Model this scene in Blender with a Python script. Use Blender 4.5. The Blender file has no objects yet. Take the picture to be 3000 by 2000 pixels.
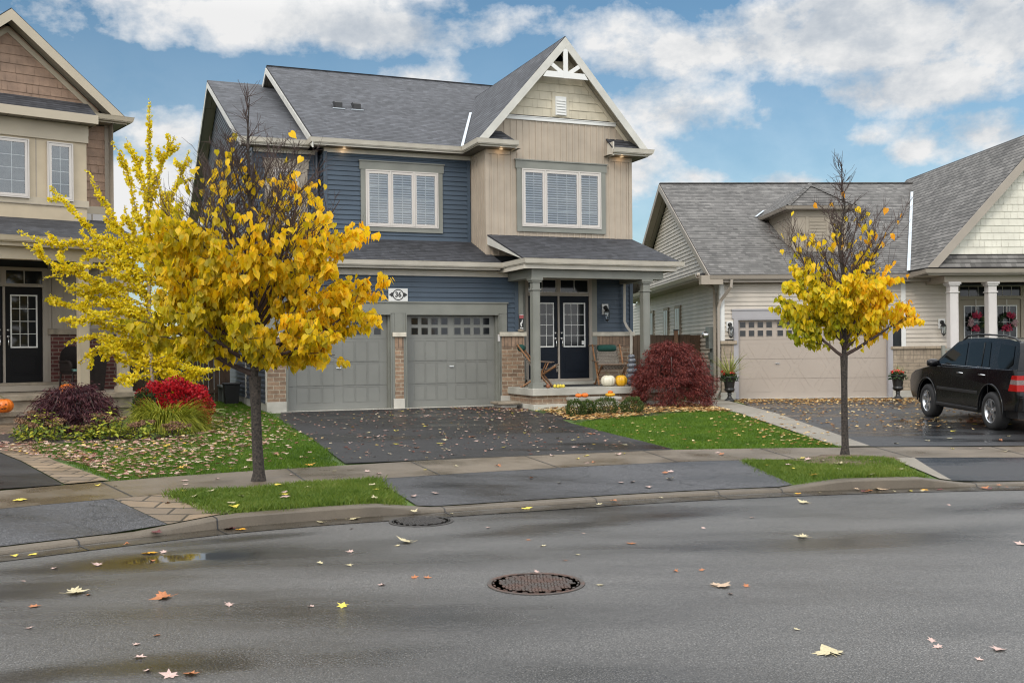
import bpy, bmesh, math, random
import numpy as np
from mathutils import Vector, Matrix
random.seed(7)
R=random.random
def U(a,b): return a+(b-a)*random.random()
sc=bpy.context.scene
COL=sc.collection
pi=math.pi
rad=math.radians
# ------------------------------------------------------------------ materials
def new_mat(name):
    m=bpy.data.materials.new(name); m.use_nodes=True
    nt=m.node_tree
    return m,nt,nt.nodes['Principled BSDF']
def nd(nt,t,**kw):
    n=nt.nodes.new(t)
    for k,v in kw.items():
        if k in n.inputs.keys(): n.inputs[k].default_value=v
        else: setattr(n,k,v)
    return n
def lk(nt,a,b): nt.links.new(a,b)
def ramp(nt,fac,stops):
    r=nt.nodes.new('ShaderNodeValToRGB')
    el=r.color_ramp.elements
    while len(el)<len(stops): el.new(.5)
    for e,(p,c) in zip(el,stops):
        e.position=p; e.color=(*c,1) if len(c)==3 else c
    if fac is not None: lk(nt,fac,r.inputs[0])
    return r
def sc3(c,k): return tuple(min(1,x*k) for x in c)
def plain(name,col,rough=.6,var=.15,scale=6.,metal=0.,bump=0.,spec=.5,bscale=60.):
    m,nt,b=new_mat(name)
    tc=nd(nt,'ShaderNodeTexCoord')
    n=nd(nt,'ShaderNodeTexNoise',Scale=scale,Detail=6.)
    lk(nt,tc.outputs['Object'],n.inputs['Vector'])
    r=ramp(nt,n.outputs['Fac'],[(.3,sc3(col,1-var)),(.7,sc3(col,1+var))])
    lk(nt,r.outputs[0],b.inputs['Base Color'])
    b.inputs['Roughness'].default_value=rough; b.inputs['Metallic'].default_value=metal
    b.inputs['Specular IOR Level'].default_value=spec
    if bump:
        n2=nd(nt,'ShaderNodeTexNoise',Scale=bscale,Detail=4.); lk(nt,tc.outputs['Object'],n2.inputs['Vector'])
        bp=nd(nt,'ShaderNodeBump',Strength=bump,Distance=.01); lk(nt,n2.outputs['Fac'],bp.inputs['Height']); lk(nt,bp.outputs[0],b.inputs['Normal'])
    return m
def uvnode(nt):
    n=nd(nt,'ShaderNodeUVMap'); n.uv_map='UVMap'; return n.outputs[0]
def brickmat(name,c1,c2,mortar,w,h,msize,rough=.8,bump=.6,bias=0.,noise=.35,offset=.5,squash=1.,nscale=1.2,spec=.3,msmooth=.1,wet=None,dist=.01):
    m,nt,b=new_mat(name)
    uv=uvnode(nt)
    wn=nd(nt,'ShaderNodeTexNoise',Scale=8.,Detail=2.); lk(nt,uv,wn.inputs['Vector'])
    br=nd(nt,'ShaderNodeTexBrick',Scale=1.); br.offset=offset; br.squash=squash
    br.inputs['Color1'].default_value=(*c1,1); br.inputs['Color2'].default_value=(*c2,1); br.inputs['Mortar'].default_value=(*mortar,1)
    br.inputs['Brick Width'].default_value=w; br.inputs['Row Height'].default_value=h; br.inputs['Mortar Size'].default_value=msize; br.inputs['Mortar Smooth'].default_value=msmooth; br.inputs['Bias'].default_value=bias
    lk(nt,uv,br.inputs['Vector'])
    n=nd(nt,'ShaderNodeTexNoise',Scale=nscale,Detail=8.,Roughness=.65); lk(nt,uv,n.inputs['Vector'])
    r=ramp(nt,n.outputs['Fac'],[(.25,(1-noise,)*3),(.75,(1+noise,)*3)])
    mx=nd(nt,'ShaderNodeMix'); mx.data_type='RGBA'; mx.blend_type='MULTIPLY'; mx.inputs[0].default_value=1.
    lk(nt,br.outputs['Color'],mx.inputs[6]); lk(nt,r.outputs[0],mx.inputs[7])
    lk(nt,mx.outputs[2],b.inputs['Base Color'])
    b.inputs['Roughness'].default_value=rough; b.inputs['Specular IOR Level'].default_value=spec
    if wet:
        r2=ramp(nt,n.outputs['Fac'],[(.35,(wet[0],)*3),(.7,(wet[1],)*3)]); lk(nt,r2.outputs[0],b.inputs['Roughness'])
    bp=nd(nt,'ShaderNodeBump',Strength=bump,Distance=dist); bp.invert=True
    lk(nt,br.outputs['Fac'],bp.inputs['Height']); lk(nt,bp.outputs[0],b.inputs['Normal'])
    return m
def shingle(name,base,dark,rough=.55,streak=.12):
    """laminated asphalt shingles: courses with random tabs, a shadow line under each course"""
    m,nt,b=new_mat(name)
    uv=uvnode(nt)
    def brick(w,h,off,c1,c2,mo,ms,bias=0.):
        br=nd(nt,'ShaderNodeTexBrick',Scale=1.); br.offset=off; br.offset_frequency=2; br.squash=1.
        br.inputs['Color1'].default_value=(*c1,1); br.inputs['Color2'].default_value=(*c2,1); br.inputs['Mortar'].default_value=(*mo,1)
        br.inputs['Brick Width'].default_value=w; br.inputs['Row Height'].default_value=h; br.inputs['Mortar Size'].default_value=ms; br.inputs['Mortar Smooth'].default_value=.0; br.inputs['Bias'].default_value=bias
        lk(nt,uv,br.inputs['Vector']); return br
    b1=brick(.31,.143,.37,sc3(base,.84),sc3(base,1.16),sc3(base,.9),.0)
    b2=brick(.135,.143,.61,(.72,)*3,(1.28,)*3,(1,1,1),.0)
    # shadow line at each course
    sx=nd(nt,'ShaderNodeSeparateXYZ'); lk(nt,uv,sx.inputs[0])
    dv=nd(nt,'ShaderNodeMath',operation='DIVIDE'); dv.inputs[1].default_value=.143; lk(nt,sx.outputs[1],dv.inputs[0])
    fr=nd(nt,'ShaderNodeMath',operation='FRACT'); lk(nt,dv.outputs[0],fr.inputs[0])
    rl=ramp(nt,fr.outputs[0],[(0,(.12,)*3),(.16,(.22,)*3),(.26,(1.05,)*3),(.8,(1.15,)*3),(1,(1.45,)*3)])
    n=nd(nt,'ShaderNodeTexNoise',Scale=.8,Detail=8.,Roughness=.6); lk(nt,uv,n.inputs['Vector'])
    rn=ramp(nt,n.outputs['Fac'],[(.3,(1-streak,)*3),(.7,(1+streak,)*3)])
    gr=nd(nt,'ShaderNodeTexNoise',Scale=90.,Detail=3.); lk(nt,uv,gr.inputs['Vector'])
    rg=ramp(nt,gr.outputs['Fac'],[(.3,(.75,)*3),(.7,(1.25,)*3)])
    cur=b1.outputs['Color']
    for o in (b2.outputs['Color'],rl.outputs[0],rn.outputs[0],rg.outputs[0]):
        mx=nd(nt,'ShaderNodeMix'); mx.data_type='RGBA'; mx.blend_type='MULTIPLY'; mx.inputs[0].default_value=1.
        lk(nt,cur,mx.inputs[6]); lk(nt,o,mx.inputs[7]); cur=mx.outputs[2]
    lk(nt,cur,b.inputs['Base Color'])
    bw=nd(nt,'ShaderNodeRGBToBW'); lk(nt,b1.outputs['Color'],bw.inputs[0])
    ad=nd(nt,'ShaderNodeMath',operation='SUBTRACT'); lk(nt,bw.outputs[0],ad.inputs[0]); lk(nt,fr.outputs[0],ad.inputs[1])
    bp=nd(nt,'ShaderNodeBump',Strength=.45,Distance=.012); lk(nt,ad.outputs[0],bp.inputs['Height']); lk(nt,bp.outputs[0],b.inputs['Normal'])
    b.inputs['Roughness'].default_value=rough; b.inputs['Specular IOR Level'].default_value=.3
    return m
M={}
M['blue']=plain('blue_vinyl',(.050,.072,.100),.48,.1,1.5,spec=.35)
M['slate']=plain('blue_grey_vinyl',(.055,.065,.085),.45,.1,1.5,spec=.4)
M['beige']=plain('beige_board',(.36,.30,.235),.6,.11,2.)
M['cream']=plain('cream_shake',(.50,.45,.345),.6,.10,3.)
M['white']=plain('white_trim',(.47,.46,.42),.5,.10,3.)
M['offwhite']=plain('almond_aluminium',(.50,.465,.40),.35,.10,3.)
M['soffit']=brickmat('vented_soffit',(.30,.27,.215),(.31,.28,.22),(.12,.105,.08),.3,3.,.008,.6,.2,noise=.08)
M['greytrim']=plain('grey_green_trim',(.175,.178,.155),.5,.12,2.)
M['gdoor']=plain('grey_green_door',(.172,.174,.158),.45,.10,1.2)
M['taupe']=plain('taupe_trim',(.28,.245,.205),.5,.06,2.)
M['navy']=plain('navy_door',(.006,.009,.015),.5,.2,2.,spec=.15)
M['blackdoor']=plain('black_door',(.007,.007,.008),.5,.2,2.,spec=.15)
M['winframe']=plain('window_vinyl',(.50,.465,.43),.4,.03,2.)
M['muntin']=plain('white_muntin',(.62,.62,.60),.4,.03,2.)
M['shutter']=plain('white_shutter',(.60,.62,.63),.5,.03,2.)
M['inside']=plain('dark_interior',(.035,.04,.045),.9,.2,2.)
M['curtain']=plain('grey_curtain',(.10,.115,.12),.9,.3,9.)
M['brick']=brickmat('tan_brick',(.29,.195,.13),(.17,.115,.08),(.33,.28,.21),.26,.092,.009,.85,.5,noise=.35,nscale=9.)
M['soldier']=brickmat('tan_brick_soldier',(.28,.19,.13),(.19,.13,.09),(.12,.09,.07),.092,.26,.008,.85,.5,offset=0.,noise=.35,nscale=9.)
M['redbrick']=brickmat('red_brick',(.10,.03,.024),(.065,.023,.02),(.16,.12,.10),.24,.085,.01,.8,.5,noise=.3,nscale=6.)
M['sandbrick']=brickmat('sand_brick',(.33,.27,.20),(.25,.205,.155),(.2,.17,.13),.30,.092,.008,.85,.5,noise=.3,nscale=6.)
M['sandsold']=brickmat('sand_brick_soldier',(.33,.27,.20),(.26,.21,.16),(.2,.17,.13),.092,.30,.008,.85,.5,offset=0.,noise=.3,nscale=6.)
M['stone']=plain('limestone',(.50,.46,.38),.8,.18,7.,bump=.5,bscale=25.)
M['stonedark']=plain('weathered_limestone',(.24,.20,.15),.75,.3,5.,bump=.5,bscale=25.)
M['conc']=plain('pale_concrete',(.42,.40,.35),.8,.2,3.,bump=.3,bscale=40.)
M['porchconc']=plain('porch_concrete',(.33,.32,.28),.7,.25,2.,bump=.2,bscale=40.)
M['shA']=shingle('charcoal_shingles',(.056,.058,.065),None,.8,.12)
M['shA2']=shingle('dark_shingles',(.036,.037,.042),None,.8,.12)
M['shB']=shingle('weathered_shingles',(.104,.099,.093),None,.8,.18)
M['shEdge']=plain('shingle_edge',(.018,.018,.022),.7,.2)
M['flash']=plain('metal_flashing',(.40,.44,.48),.55,.08,3.)
M['blackmetal']=plain('black_metal',(.012,.012,.012),.4,.2,4.)
M['blackplastic']=plain('black_plastic',(.01,.01,.011),.5,.2,4.)
M['greymetal']=plain('grey_meter_metal',(.16,.175,.165),.45,.12,4.,metal=.3)
M['chrome']=plain('bright_metal',(.7,.7,.7),.18,.05,3.,metal=1.)
M['wicker']=brickmat('dark_wicker',(.035,.024,.02),(.022,.016,.014),(.006,.005,.005),.05,.022,.004,.6,.6,noise=.3)
M['teal']=plain('teal_cushion',(.16,.30,.27),.9,.1)
M['green']=plain('dark_green_canvas',(.006,.055,.042),.85,.15,20.,bump=.2)
M['rope']=brickmat('cotton_rope_net',(.42,.39,.33),(.30,.27,.22),(.07,.055,.045),.018,.035,.005,.9,.8,noise=.3)
M['wood']=plain('oiled_wood',(.23,.11,.045),.5,.3,12.)
M['wooddk']=plain('greyed_wood',(.13,.085,.055),.6,.3,12.)
M['bark']=plain('rough_bark',(.055,.045,.036),.85,.55,45.,bump=.9,bscale=90.)
M['barkL']=plain('lichened_bark',(.030,.0235,.019),.85,.9,42.,bump=.9,bscale=60.)
M['ginkgobark']=plain('pale_bark',(.24,.20,.16),.85,.35,40.,bump=.6)
M['twig']=plain('dark_twig',(.052,.032,.027),.8,.3,20.)
M['fence']=plain('stained_fence',(.085,.052,.033),.75,.35,3.,bump=.3)
M['fencepost']=plain('brown_fence_post',(.13,.065,.032),.7,.3,3.)
M['beigesiding']=plain('beige_vinyl',(.46,.415,.355),.42,.11,1.5)
M['whitesiding']=plain('ivory_shake',(.58,.56,.48),.55,.12,2.)
M['brownshake']=plain('brown_shake',(.27,.175,.12),.65,.2,5.,bump=.3)
M['tanpanel']=plain('tan_panel',(.43,.355,.25),.6,.09,2.)
M['tantrim']=plain('tan_trim',(.40,.345,.26),.5,.05,2.)
M['tan2']=plain('grey_tan_board',(.30,.26,.21),.6,.06,2.)
M['pinkdoor']=plain('taupe_garage_door',(.34,.29,.245),.45,.04,1.2)
M['lilac']=plain('grey_lilac_trim',(.31,.30,.31),.5,.05,2.)
M['mauve']=plain('pale_column',(.50,.475,.46),.5,.05,2.)
M['dormer']=plain('taupe_stucco',(.30,.26,.205),.7,.06,2.)
def glassmat(name,tint=(1,1,1),boost=.07,rough=.02):
    m=bpy.data.materials.new(name); m.use_nodes=True; nt=m.node_tree; nt.nodes.clear()
    o=nd(nt,'ShaderNodeOutputMaterial'); tr=nd(nt,'ShaderNodeBsdfTransparent'); tr.inputs[0].default_value=(*tint,1)
    gl=nd(nt,'ShaderNodeBsdfGlossy'); gl.inputs['Roughness'].default_value=rough; gl.inputs['Color'].default_value=(.9,.95,1,1)
    fr=nd(nt,'ShaderNodeFresnel',IOR=1.5)
    ad=nd(nt,'ShaderNodeMath',operation='ADD'); ad.inputs[1].default_value=boost; lk(nt,fr.outputs[0],ad.inputs[0])
    mx=nd(nt,'ShaderNodeMixShader'); lk(nt,ad.outputs[0],mx.inputs[0]); lk(nt,tr.outputs[0],mx.inputs[1]); lk(nt,gl.outputs[0],mx.inputs[2]); lk(nt,mx.outputs[0],o.inputs[0])
    return m
M['glass']=glassmat('window_glass',(.82,.86,.88),.07)
M['clearglass']=glassmat('lamp_glass',(.9,.92,.93),.06)
m,nt,b=new_mat('dark_glass'); b.inputs['Base Color'].default_value=(.012,.014,.016,1); b.inputs['Roughness'].default_value=.06; b.inputs['Specular IOR Level'].default_value=.38; M['darkglass']=m
m,nt,b=new_mat('car_paint'); b.inputs['Base Color'].default_value=(.003,.0034,.0045,1); b.inputs['Roughness'].default_value=.16; b.inputs['Coat Weight'].default_value=.1; b.inputs['Specular IOR Level'].default_value=.3; b.inputs['Coat Roughness'].default_value=.04
n=nd(nt,'ShaderNodeTexNoise',Scale=90.,Detail=2.); r=ramp(nt,n.outputs['Fac'],[(.35,(.1,)*3),(.75,(.32,)*3)]); lk(nt,r.outputs[0],b.inputs['Roughness'])
M['paint']=m
m,nt,b=new_mat('car_glass'); b.inputs['Base Color'].default_value=(.006,.007,.007,1); b.inputs['Roughness'].default_value=.03; b.inputs['Specular IOR Level'].default_value=.16; M['carglass']=m
M['rubber']=plain('tyre_rubber',(.010,.010,.011),.75,.2,8.)
M['alloy']=plain('alloy_wheel',(.50,.51,.53),.22,.08,6.,metal=.9)
M['redlens']=plain('red_lens',(.30,.006,.005),.12,.1,30.,spec=.6)
M['whitelens']=plain('clear_lens',(.17,.13,.125),.12,.4,40.,spec=.6)
# --- leaves
def leafmat(name,stops,trans=.45,rough=.5,posramp=None):
    m=bpy.data.materials.new(name); m.use_nodes=True; nt=m.node_tree; nt.nodes.clear()
    o=nd(nt,'ShaderNodeOutputMaterial')
    g=nd(nt,'ShaderNodeNewGeometry')
    fac=g.outputs['Random Per Island']
    if posramp:   # colour drifts across the crown: greener where the crown is still green
        tc=nd(nt,'ShaderNodeTexCoord'); dt=nd(nt,'ShaderNodeVectorMath',operation='DOT_PRODUCT'); dt.inputs[1].default_value=posramp[0]; lk(nt,tc.outputs['Object'],dt.inputs[0])
        n=nd(nt,'ShaderNodeTexNoise',Scale=1.6,Detail=2.); lk(nt,tc.outputs['Object'],n.inputs['Vector'])
        a=nd(nt,'ShaderNodeMath',operation='ADD'); lk(nt,dt.outputs['Value'],a.inputs[0]); a.inputs[1].default_value=posramp[1]
        b2=nd(nt,'ShaderNodeMath',operation='MULTIPLY_ADD'); lk(nt,n.outputs['Fac'],b2.inputs[0]); b2.inputs[1].default_value=.7; lk(nt,a.outputs[0],b2.inputs[2])
        c2=nd(nt,'ShaderNodeMath',operation='MULTIPLY_ADD'); lk(nt,fac,c2.inputs[0]); c2.inputs[1].default_value=.45; lk(nt,b2.outputs[0],c2.inputs[2]); c2.use_clamp=True
        fac=c2.outputs[0]
    r=ramp(nt,fac,stops)
    di=nd(nt,'ShaderNodeBsdfDiffuse'); tl=nd(nt,'ShaderNodeBsdfTranslucent'); gl=nd(nt,'ShaderNodeBsdfGlossy'); gl.inputs['Roughness'].default_value=rough; gl.inputs['Color'].default_value=(.9,.9,.9,1)
    lk(nt,r.outputs[0],di.inputs[0]); lk(nt,r.outputs[0],tl.inputs[0])
    m1=nd(nt,'ShaderNodeMixShader'); m1.inputs[0].default_value=trans; lk(nt,di.outputs[0],m1.inputs[1]); lk(nt,tl.outputs[0],m1.inputs[2])
    m2=nd(nt,'ShaderNodeMixShader'); m2.inputs[0].default_value=.02; lk(nt,m1.outputs[0],m2.inputs[1]); lk(nt,gl.outputs[0],m2.inputs[2]); lk(nt,m2.outputs[0],o.inputs[0])
    return m
M['leafL']=leafmat('autumn_leaf',[(.0,(.30,.27,.008)),(.25,(.56,.44,.008)),(.5,(.88,.60,.01)),(.75,(1.,.60,.012)),(.93,(.88,.38,.012)),(1,(.42,.16,.02))],.58,posramp=((.13,0,.09),-.42))
M['leafR']=leafmat('autumn_leaf_lime',[(.0,(.19,.24,.008)),(.3,(.42,.40,.01)),(.55,(.76,.58,.01)),(.8,(.92,.60,.012)),(1,(.80,.34,.015))],.5,posramp=((.24,0,.20),-.44))
M['ginkgo']=leafmat('ginkgo_leaf',[(.0,(.52,.46,.012)),(.4,(.70,.57,.012)),(.8,(.82,.63,.015)),(1,(.88,.70,.04))])
M['redmaple']=leafmat('wine_red_leaf',[(.0,(.045,.009,.009)),(.5,(.13,.024,.021)),(.85,(.22,.048,.038)),(1,(.32,.10,.075))],.35)
M['darkmaple']=leafmat('dark_purple_leaf',[(.0,(.018,.005,.009)),(.5,(.05,.012,.018)),(.9,(.10,.03,.035)),(1,(.17,.08,.06))],.3)
M['scarlet']=leafmat('scarlet_leaf',[(.0,(.16,.004,.008)),(.5,(.38,.008,.015)),(1,(.55,.02,.03))],.4)
M['crimson']=leafmat('crimson_leaf',[(.0,(.12,.008,.02)),(.5,(.25,.02,.045)),(1,(.40,.06,.09))],.4)
M['box']=leafmat('boxwood_leaf',[(.0,(.02,.04,.010)),(.5,(.06,.10,.02)),(.9,(.08,.11,.025)),(1,(.16,.12,.03))],.25)
M['cedar']=leafmat('cedar_leaf',[(.0,(.008,.022,.008)),(.6,(.02,.045,.013)),(1,(.05,.08,.02))],.2)
M['rust']=leafmat('rust_leaf',[(.0,(.10,.035,.018)),(.5,(.24,.085,.035)),(1,(.40,.16,.07))],.4)
M['sedum']=leafmat('sedum_leaf',[(.0,(.05,.09,.02)),(.4,(.14,.19,.03)),(.7,(.36,.38,.04)),(1,(.55,.48,.05))],.3)
M['sedumhead']=leafmat('dry_flower',[(.0,(.07,.035,.02)),(.6,(.17,.09,.05)),(1,(.28,.16,.09))],.1)
M['hosta']=leafmat('hosta_leaf',[(.0,(.10,.17,.05)),(.6,(.26,.33,.12)),(1,(.5,.5,.25))],.3)
M['goldgrass']=leafmat('golden_grass',[(.0,(.10,.13,.015)),(.5,(.24,.26,.02)),(1,(.42,.40,.05))],.35)
M['spike']=leafmat('spike_leaf',[(.0,(.12,.16,.03)),(.6,(.26,.29,.07)),(1,(.42,.38,.12))],.3)
M['redflower']=leafmat('red_petal',[(.0,(.45,.01,.02)),(.6,(.65,.03,.03)),(1,(.75,.2,.12))],.3)
M['pinkflower']=leafmat('pink_petal',[(.0,(.28,.01,.04)),(.5,(.38,.02,.07)),(1,(.5,.06,.1))],.3)
M['palepink']=leafmat('pale_pink_petal',[(.0,(.35,.2,.22)),(1,(.55,.38,.38))],.3)
M['greenleaf']=leafmat('dark_green_leaf',[(.0,(.015,.04,.012)),(1,(.05,.09,.03))],.3)
M['grassblade']=leafmat('grass_blade',[(.0,(.032,.075,.008)),(.35,(.065,.135,.011)),(.7,(.11,.19,.014)),(.93,(.17,.24,.03)),(1,(.30,.28,.10))],.3,posramp=((0,0,0),-.08))
M['grassblade2']=leafmat('boulevard_grass_blade',[(.0,(.04,.085,.010)),(.4,(.085,.145,.016)),(.75,(.15,.20,.028)),(1,(.34,.30,.13))],.3,posramp=((0,0,0),-.05))
M['litterP']=leafmat('pale_pink_litter',[(.0,(.12,.03,.02)),(.3,(.32,.16,.12)),(.65,(.47,.32,.27)),(.88,(.55,.46,.32)),(1,(.58,.36,.03))],.15)
M['litterY']=leafmat('golden_litter',[(.0,(.16,.07,.03)),(.35,(.42,.22,.07)),(.7,(.60,.40,.16)),(1,(.68,.55,.32))],.15)
for k,c in dict(pale=(.43,.37,.22),pink=(.42,.29,.25),gold=(.62,.30,.015),yellow=(.58,.46,.05),orange=(.33,.11,.03),rustl=(.22,.075,.03),tan=(.42,.30,.20),maroon=(.09,.012,.014)).items():
    M['fl_'+k]=plain('fallen_leaf_'+k,c,.5,.22,14.)
def pumpkinmat(name,c,v=.18): return plain(name,c,.35,v,9.)
M['orange']=pumpkinmat('orange_pumpkin',(.62,.14,.008)); M['whitep']=pumpkinmat('white_pumpkin',(.62,.58,.46),.08); M['yellowp']=pumpkinmat('yellow_pumpkin',(.62,.33,.012)); M['bluep']=pumpkinmat('blue_grey_pumpkin',(.12,.13,.15)); M['stem']=plain('dry_stem',(.12,.10,.05),.7,.3)
M['carve']=plain('carved_hollow',(.05,.012,.004),.8,.2)
M['mulch']=plain('dark_mulch',(.03,.02,.015),.9,.5,30.,bump=1.)
M['rubbermat']=plain('dark_door_mat',(.02,.022,.024),.6,.3,20.)
M['rust_iron']=None
# ground materials
def asphalt(name,base,r0,r1,patch=.5,grain=160.,glo=.5,stain=.35,bumps=.35,speck=.9,pools=(),cracks=0):
    m,nt,b=new_mat(name)
    tc=nd(nt,'ShaderNodeTexCoord'); P=tc.outputs['Object']
    mp=nd(nt,'ShaderNodeMapping'); mp.inputs['Rotation'].default_value=(0,0,-rad(14)); mp.inputs['Scale'].default_value=(.32,1.1,1); lk(nt,P,mp.inputs[0])
    wet=nd(nt,'ShaderNodeTexNoise',Scale=patch,Detail=6.,Roughness=.55); lk(nt,mp.outputs[0],wet.inputs['Vector'])
    wf=wet.outputs['Fac']
    for (px,py,rx,ry,k) in pools:      # places where the water stands
        sb=nd(nt,'ShaderNodeVectorMath',operation='SUBTRACT'); sb.inputs[1].default_value=(px,py,0); lk(nt,P,sb.inputs[0])
        ro=nd(nt,'ShaderNodeVectorRotate'); ro.inputs['Angle'].default_value=-rad(26); lk(nt,sb.outputs[0],ro.inputs['Vector'])
        mu=nd(nt,'ShaderNodeVectorMath',operation='MULTIPLY'); mu.inputs[1].default_value=(1/rx,1/ry,0); lk(nt,ro.outputs[0],mu.inputs[0])
        le=nd(nt,'ShaderNodeVectorMath',operation='LENGTH'); lk(nt,mu.outputs[0],le.inputs[0])
        rp_=ramp(nt,le.outputs['Value'],[(0,(k,)*3),(1,(0,)*3)])
        su=nd(nt,'ShaderNodeMath',operation='SUBTRACT'); lk(nt,wf,su.inputs[0]); lk(nt,rp_.outputs[0],su.inputs[1]); wf=su.outputs[0]
    g=nd(nt,'ShaderNodeTexNoise',Scale=grain,Detail=3.,Roughness=.7); lk(nt,P,g.inputs['Vector'])
    g3=nd(nt,'ShaderNodeTexNoise',Scale=grain*.28,Detail=5.,Roughness=.8); lk(nt,P,g3.inputs['Vector']); c4=ramp(nt,g3.outputs['Fac'],[(.34,(.78,)*3),(.5,(1,)*3),(.66,(1.26,)*3)])
    g2=nd(nt,'ShaderNodeTexVoronoi',Scale=grain*.62); lk(nt,P,g2.inputs['Vector'])
    c1=ramp(nt,wf,[(.22,sc3(base,.30)),(.36,sc3(base,1-stain)),(.60,sc3(base,1+stain*.8))])
    c2=ramp(nt,g.outputs['Fac'],[(.36,(.5,)*3),(.5,(1,)*3),(.66,(1+speck*1.6,)*3)])
    c3=ramp(nt,g2.outputs['Distance'],[(.0,(1+speck,)*3),(.35,(1,)*3),(.9,(.7,)*3)])
    cur=c1.outputs[0]
    for o in (c2.outputs[0],c3.outputs[0],c4.outputs[0]):
        mx=nd(nt,'ShaderNodeMix'); mx.data_type='RGBA'; mx.blend_type='MULTIPLY'; mx.inputs[0].default_value=1.
        lk(nt,cur,mx.inputs[6]); lk(nt,o,mx.inputs[7]); cur=mx.outputs[2]
    if cracks:
        wn_=nd(nt,'ShaderNodeTexNoise',Scale=2.2,Detail=4.); lk(nt,P,wn_.inputs['Vector'])
        va=nd(nt,'ShaderNodeVectorMath',operation='MULTIPLY_ADD'); va.inputs[1].default_value=(.9,.9,0); lk(nt,wn_.outputs['Color'],va.inputs[0]); lk(nt,P,va.inputs[2])
        vo=nd(nt,'ShaderNodeTexVoronoi',Scale=cracks); vo.feature='DISTANCE_TO_EDGE'; lk(nt,va.outputs[0],vo.inputs['Vector'])
        rc=ramp(nt,vo.outputs['Distance'],[(.0,(.30,)*3),(.012,(.75,)*3),(.02,(1,)*3)])
        mx=nd(nt,'ShaderNodeMix'); mx.data_type='RGBA'; mx.blend_type='MULTIPLY'; mx.inputs[0].default_value=.8
        lk(nt,cur,mx.inputs[6]); lk(nt,rc.outputs[0],mx.inputs[7]); cur=mx.outputs[2]
    lk(nt,cur,b.inputs['Base Color'])
    rr=ramp(nt,wf,[(.20,(.03,)*3),(.36,(r0,)*3),(.56,(r1,)*3)]); lk(nt,rr.outputs[0],b.inputs['Roughness'])
    b.inputs['Specular IOR Level'].default_value=glo
    # wet patches are filled with water: the stone texture flattens there
    hs=ramp(nt,wf,[(.20,(.0,)*3),(.36,(.3,)*3),(.52,(1,)*3)])
    ml=nd(nt,'ShaderNodeMath',operation='MULTIPLY'); ml.inputs[1].default_value=bumps; lk(nt,hs.outputs[0],ml.inputs[0])
    bp=nd(nt,'ShaderNodeBump',Distance=.008); lk(nt,g.outputs['Fac'],bp.inputs['Height']); lk(nt,ml.outputs[0],bp.inputs['Strength']); lk(nt,bp.outputs[0],b.inputs['Normal'])
    return m
M['road']=asphalt('wet_road_asphalt',(.066,.0635,.060),.17,.50,glo=.45,bumps=.75,stain=.38,grain=95.,speck=.95,pools=((-3.05,8.9,1.5,.55,.34),(-2.6,9.85,1.1,.22,.36),(-3.6,7.8,1.4,.5,.16),(-.3,9.9,3.2,.45,.13),(-1.9,5.9,.6,.35,.2),(-2.6,5.75,.9,.3,.24),(3.6,9.6,2.6,.5,.12),(1.2,10.8,2.0,.35,.12),(5.8,11.6,2.6,.5,.14),(2.9,6.6,1.2,.6,.08)))
M['drive']=asphalt('sealed_driveway_asphalt',(.019,.018,.018),.24,.6,patch=.7,glo=.3,stain=.3,speck=.6)
M['apron']=asphalt('apron_asphalt',(.037,.037,.039),.26,.56,patch=1.1,glo=.3,bumps=.8,stain=.45,grain=90.,speck=1.3,cracks=1.1)
M['puddle']=asphalt('wet_driveway_asphalt',(.014,.014,.015),.06,.5,patch=.9,glo=.45,stain=.35,speck=.5)
def concmat(name,base,r0,r1,sc_=.9,v=.3):
    m,nt,b=new_mat(name)
    tc=nd(nt,'ShaderNodeTexCoord'); P=tc.outputs['Object']
    w=nd(nt,'ShaderNodeTexNoise',Scale=sc_,Detail=7.,Roughness=.6); lk(nt,P,w.inputs['Vector'])
    g=nd(nt,'ShaderNodeTexNoise',Scale=120.,Detail=3.); lk(nt,P,g.inputs['Vector'])
    c=ramp(nt,w.outputs['Fac'],[(.33,sc3((base[0],base[1]*.96,base[2]*.86),1-v)),(.68,sc3(base,1+v*.7))])
    c2=ramp(nt,g.outputs['Fac'],[(.35,(.8,)*3),(.65,(1.2,)*3)])
    mx=nd(nt,'ShaderNodeMix'); mx.data_type='RGBA'; mx.blend_type='MULTIPLY'; mx.inputs[0].default_value=1.
    lk(nt,c.outputs[0],mx.inputs[6]); lk(nt,c2.outputs[0],mx.inputs[7]); lk(nt,mx.outputs[2],b.inputs['Base Color'])
    rr=ramp(nt,w.outputs['Fac'],[(.36,(r0,)*3),(.6,(r1,)*3)]); lk(nt,rr.outputs[0],b.inputs['Roughness'])
    bp=nd(nt,'ShaderNodeBump',Strength=.25,Distance=.004); lk(nt,g.outputs['Fac'],bp.inputs['Height']); lk(nt,bp.outputs[0],b.inputs['Normal'])
    return m
M['walk']=concmat('damp_sidewalk_concrete',(.115,.090,.062),.22,.55)
M['kerb']=concmat('damp_kerb_concrete',(.100,.082,.061),.35,.7,1.5)
M['path']=concmat('dry_path_concrete',(.20,.18,.15),.5,.75,1.2,.2)
M['paver']=brickmat('stone_pavers',(.215,.155,.10),(.13,.10,.072),(.035,.028,.02),.44,.27,.014,.5,.6,noise=.25,nscale=2.,wet=(.35,.65))
M['gutterwet']=concmat('wet_gutter_concrete',(.045,.038,.029),.06,.4,2.5,.35)
M['soil']=plain('lawn_soil',(.05,.085,.014),.95,.4,3.,bump=.8,bscale=40.)
M['dirt']=plain('bare_dirt',(.10,.07,.045),.95,.35,6.,bump=.8,bscale=40.)
m,nt,b=new_mat('rusty_iron'); uv=uvnode(nt)
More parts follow.
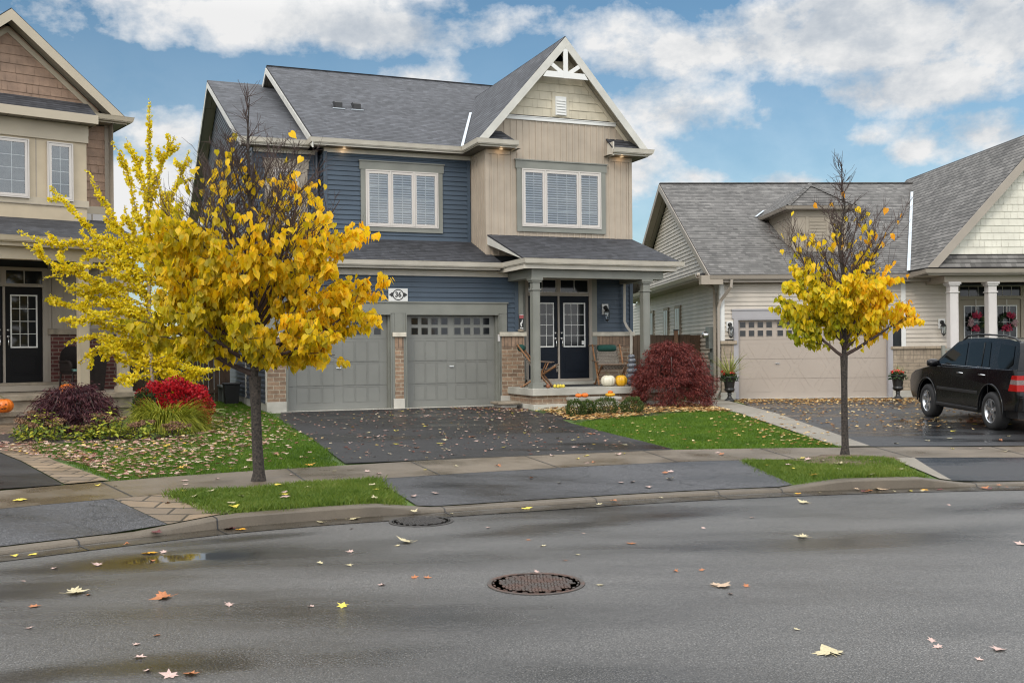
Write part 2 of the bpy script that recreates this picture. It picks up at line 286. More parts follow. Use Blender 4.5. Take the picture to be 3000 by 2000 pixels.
w=nd(nt,'ShaderNodeTexNoise',Scale=5.,Detail=6.); lk(nt,uv,w.inputs['Vector']); r=ramp(nt,w.outputs['Fac'],[(.4,(.075,.035,.022)),(.58,(.05,.042,.036))]); lk(nt,r.outputs[0],b.inputs['Base Color']); b.inputs['Roughness'].default_value=.45; M['iron']=m
# ------------------------------------------------------------------ mesh builder
class MB:
    def __init__(s): s.v=[]; s.f=[]; s.m=[]; s.mats=[]; s.sm=[]; s.calls=[]
    def mi(s,mat):
        if mat not in s.mats: s.mats.append(mat)
        return s.mats.index(mat)
    def face(s,pts,mat=None,smooth=False):
        i=len(s.v); s.v.extend([tuple(p) for p in pts]); s.f.append(list(range(i,i+len(pts)))); s.m.append(mat); s.sm.append(smooth); s.calls.append(((i,len(s.v)),len(s.f)-1,len(s.f)))
    def mesh(s,vs,fs,mat=None,smooth=False):
        i=len(s.v); s.v.extend([tuple(p) for p in vs]); nf=len(s.f)
        for f in fs: s.f.append([i+k for k in f]); s.m.append(mat); s.sm.append(smooth)
        s.calls.append(((i,len(s.v)),nf,len(s.f)))
    def box(s,x0,x1,y0,y1,z0,z1,mat=None):
        v=[(x0,y0,z0),(x1,y0,z0),(x1,y1,z0),(x0,y1,z0),(x0,y0,z1),(x1,y0,z1),(x1,y1,z1),(x0,y1,z1)]
        s.mesh(v,[(0,3,2,1),(4,5,6,7),(0,1,5,4),(1,2,6,5),(2,3,7,6),(3,0,4,7)],mat)
    def obox(s,O,A,B,C,mat=None):
        """box from corner O with edge vectors A,B,C"""
        O,A,B,C=map(Vector,(O,A,B,C))
        v=[O,O+A,O+A+B,O+B,O+C,O+A+C,O+A+B+C,O+B+C]
        fs=[(0,3,2,1),(4,5,6,7),(0,1,5,4),(1,2,6,5),(2,3,7,6),(3,0,4,7)]
        if A.cross(B).dot(C)<0: fs=[tuple(reversed(f)) for f in fs]
        s.mesh(v,fs,mat)
    def prism(s,poly,E,mat=None):
        """poly: list of 3D points, extruded by vector E"""
        E=Vector(E); P=[Vector(p) for p in poly]; n=len(P)
        nn=Vector((0,0,0))
        for i in range(n): nn+=P[i].cross(P[(i+1)%n])
        flip=nn.dot(E)>0
        vs=P+[p+E for p in P]
        fs=[list(range(n)),list(range(2*n-1,n-1,-1))]+[[ (i+1)%n,i,n+i,n+(i+1)%n] for i in range(n)]
        if flip: fs=[list(reversed(f)) for f in fs]
        s.mesh(vs,fs,mat)
    def tube(s,pts,rads,n=8,mat=None,caps=True,smooth=True):
        P=[Vector(p) for p in pts]; 
        if not isinstance(rads,(list,tuple)): rads=[rads]*len(P)
        rings=[]; a=None
        for i,p in enumerate(P):
            t=(P[min(i+1,len(P)-1)]-P[max(i-1,0)])
            if t.length<1e-9: t=Vector((0,0,1))
            t.normalize()
            if a is None:
                a=t.orthogonal().normalized()
            else:
                a=(a-t*a.dot(t)); a=a.normalized() if a.length>1e-6 else t.orthogonal().normalized()
            b=t.cross(a)
            rings.append([p+(a*math.cos(2*pi*k/n)+b*math.sin(2*pi*k/n))*rads[i] for k in range(n)])
        vs=[v for r in rings for v in r]; fs=[]
        for i in range(len(P)-1):
            for k in range(n):
                fs.append((i*n+k,i*n+(k+1)%n,(i+1)*n+(k+1)%n,(i+1)*n+k))
        s.mesh(vs,fs,mat,smooth)
        if caps:
            s.mesh(rings[0],[tuple(reversed(range(n)))],mat); s.mesh(rings[-1],[tuple(range(n))],mat)
    def lathe(s,prof,n=20,c=(0,0,0),mat=None,smooth=True,ribs=0,ribd=0.,sx=1.,sy=1.,axis='z',caps=True):
        vs=[];fs=[]
        for r,z in prof:
            for k in range(n):
                a=2*pi*k/n; rr=r*(1-ribd*(1-abs(math.cos(a*ribs/2)))) if ribs else r
                x,y,zz=rr*math.cos(a)*sx,rr*math.sin(a)*sy,z
                if axis=='y': x,y,zz=x,z,-rr*math.sin(a)
                if axis=='x': x,y,zz=z,rr*math.cos(a),rr*math.sin(a)
                vs.append((c[0]+x,c[1]+y,c[2]+zz))
        m=len(prof)
        for i in range(m-1):
            for k in range(n): fs.append((i*n+k,i*n+(k+1)%n,(i+1)*n+(k+1)%n,(i+1)*n+k))
        if caps and prof[0][0]>1e-5: fs.append(tuple(reversed(range(n))))
        if caps and prof[-1][0]>1e-5: fs.append(tuple(range((m-1)*n,m*n)))
        s.mesh(vs,fs,mat,smooth)
    def xf(s,Mx,start=0):
        for i in range(start,len(s.v)): s.v[i]=tuple(Mx@Vector(s.v[i]))
    def split(s,name,mat,parent=None,**k):
        groups=[]; prev=None
        for st_,nf0,nf1 in s.calls:
            b=MB(); off=st_[0]; b.v=s.v[st_[0]:st_[1]]; b.f=[[q-off for q in f] for f in s.f[nf0:nf1]]; b.m=s.m[nf0:nf1]; b.sm=s.sm[nf0:nf1]; b.build(name,mat,parent,**k)
    def build(s,name,mat,parent=None,uv=True,bevel=0,label=None):
        me=bpy.data.meshes.new(name)
        me.from_pydata(s.v,[],s.f)
        mats=[]
        def idx(mm):
            mm=mm or mat
            if mm not in mats: mats.append(mm)
            return mats.index(mm)
        mi=[idx(x) for x in s.m]
        for mm in mats: me.materials.append(M[mm] if isinstance(mm,str) else mm)
        me.polygons.foreach_set('material_index',mi)
        me.polygons.foreach_set('use_smooth',s.sm)
        if uv:
            me.update()
            ul=me.uv_layers.new(name='UVMap'); nl=len(me.loops)
            co=np.empty(len(me.vertices)*3); me.vertices.foreach_get('co',co); co=co.reshape(-1,3)
            li=np.empty(nl,dtype=np.int32); me.loops.foreach_get('vertex_index',li)
            npoly=len(me.polygons); nr=np.empty(npoly*3); me.polygons.foreach_get('normal',nr); nr=nr.reshape(-1,3)
            ls=np.empty(npoly,dtype=np.int32); me.polygons.foreach_get('loop_start',ls); lt=np.empty(npoly,dtype=np.int32); me.polygons.foreach_get('loop_total',lt)
            pn=np.repeat(nr,lt,axis=0)
            h=np.stack([-pn[:,1],pn[:,0],np.zeros(nl)],1); hl=np.linalg.norm(h,axis=1)
            flat=pn[:,2]>.97; h[flat]=(1,0,0); hl[flat]=1; h/=hl[:,None]
            # keep the horizontal axis pointing one way so neighbouring faces agree
            g=np.cross(pn,h); P=co[li]
            uvs=np.stack([(P*h).sum(1),(P*g).sum(1)],1)
            ul.data.foreach_set('uv',uvs.astype(np.float32).ravel())
        me.validate(); me.update()
        o=bpy.data.objects.new(name,me); COL.objects.link(o)
        if parent is not None: o.parent=parent
        if bevel:
            md=o.modifiers.new('bevel','BEVEL'); md.width=bevel; md.segments=2; md.limit_method='ANGLE'; md.angle_limit=rad(40)
        if label: o['label']=label
        return o
def tag(o,label=None,cat=None,group=None,kind=None):
    if label: o['label']=label
    if cat: o['category']=cat
    if group: o['group']=group
    if kind: o['kind']=kind
    return o
def thing(name,label,cat,loc=(0,0,0),rz=0.,group=None):
    o=bpy.data.objects.new(name,None); COL.objects.link(o); o.location=loc; o.rotation_euler=(0,0,rz); o.empty_display_size=.2
    return tag(o,label,cat,group)
def copy_tree(o,parent=None):
    c=o.copy(); COL.objects.link(c)
    if parent is not None: c.parent=parent
    for ch in [x for x in list(COL.objects) if x.parent==o]: copy_tree(ch,c)
    return c
# ------------------------------------------------------------------ camera (about 1.8 m above the road, 36.6 mm lens, half a degree of roll)
cam=bpy.data.cameras.new('camera'); co=bpy.data.objects.new('camera',cam); COL.objects.link(co)
co.location=(0,0,1.78); co.rotation_euler=(rad(90),.009,0); cam.lens=36.6; cam.sensor_width=36; cam.shift_y=20/3000.; cam.clip_end=3000; cam.clip_start=.1
sc.camera=co
# ------------------------------------------------------------------ world: sky, broken cloud
SUN_EL=rad(38); SUN_AZ=rad(-28)   # azimuth: the sun stands behind the camera, to its left
w=bpy.data.worlds.new('World'); sc.world=w; w.use_nodes=True; nt=w.node_tree; nt.nodes.clear()
out=nd(nt,'ShaderNodeOutputWorld')
sky=nd(nt,'ShaderNodeTexSky'); sky.sky_type='NISHITA'; sky.sun_disc=False; sky.sun_elevation=SUN_EL; sky.sun_rotation=pi+SUN_AZ*-1; sky.air_density=1.; sky.dust_density=.6; sky.ozone_density=2.
tnt=nd(nt,'ShaderNodeMix'); tnt.data_type='RGBA'; tnt.blend_type='MULTIPLY'; tnt.inputs[0].default_value=1.; tnt.inputs[7].default_value=(.78,.97,.97,1); lk(nt,sky.outputs[0],tnt.inputs[6])
bgs=nd(nt,'ShaderNodeBackground',Strength=.105); lk(nt,tnt.outputs[2],bgs.inputs[0])
tc=nd(nt,'ShaderNodeTexCoord'); D=tc.outputs['Generated']
nz=nd(nt,'ShaderNodeVectorMath',operation='NORMALIZE'); lk(nt,D,nz.inputs[0]); D=nz.outputs[0]
def noise(scale,detail=9.,rough=.58,off=(0,0,0),dist=0.,vs=(1,1,1.9)):
    mp=nd(nt,'ShaderNodeMapping'); mp.inputs['Location'].default_value=off; mp.inputs['Scale'].default_value=vs; lk(nt,D,mp.inputs[0])
    n=nd(nt,'ShaderNodeTexNoise',Scale=scale,Detail=detail,Roughness=rough,Distortion=dist); lk(nt,mp.outputs[0],n.inputs['Vector']); return n.outputs['Fac']
def mth(op,a,b=None,c=None,clamp=False):
    n=nd(nt,'ShaderNodeMath',operation=op); n.use_clamp=clamp
    for i,x in enumerate((a,b,c)):
        if x is None: continue
        if isinstance(x,(int,float)): n.inputs[i].default_value=x
        else: lk(nt,x,n.inputs[i])
    return n.outputs[0]
# each cloud: bearing (x/y), height (z/y), half-width, half-height, weight
def dsp(x,y,rx,ry,wt=1.): return ((x*1.2755-1500)/3050,(1020-y*1.2755)/3050,rx*1.2755/3050,ry*1.2755/3050,wt)
clouds=[dsp(560,30,360,78,1.1),dsp(830,75,200,50,.9),dsp(300,-10,180,45,.8),dsp(350,300,125,75,1.0),dsp(360,440,180,140,.95),dsp(1145,70,55,30,.38),dsp(965,200,120,50,.7),
 dsp(1640,120,270,92,1.05),dsp(1960,100,300,105,1.1),dsp(1760,60,200,60,.9),dsp(2120,205,260,62,1.0),dsp(2290,60,120,140,1.05),dsp(1540,260,220,95,.95),dsp(1470,360,170,120,.75),
 dsp(1605,412,110,44,.72),dsp(1820,424,150,34,.62),dsp(2010,322,90,36,.52),dsp(2120,345,100,42,.62),dsp(2260,320,160,62,.80)]
mask=None
for (a,e,rx,rz,wt) in clouds:
    v=Vector((a,1,e)); L_=v.length; v.normalize()
    sb=nd(nt,'ShaderNodeVectorMath',operation='SUBTRACT'); sb.inputs[1].default_value=v; lk(nt,D,sb.inputs[0])
    ml=nd(nt,'ShaderNodeVectorMath',operation='MULTIPLY'); ml.inputs[1].default_value=(L_/rx,.9/rx,L_/rz); lk(nt,sb.outputs[0],ml.inputs[0])
    ln=nd(nt,'ShaderNodeVectorMath',operation='LENGTH'); lk(nt,ml.outputs[0],ln.inputs[0])
    k=mth('MULTIPLY_ADD',ln.outputs['Value'],-wt*.75,wt)
    mask=k if mask is None else mth('MAXIMUM',mask,k)
mask=mth('MAXIMUM',mask,-1.1)
sep=nd(nt,'ShaderNodeSeparateXYZ'); lk(nt,D,sep.inputs[0])
# overcast added out of view (overhead, behind the camera, sides) for neutral light
side_=ramp(nt,mth('ABSOLUTE',sep.outputs['X']),[(.52,(0,)*3),(.70,(2.1,)*3)]).outputs[0]
over=ramp(nt,sep.outputs['Z'],[(.38,(0,)*3),(.56,(1.,)*3)]).outputs[0]
back=ramp(nt,mth('MULTIPLY',sep.outputs['Y'],-1.),[(0.,(0,)*3),(.3,(1.0,)*3)]).outputs[0]
mask=mth('MAXIMUM',mask,mth('MULTIPLY_ADD',mth('MAXIMUM',mth('MAXIMUM',over,back),side_),2.0,-.9))
n1=noise(7.,12.,.60,(3.1,1.7,.4),.1,(1,1,1.5))
nf=noise(26.,8.,.6,(1.,4.,2.),.1,(1,1,1.3))
d1=mth('MULTIPLY_ADD',mth('SUBTRACT',n1,.5),2.9,mask)
d1=mth('MULTIPLY_ADD',mth('SUBTRACT',nf,.5),.75,d1)
dens=ramp(nt,d1,[(.08,(0,)*3),(.30,(.5,)*3),(.58,(1,)*3)]).outputs[0]
# shading inside the clouds: bright tops, blue-grey undersides
n2=noise(7.,12.,.60,(3.1,1.7,.4+.035*1.5),.1,(1,1,1.5))
sh=mth('MULTIPLY_ADD',mth('SUBTRACT',n1,n2),2.6,.55)
n3=noise(3.2,6.,.5,(7.,2.,1.))
sh=mth('ADD',sh,mth('MULTIPLY',mth('SUBTRACT',n3,.5),1.1))
cc=ramp(nt,sh,[(.0,(.54,.61,.70)),(.32,(.72,.77,.83)),(.55,(.92,.94,.96)),(.75,(1.06,1.06,1.06))])
# out-of-view cloud overhead, behind and at the sides made brighter to light the scene
ov=ramp(nt,sep.outputs['Z'],[(.30,(.33,)*3),(.62,(1,)*3)]).outputs[0]
bk=ramp(nt,mth('MULTIPLY',sep.outputs['Y'],-1.),[(.0,(.33,)*3),(.5,(.85,)*3)]).outputs[0]
sd_=ramp(nt,mth('ABSOLUTE',sep.outputs['X']),[(.52,(.33,)*3),(.8,(.62,)*3)]).outputs[0]
ov=mth('MAXIMUM',ov,sd_)
bgc=nd(nt,'ShaderNodeBackground'); lk(nt,cc.outputs[0],bgc.inputs[0]); lk(nt,mth('MULTIPLY',mth('MAXIMUM',ov,bk),2.4),bgc.inputs[1])
# thin pale veil toward the horizon
hz=ramp(nt,sep.outputs['Z'],[(.0,(.55,)*3),(.12,(.25,)*3),(.3,(0,)*3)]).outputs[0]
dens2=mth('MAXIMUM',dens,hz)
mx=nd(nt,'ShaderNodeMixShader'); lk(nt,dens2,mx.inputs[0]); lk(nt,bgs.outputs[0],mx.inputs[1]); lk(nt,bgc.outputs[0],mx.inputs[2]); lk(nt,mx.outputs[0],out.inputs[0])
w.cycles.sampling_method='MANUAL'; w.cycles.sample_map_resolution=1024
sun=bpy.data.lights.new('sun','SUN'); so=bpy.data.objects.new('sun',sun); COL.objects.link(so); sun.energy=1.5; sun.angle=rad(16); sun.color=(1,.93,.83)
# direction to the sun
sd=Vector((math.sin(SUN_AZ)*math.cos(SUN_EL),-math.cos(SUN_AZ)*math.cos(SUN_EL),math.sin(SUN_EL)))
so.rotation_euler=sd.to_track_quat('Z','Y').to_euler()
sc.view_settings.view_transform='Standard'; sc.view_settings.look='None'; sc.view_settings.exposure=.04; sc.view_settings.gamma=1.
sc.cycles.use_denoising=True; sc.cycles.filter_width=1.15; sc.cycles.denoising_prefilter='ACCURATE'; sc.cycles.max_bounces=6; sc.cycles.transparent_max_bounces=8
# ------------------------------------------------------------------ street geometry: the kerb is one smooth curve, everything behind it follows
KP=[(-60.,-37.),(-30.,-12.3),(-12.,2.85),(-6.2,7.72),(-4.5,9.15),(-3.7,9.80),(-2.9,10.38),(-2.0,10.84),(-1.0,11.22),(0.,11.6),(.9,11.93),(1.85,12.25),(2.8,12.5),(3.8,12.70),(4.9,12.85),(6.,12.94),(7.5,12.98),(12.,12.9),(20.,12.6),(40.,11.4),(80.,8.)]
def catmull(P,step=.15):
    out=[]
    for i in range(1,len(P)-2):
        p0,p1,p2,p3=[np.array(P[k],float) for k in (i-1,i,i+1,i+2)]
        L=np.linalg.norm(p2-p1); n=max(2,int(L/step)) if L<3 else max(4,int(L/.8))
        # centripetal-ish tangents
        def tan(a,b,c):
            d1=np.linalg.norm(b-a);d2=np.linalg.norm(c-b)
            return ((b-a)/d1*d2+(c-b)/d2*d1)/(d1+d2)
        m1=tan(p0,p1,p2)*L; m2=tan(p1,p2,p3)*L
        for j in range(n):
            t=j/n; out.append((2*t**3-3*t*t+1)*p1+(t**3-2*t*t+t)*m1+(-2*t**3+3*t*t)*p2+(t**3-t*t)*m2)
    return np.array(out)
KC=catmull(KP)
KT=np.gradient(KC,axis=0); KT/=np.linalg.norm(KT,axis=1)[:,None]
for _ in range(10):   # smooth the normals
    KT[1:-1]=(KT[:-2]+KT[1:-1]*2+KT[2:])/4; KT/=np.linalg.norm(KT,axis=1)[:,None]
KN=np.stack([-KT[:,1],KT[:,0]],1)
KX=KC[:,0]
def interp(x,pts): return float(np.interp(x,[p[0] for p in pts],[p[1] for p in pts]))
def TF(x): return interp(x,[(-5,1.5),(-3,1.42),(0,1.66),(3,1.8),(5,1.6),(7,1.42)])
def TB(x): return interp(x,[(-5,2.68),(-3,2.74),(0,3.06),(3,3.1),(5,2.86),(7,2.66)])
def HK(x):  # kerb height along the street: dropped at the drives
    return interp(x,[(-12,.045),(-3.55,.045),(-2.85,.125),(-1.45,.125),(-.85,.045),(3.3,.045),(4.05,.13),(5.05,.13),(5.65,.045),(14,.045),(15,.13)])
def st(x,y):
    d=(KC[:,0]-x)**2+(KC[:,1]-y)**2; i=int(d.argmin())
    v=np.array([x,y])-KC[i]
    return float(KX[i]),float(v@KN[i])
def Est(kx,t):
    if t<=0: return 0.
    h=HK(kx)
    if t<.16: return h
    tf,tb=TF(kx),TB(kx)
    if t<tf: return h+(.20-h)*(t-.16)/(tf-.16)
    if t<tb: return .20+.03*(t-tf)/(tb-tf)
    cap=interp(kx,[(3.5,.42),(5.5,.36)])
    return min(.23+.0215*(t-tb),cap)
def E(x,y):
    return Est(*st(x,y))
def at_st(i,t): return KC[i]+KN[i]*t
# base ground to the horizon
mb=MB(); mb.face([(-900,-900,-.03),(900,-900,-.03),(900,900,-.03),(-900,900,-.03)])
tag(mb.build('ground','soil'),kind='structure')
# road surface with a gentle crown-free sheet, cut by the kerb
mb=MB(); n=len(KC)
for i in range(n-1):
    a,b=KC[i],KC[i+1]
    mb.face([(a[0],a[1],0),(a[0]-KN[i][0]*0,-60 if a[1]>-59 else a[1]-1,0),(b[0],-60 if b[1]>-59 else b[1]-1,0),(b[0],b[1],0)])
tag(mb.build('road','road'),kind='structure')
# terrain behind the kerb
rows=[.0,.16]
mb=MB(); ids=[]
idxs=list(range(0,n,1))
def rowsfor(i):
    x=KX[i]; tf,tb=TF(x),TB(x)
    return [.16,.6,1.05,tf-.004,tf,(tf+tb)/2,tb,tb+.01,tb+1.5,tb+3.,tb+4.5,tb+6.05,tb+7.5,tb+8.84,tb+12,tb+20,tb+40,tb+80]
prev=None
for i in idxs:
    r=[(*at_st(i,t),Est(KX[i],max(t,.161))-.006) for t in rowsfor(i)]
    if prev:
        for k in range(len(r)-1): mb.face([prev[k],r[k],r[k+1],prev[k+1]])
    prev=r
tag(mb.build('lawn','soil'),kind='structure')
# kerb with a rounded nose and gutter pan
mb=MB(); prev=None
for i in idxs:
    h=HK(KX[i])
    prof=[(-.30,.006),(-.05,.004),(0.,.012),(.006,h*.55),(.010,h-.020),(.020,h-.006),(.036,h),(.17,h+.002),(.17,-.05)]
    r=[(*at_st(i,t),z) for t,z in prof]
    if prev:
        for k in range(len(r)-1): mb.face([prev[k],r[k],r[k+1],prev[k+1]],'gutterwet' if k<2 else None,k in(2,3,4,5))
    prev=r
kerb=mb.build('kerb','kerb'); tag(kerb,kind='structure')
# kerb joints: dark hairline gaps
def near(x): return int(np.abs(KX-x).argmin())
# strips laid on the terrain -------------------------------------------------
def strip_st(name,mat,xs,t0f,t1f,off,nt_=4):
    mb=MB(); prev=None
    for i in [k for k in idxs if xs[0]<=KX[k]<=xs[1]]:
        r=[]
        for k in range(nt_+1):
            t=t0f(KX[i])+(t1f(KX[i])-t0f(KX[i]))*k/nt_
            r.append((*at_st(i,t),Est(KX[i],t)+off))
        if prev:
            for k in range(nt_): mb.face([prev[k],r[k],r[k+1],prev[k+1]])
        prev=r
    return mb
mb=strip_st('sidewalk','walk',(-60,60),TF,TB,.012)
# thickness edges of the slab
sw=tag(mb.build('sidewalk','walk'),kind='structure')
def drape(rowsL,rowsR,off,nc=6,sub=4):
    """sheet between two edge lines (same number of points), following the ground"""
    A=[];B=[]
    for L_,O in ((rowsL,A),(rowsR,B)):
        for a,b in zip(L_[:-1],L_[1:]):
            for k in range(sub): O.append((a[0]+(b[0]-a[0])*k/sub,a[1]+(b[1]-a[1])*k/sub))
        O.append(L_[-1])
    mb=MB(); prev=None
    for a,b in zip(A,B):
        r=[]
        for k in range(nc+1):
            x=a[0]+(b[0]-a[0])*k/nc; y=a[1]+(b[1]-a[1])*k/nc
            r.append((x,y,E(x,y)+off))
        if prev:
            for k in range(nc): mb.face([prev[k],prev[k+1],r[k+1],r[k]])
        prev=r
    return mb
def kpt(kx,t):
    i=near(kx); return tuple(at_st(i,t))
# main driveway (bottom at the sidewalk, top at the garage line)
DL=[(-2.27,14.08),(-2.75,15.5),(-3.28,17.09),(-3.8,18.5),(-4.35,19.9),(-4.75,21.2),(-5.05,22.75)]
DR=[(2.42,15.62),(2.1,16.7),(1.73,17.85),(1.45,18.8),(1.12,19.9),(.85,21.4),(-.07,24.85)]
DRb=[(2.42,15.62),(2.1,16.7),(1.73,17.85),(1.45,18.8),(1.12,19.9),(.80,21.6),(.50,23.2)]
tag(drape(DL,[*DR[:-1],(-.07,24.85)],.014,8).build('driveway','drive'),kind='structure')
mbx=drape([(-.07,24.9),(.25,24.1),(.47,23.3)],[(.60,22.0),(.55,22.5),(.50,23.25)],.015,3)
def strip_apron(x0a,x0b,x1a,x1b,mat,name,off=.010):
    L_=[kpt(x0a,.18),kpt((x0a+x0b)/2,.9),kpt(x0b,TF(x0b))]; R_=[kpt(x1a,.18),kpt((x1a+x1b)/2,.9),kpt(x1b,TF(x1b))]
    mb=MB(); ia,ib=near(x0a),near(x1a); nr=7; prev=None
    for r_ in range(nr+1):
        f=r_/nr; row=[]
        xl=x0a+(x0b-x0a)*f; xr=x1a+(x1b-x1a)*f
        for c in range(25):
            kx=xl+(xr-xl)*c/24; i=near(kx)
            # interpolate the curve position for smoothness
            px=np.interp(kx,KX,KC[:,0]); py=np.interp(kx,KX,KC[:,1]); nx=np.interp(kx,KX,KN[:,0]); ny=np.interp(kx,KX,KN[:,1])
            t=.17+(TF(kx)-.17)*f
            row.append((px+nx*t,py+ny*t,Est(kx,t)+off))
        if prev:
            for c in range(24): mb.face([prev[c],prev[c+1],row[c+1],row[c]])
        prev=row
    return tag(mb.build(name,mat),kind='structure')
# find kerb parameter of a world point
def kx_of(x,y): return st(x,y)[0]
strip_apron(kx_of(-1.14,11.41),kx_of(-1.64,12.7),kx_of(3.51,12.70),kx_of(3.14,14.1),'apron','driveway_apron')
strip_apron(-14.,-14.,kx_of(-3.3,9.98),kx_of(-4.32,11.19),'apron','driveway_apron')
strip_apron(kx_of(-3.3,9.98)+.005,kx_of(-4.32,11.19)+.005,kx_of(-2.99,10.75),kx_of(-3.82,11.55),'paver','paving')
strip_apron(kx_of(5.60,12.9),kx_of(5.58,14.45),14.,14.,'puddle','driveway_apron')
strip_apron(kx_of(5.32,12.9),kx_of(5.24,14.45),kx_of(5.60,12.9)-.005,kx_of(5.58,14.45)-.005,'path','path',.014)
# right driveway and front walk
PW=[(4.93,15.80),(4.88,17.4),(4.83,19.2),(4.76,21.7),(4.6,24.2),(4.4,27.0)]
PE=[(5.42,15.78),(5.45,17.4),(5.47,19.2),(5.50,21.7),(5.53,24.2),(5.56,27.6)]
tag(drape(PW,PE,.022,3).build('path','path'),kind='structure')
tag(drape([(5.425,15.78),(5.455,17.4),(5.475,19.2),(5.505,21.7),(5.535,24.2),(5.97,27.95)],[(12,15.5),(12.,17.2),(12.,19.),(12,21.5),(12,24.2),(11.4,28.2)],.016,10).build('driveway','puddle'),kind='structure')
# neighbour's drive on the left and its stone border walk
tag(drape([(-16,5.),(-18.5,7.5),(-20.,9.5)],[(-5.24,12.12),(-6.71,14.2),(-7.5,15.2)],.014,10).build('driveway','drive'),kind='structure')
tag(drape([(-5.23,12.13),(-6.70,14.21),(-7.49,15.21),(-9.6,16.7),(-12.,18.5)],[(-4.84,12.47),(-6.3,14.3),(-7.2,15.6),(-8.3,18.2),(-9.9,20.4)],.018,3).build('paving','paver'),kind='structure')
tag(drape([(-7.5,15.22),(-20,9.6)],[(-9.6,16.7),(-20,15)],.012,3).build('paving','paver'),kind='structure')
# garden beds
def blob(cx,cy,rx,ry,off,rot=0.,n=28,jit=.12):
    mb=MB(); c=(cx,cy,E(cx,cy)+off); ring=[]; ring2=[]
    random.seed(int(cx*100)&255)
    for k in range(n):
        a=2*pi*k/n; j=1+U(-jit,jit); x=rx*math.cos(a)*j; y=ry*math.sin(a)*j
        X=cx+x*math.cos(rot)-y*math.sin(rot); Y=cy+x*math.sin(rot)+y*math.cos(rot); ring.append((X,Y,E(X,Y)+off*.3))
        X=cx+.55*(x*math.cos(rot)-y*math.sin(rot)); Y=cy+.55*(x*math.sin(rot)+y*math.cos(rot)); ring2.append((X,Y,E(X,Y)+off))
    for k in range(n):
        mb.face([c,ring2[k],ring2[(k+1)%n]]); mb.face([ring2[k],ring[k],ring[(k+1)%n],ring2[(k+1)%n]])
    return mb
tag(blob(3.55,24.0,1.5,.8,.05,.3).build('garden_bed','mulch'),kind='structure')
tag(blob(1.9,22.0,1.9,.9,.02,.38).build('garden_bed','mulch'),kind='structure')
tag(blob(-7.3,17.7,1.9,1.3,.05,.6).build('garden_bed','mulch'),kind='structure')
tag(blob(4.64,14.3,.75,.6,.035,.1).build('garden_bed','dirt'),kind='structure')
# sidewalk joints (thin tooled grooves) : part of the slab, drawn as dark narrow strips 3 mm proud
mb=MB()
for kx in (-9.3,-7.8,-6.2,-4.75,-3.3,-1.85,-.35,1.15,2.65,4.15,5.65,7.2,8.7,10.2):
    px=lambda k,t:(np.interp(k,KX,KC[:,0])+np.interp(k,KX,KN[:,0])*t,np.interp(k,KX,KC[:,1])+np.interp(k,KX,KN[:,1])*t)
    tf,tb=TF(kx),TB(kx)
    for a in range(6):
        t0=tf+(tb-tf)*a/6; t1=tf+(tb-tf)*(a+1)/6
        p=[px(kx,t0),px(kx+.014,t0),px(kx+.014,t1),px(kx,t1)]
        mb.face([(q[0],q[1],Est(kx,(t0 if j in(0,1) else t1))+.0155) for j,q in enumerate(p)])
tag(mb.build('sidewalk_joint','blackplastic'),kind='structure')

# kerb joints: narrow open gaps across kerb and gutter
mb=MB()
for kx in (-7.2,-5.4,-4.0,-2.95,-.75,.95,2.45,3.25,5.75,7.6):
    px=lambda k,t:(np.interp(k,KX,KC[:,0])+np.interp(k,KX,KN[:,0])*t,np.interp(k,KX,KC[:,1])+np.interp(k,KX,KN[:,1])*t)
    h=HK(kx); pr=[(-.30,.009),(-.05,.007),(-.003,.014),(.003,h*.55),(.007,h-.018),(.018,h-.003),(.036,h+.003),(.165,h+.005)]
    for (t0,z0),(t1,z1) in zip(pr[:-1],pr[1:]):
        p=[px(kx,t0),px(kx+.012,t0),px(kx+.012,t1),px(kx,t1)]; mb.face([(*p[0],z0),(*p[1],z0),(*p[2],z1),(*p[3],z1)])
tag(mb.build('kerb_joint','blackplastic'),kind='structure')
# ------------------------------------------------------------------ house building kit (house frame: x along the front, y into the house, z up)
def siding(mb,O,Ud,Nd,z0,z1,ext,lap=.115,proud=.024,mat=None):
    """horizontal lap siding on a vertical plane; ext(z)->(u0,u1)"""
    O=Vector(O);Ud=Vector(Ud);Nd=Vector(Nd)
    z=z0
    while z<z1-1e-4:
        zt=min(z+lap,z1); a0,a1=ext(z); b0,b1=ext(zt)
        if a1-a0>.01:
            p=lambda u,zz,n: O+Ud*u+Vector((0,0,zz))+Nd*n
            zm=z+(zt-z)*.38; m0,m1=a0+(b0-a0)*.38,a1+(b1-a1)*.38
            pts=[p(a0,z,0),p(a1,z,0),p(a1,z,proud),p(a0,z,proud)]
            mb.face([pts[0],pts[1],pts[2],pts[3]],mat)
            mb.face([p(a0,z,proud),p(a1,z,proud),p(m1,zm,proud*.72),p(m0,zm,proud*.72)],mat)
            mb.face([p(m0,zm,proud*.72),p(m1,zm,proud*.72),p(m1,zm+.006,proud*.45),p(m0,zm+.006,proud*.45)],mat)
            mb.face([p(m0,zm+.006,proud*.45),p(m1,zm+.006,proud*.45),p(b1,zt,0),p(b0,zt,0)],mat)
        z=zt
def fsiding(mb,x0,x1,z0,z1,y,ext=None,**k):
    siding(mb,(0,y,0),(1,0,0),(0,-1,0),z0,z1,ext or (lambda z:(x0,x1)),**k)
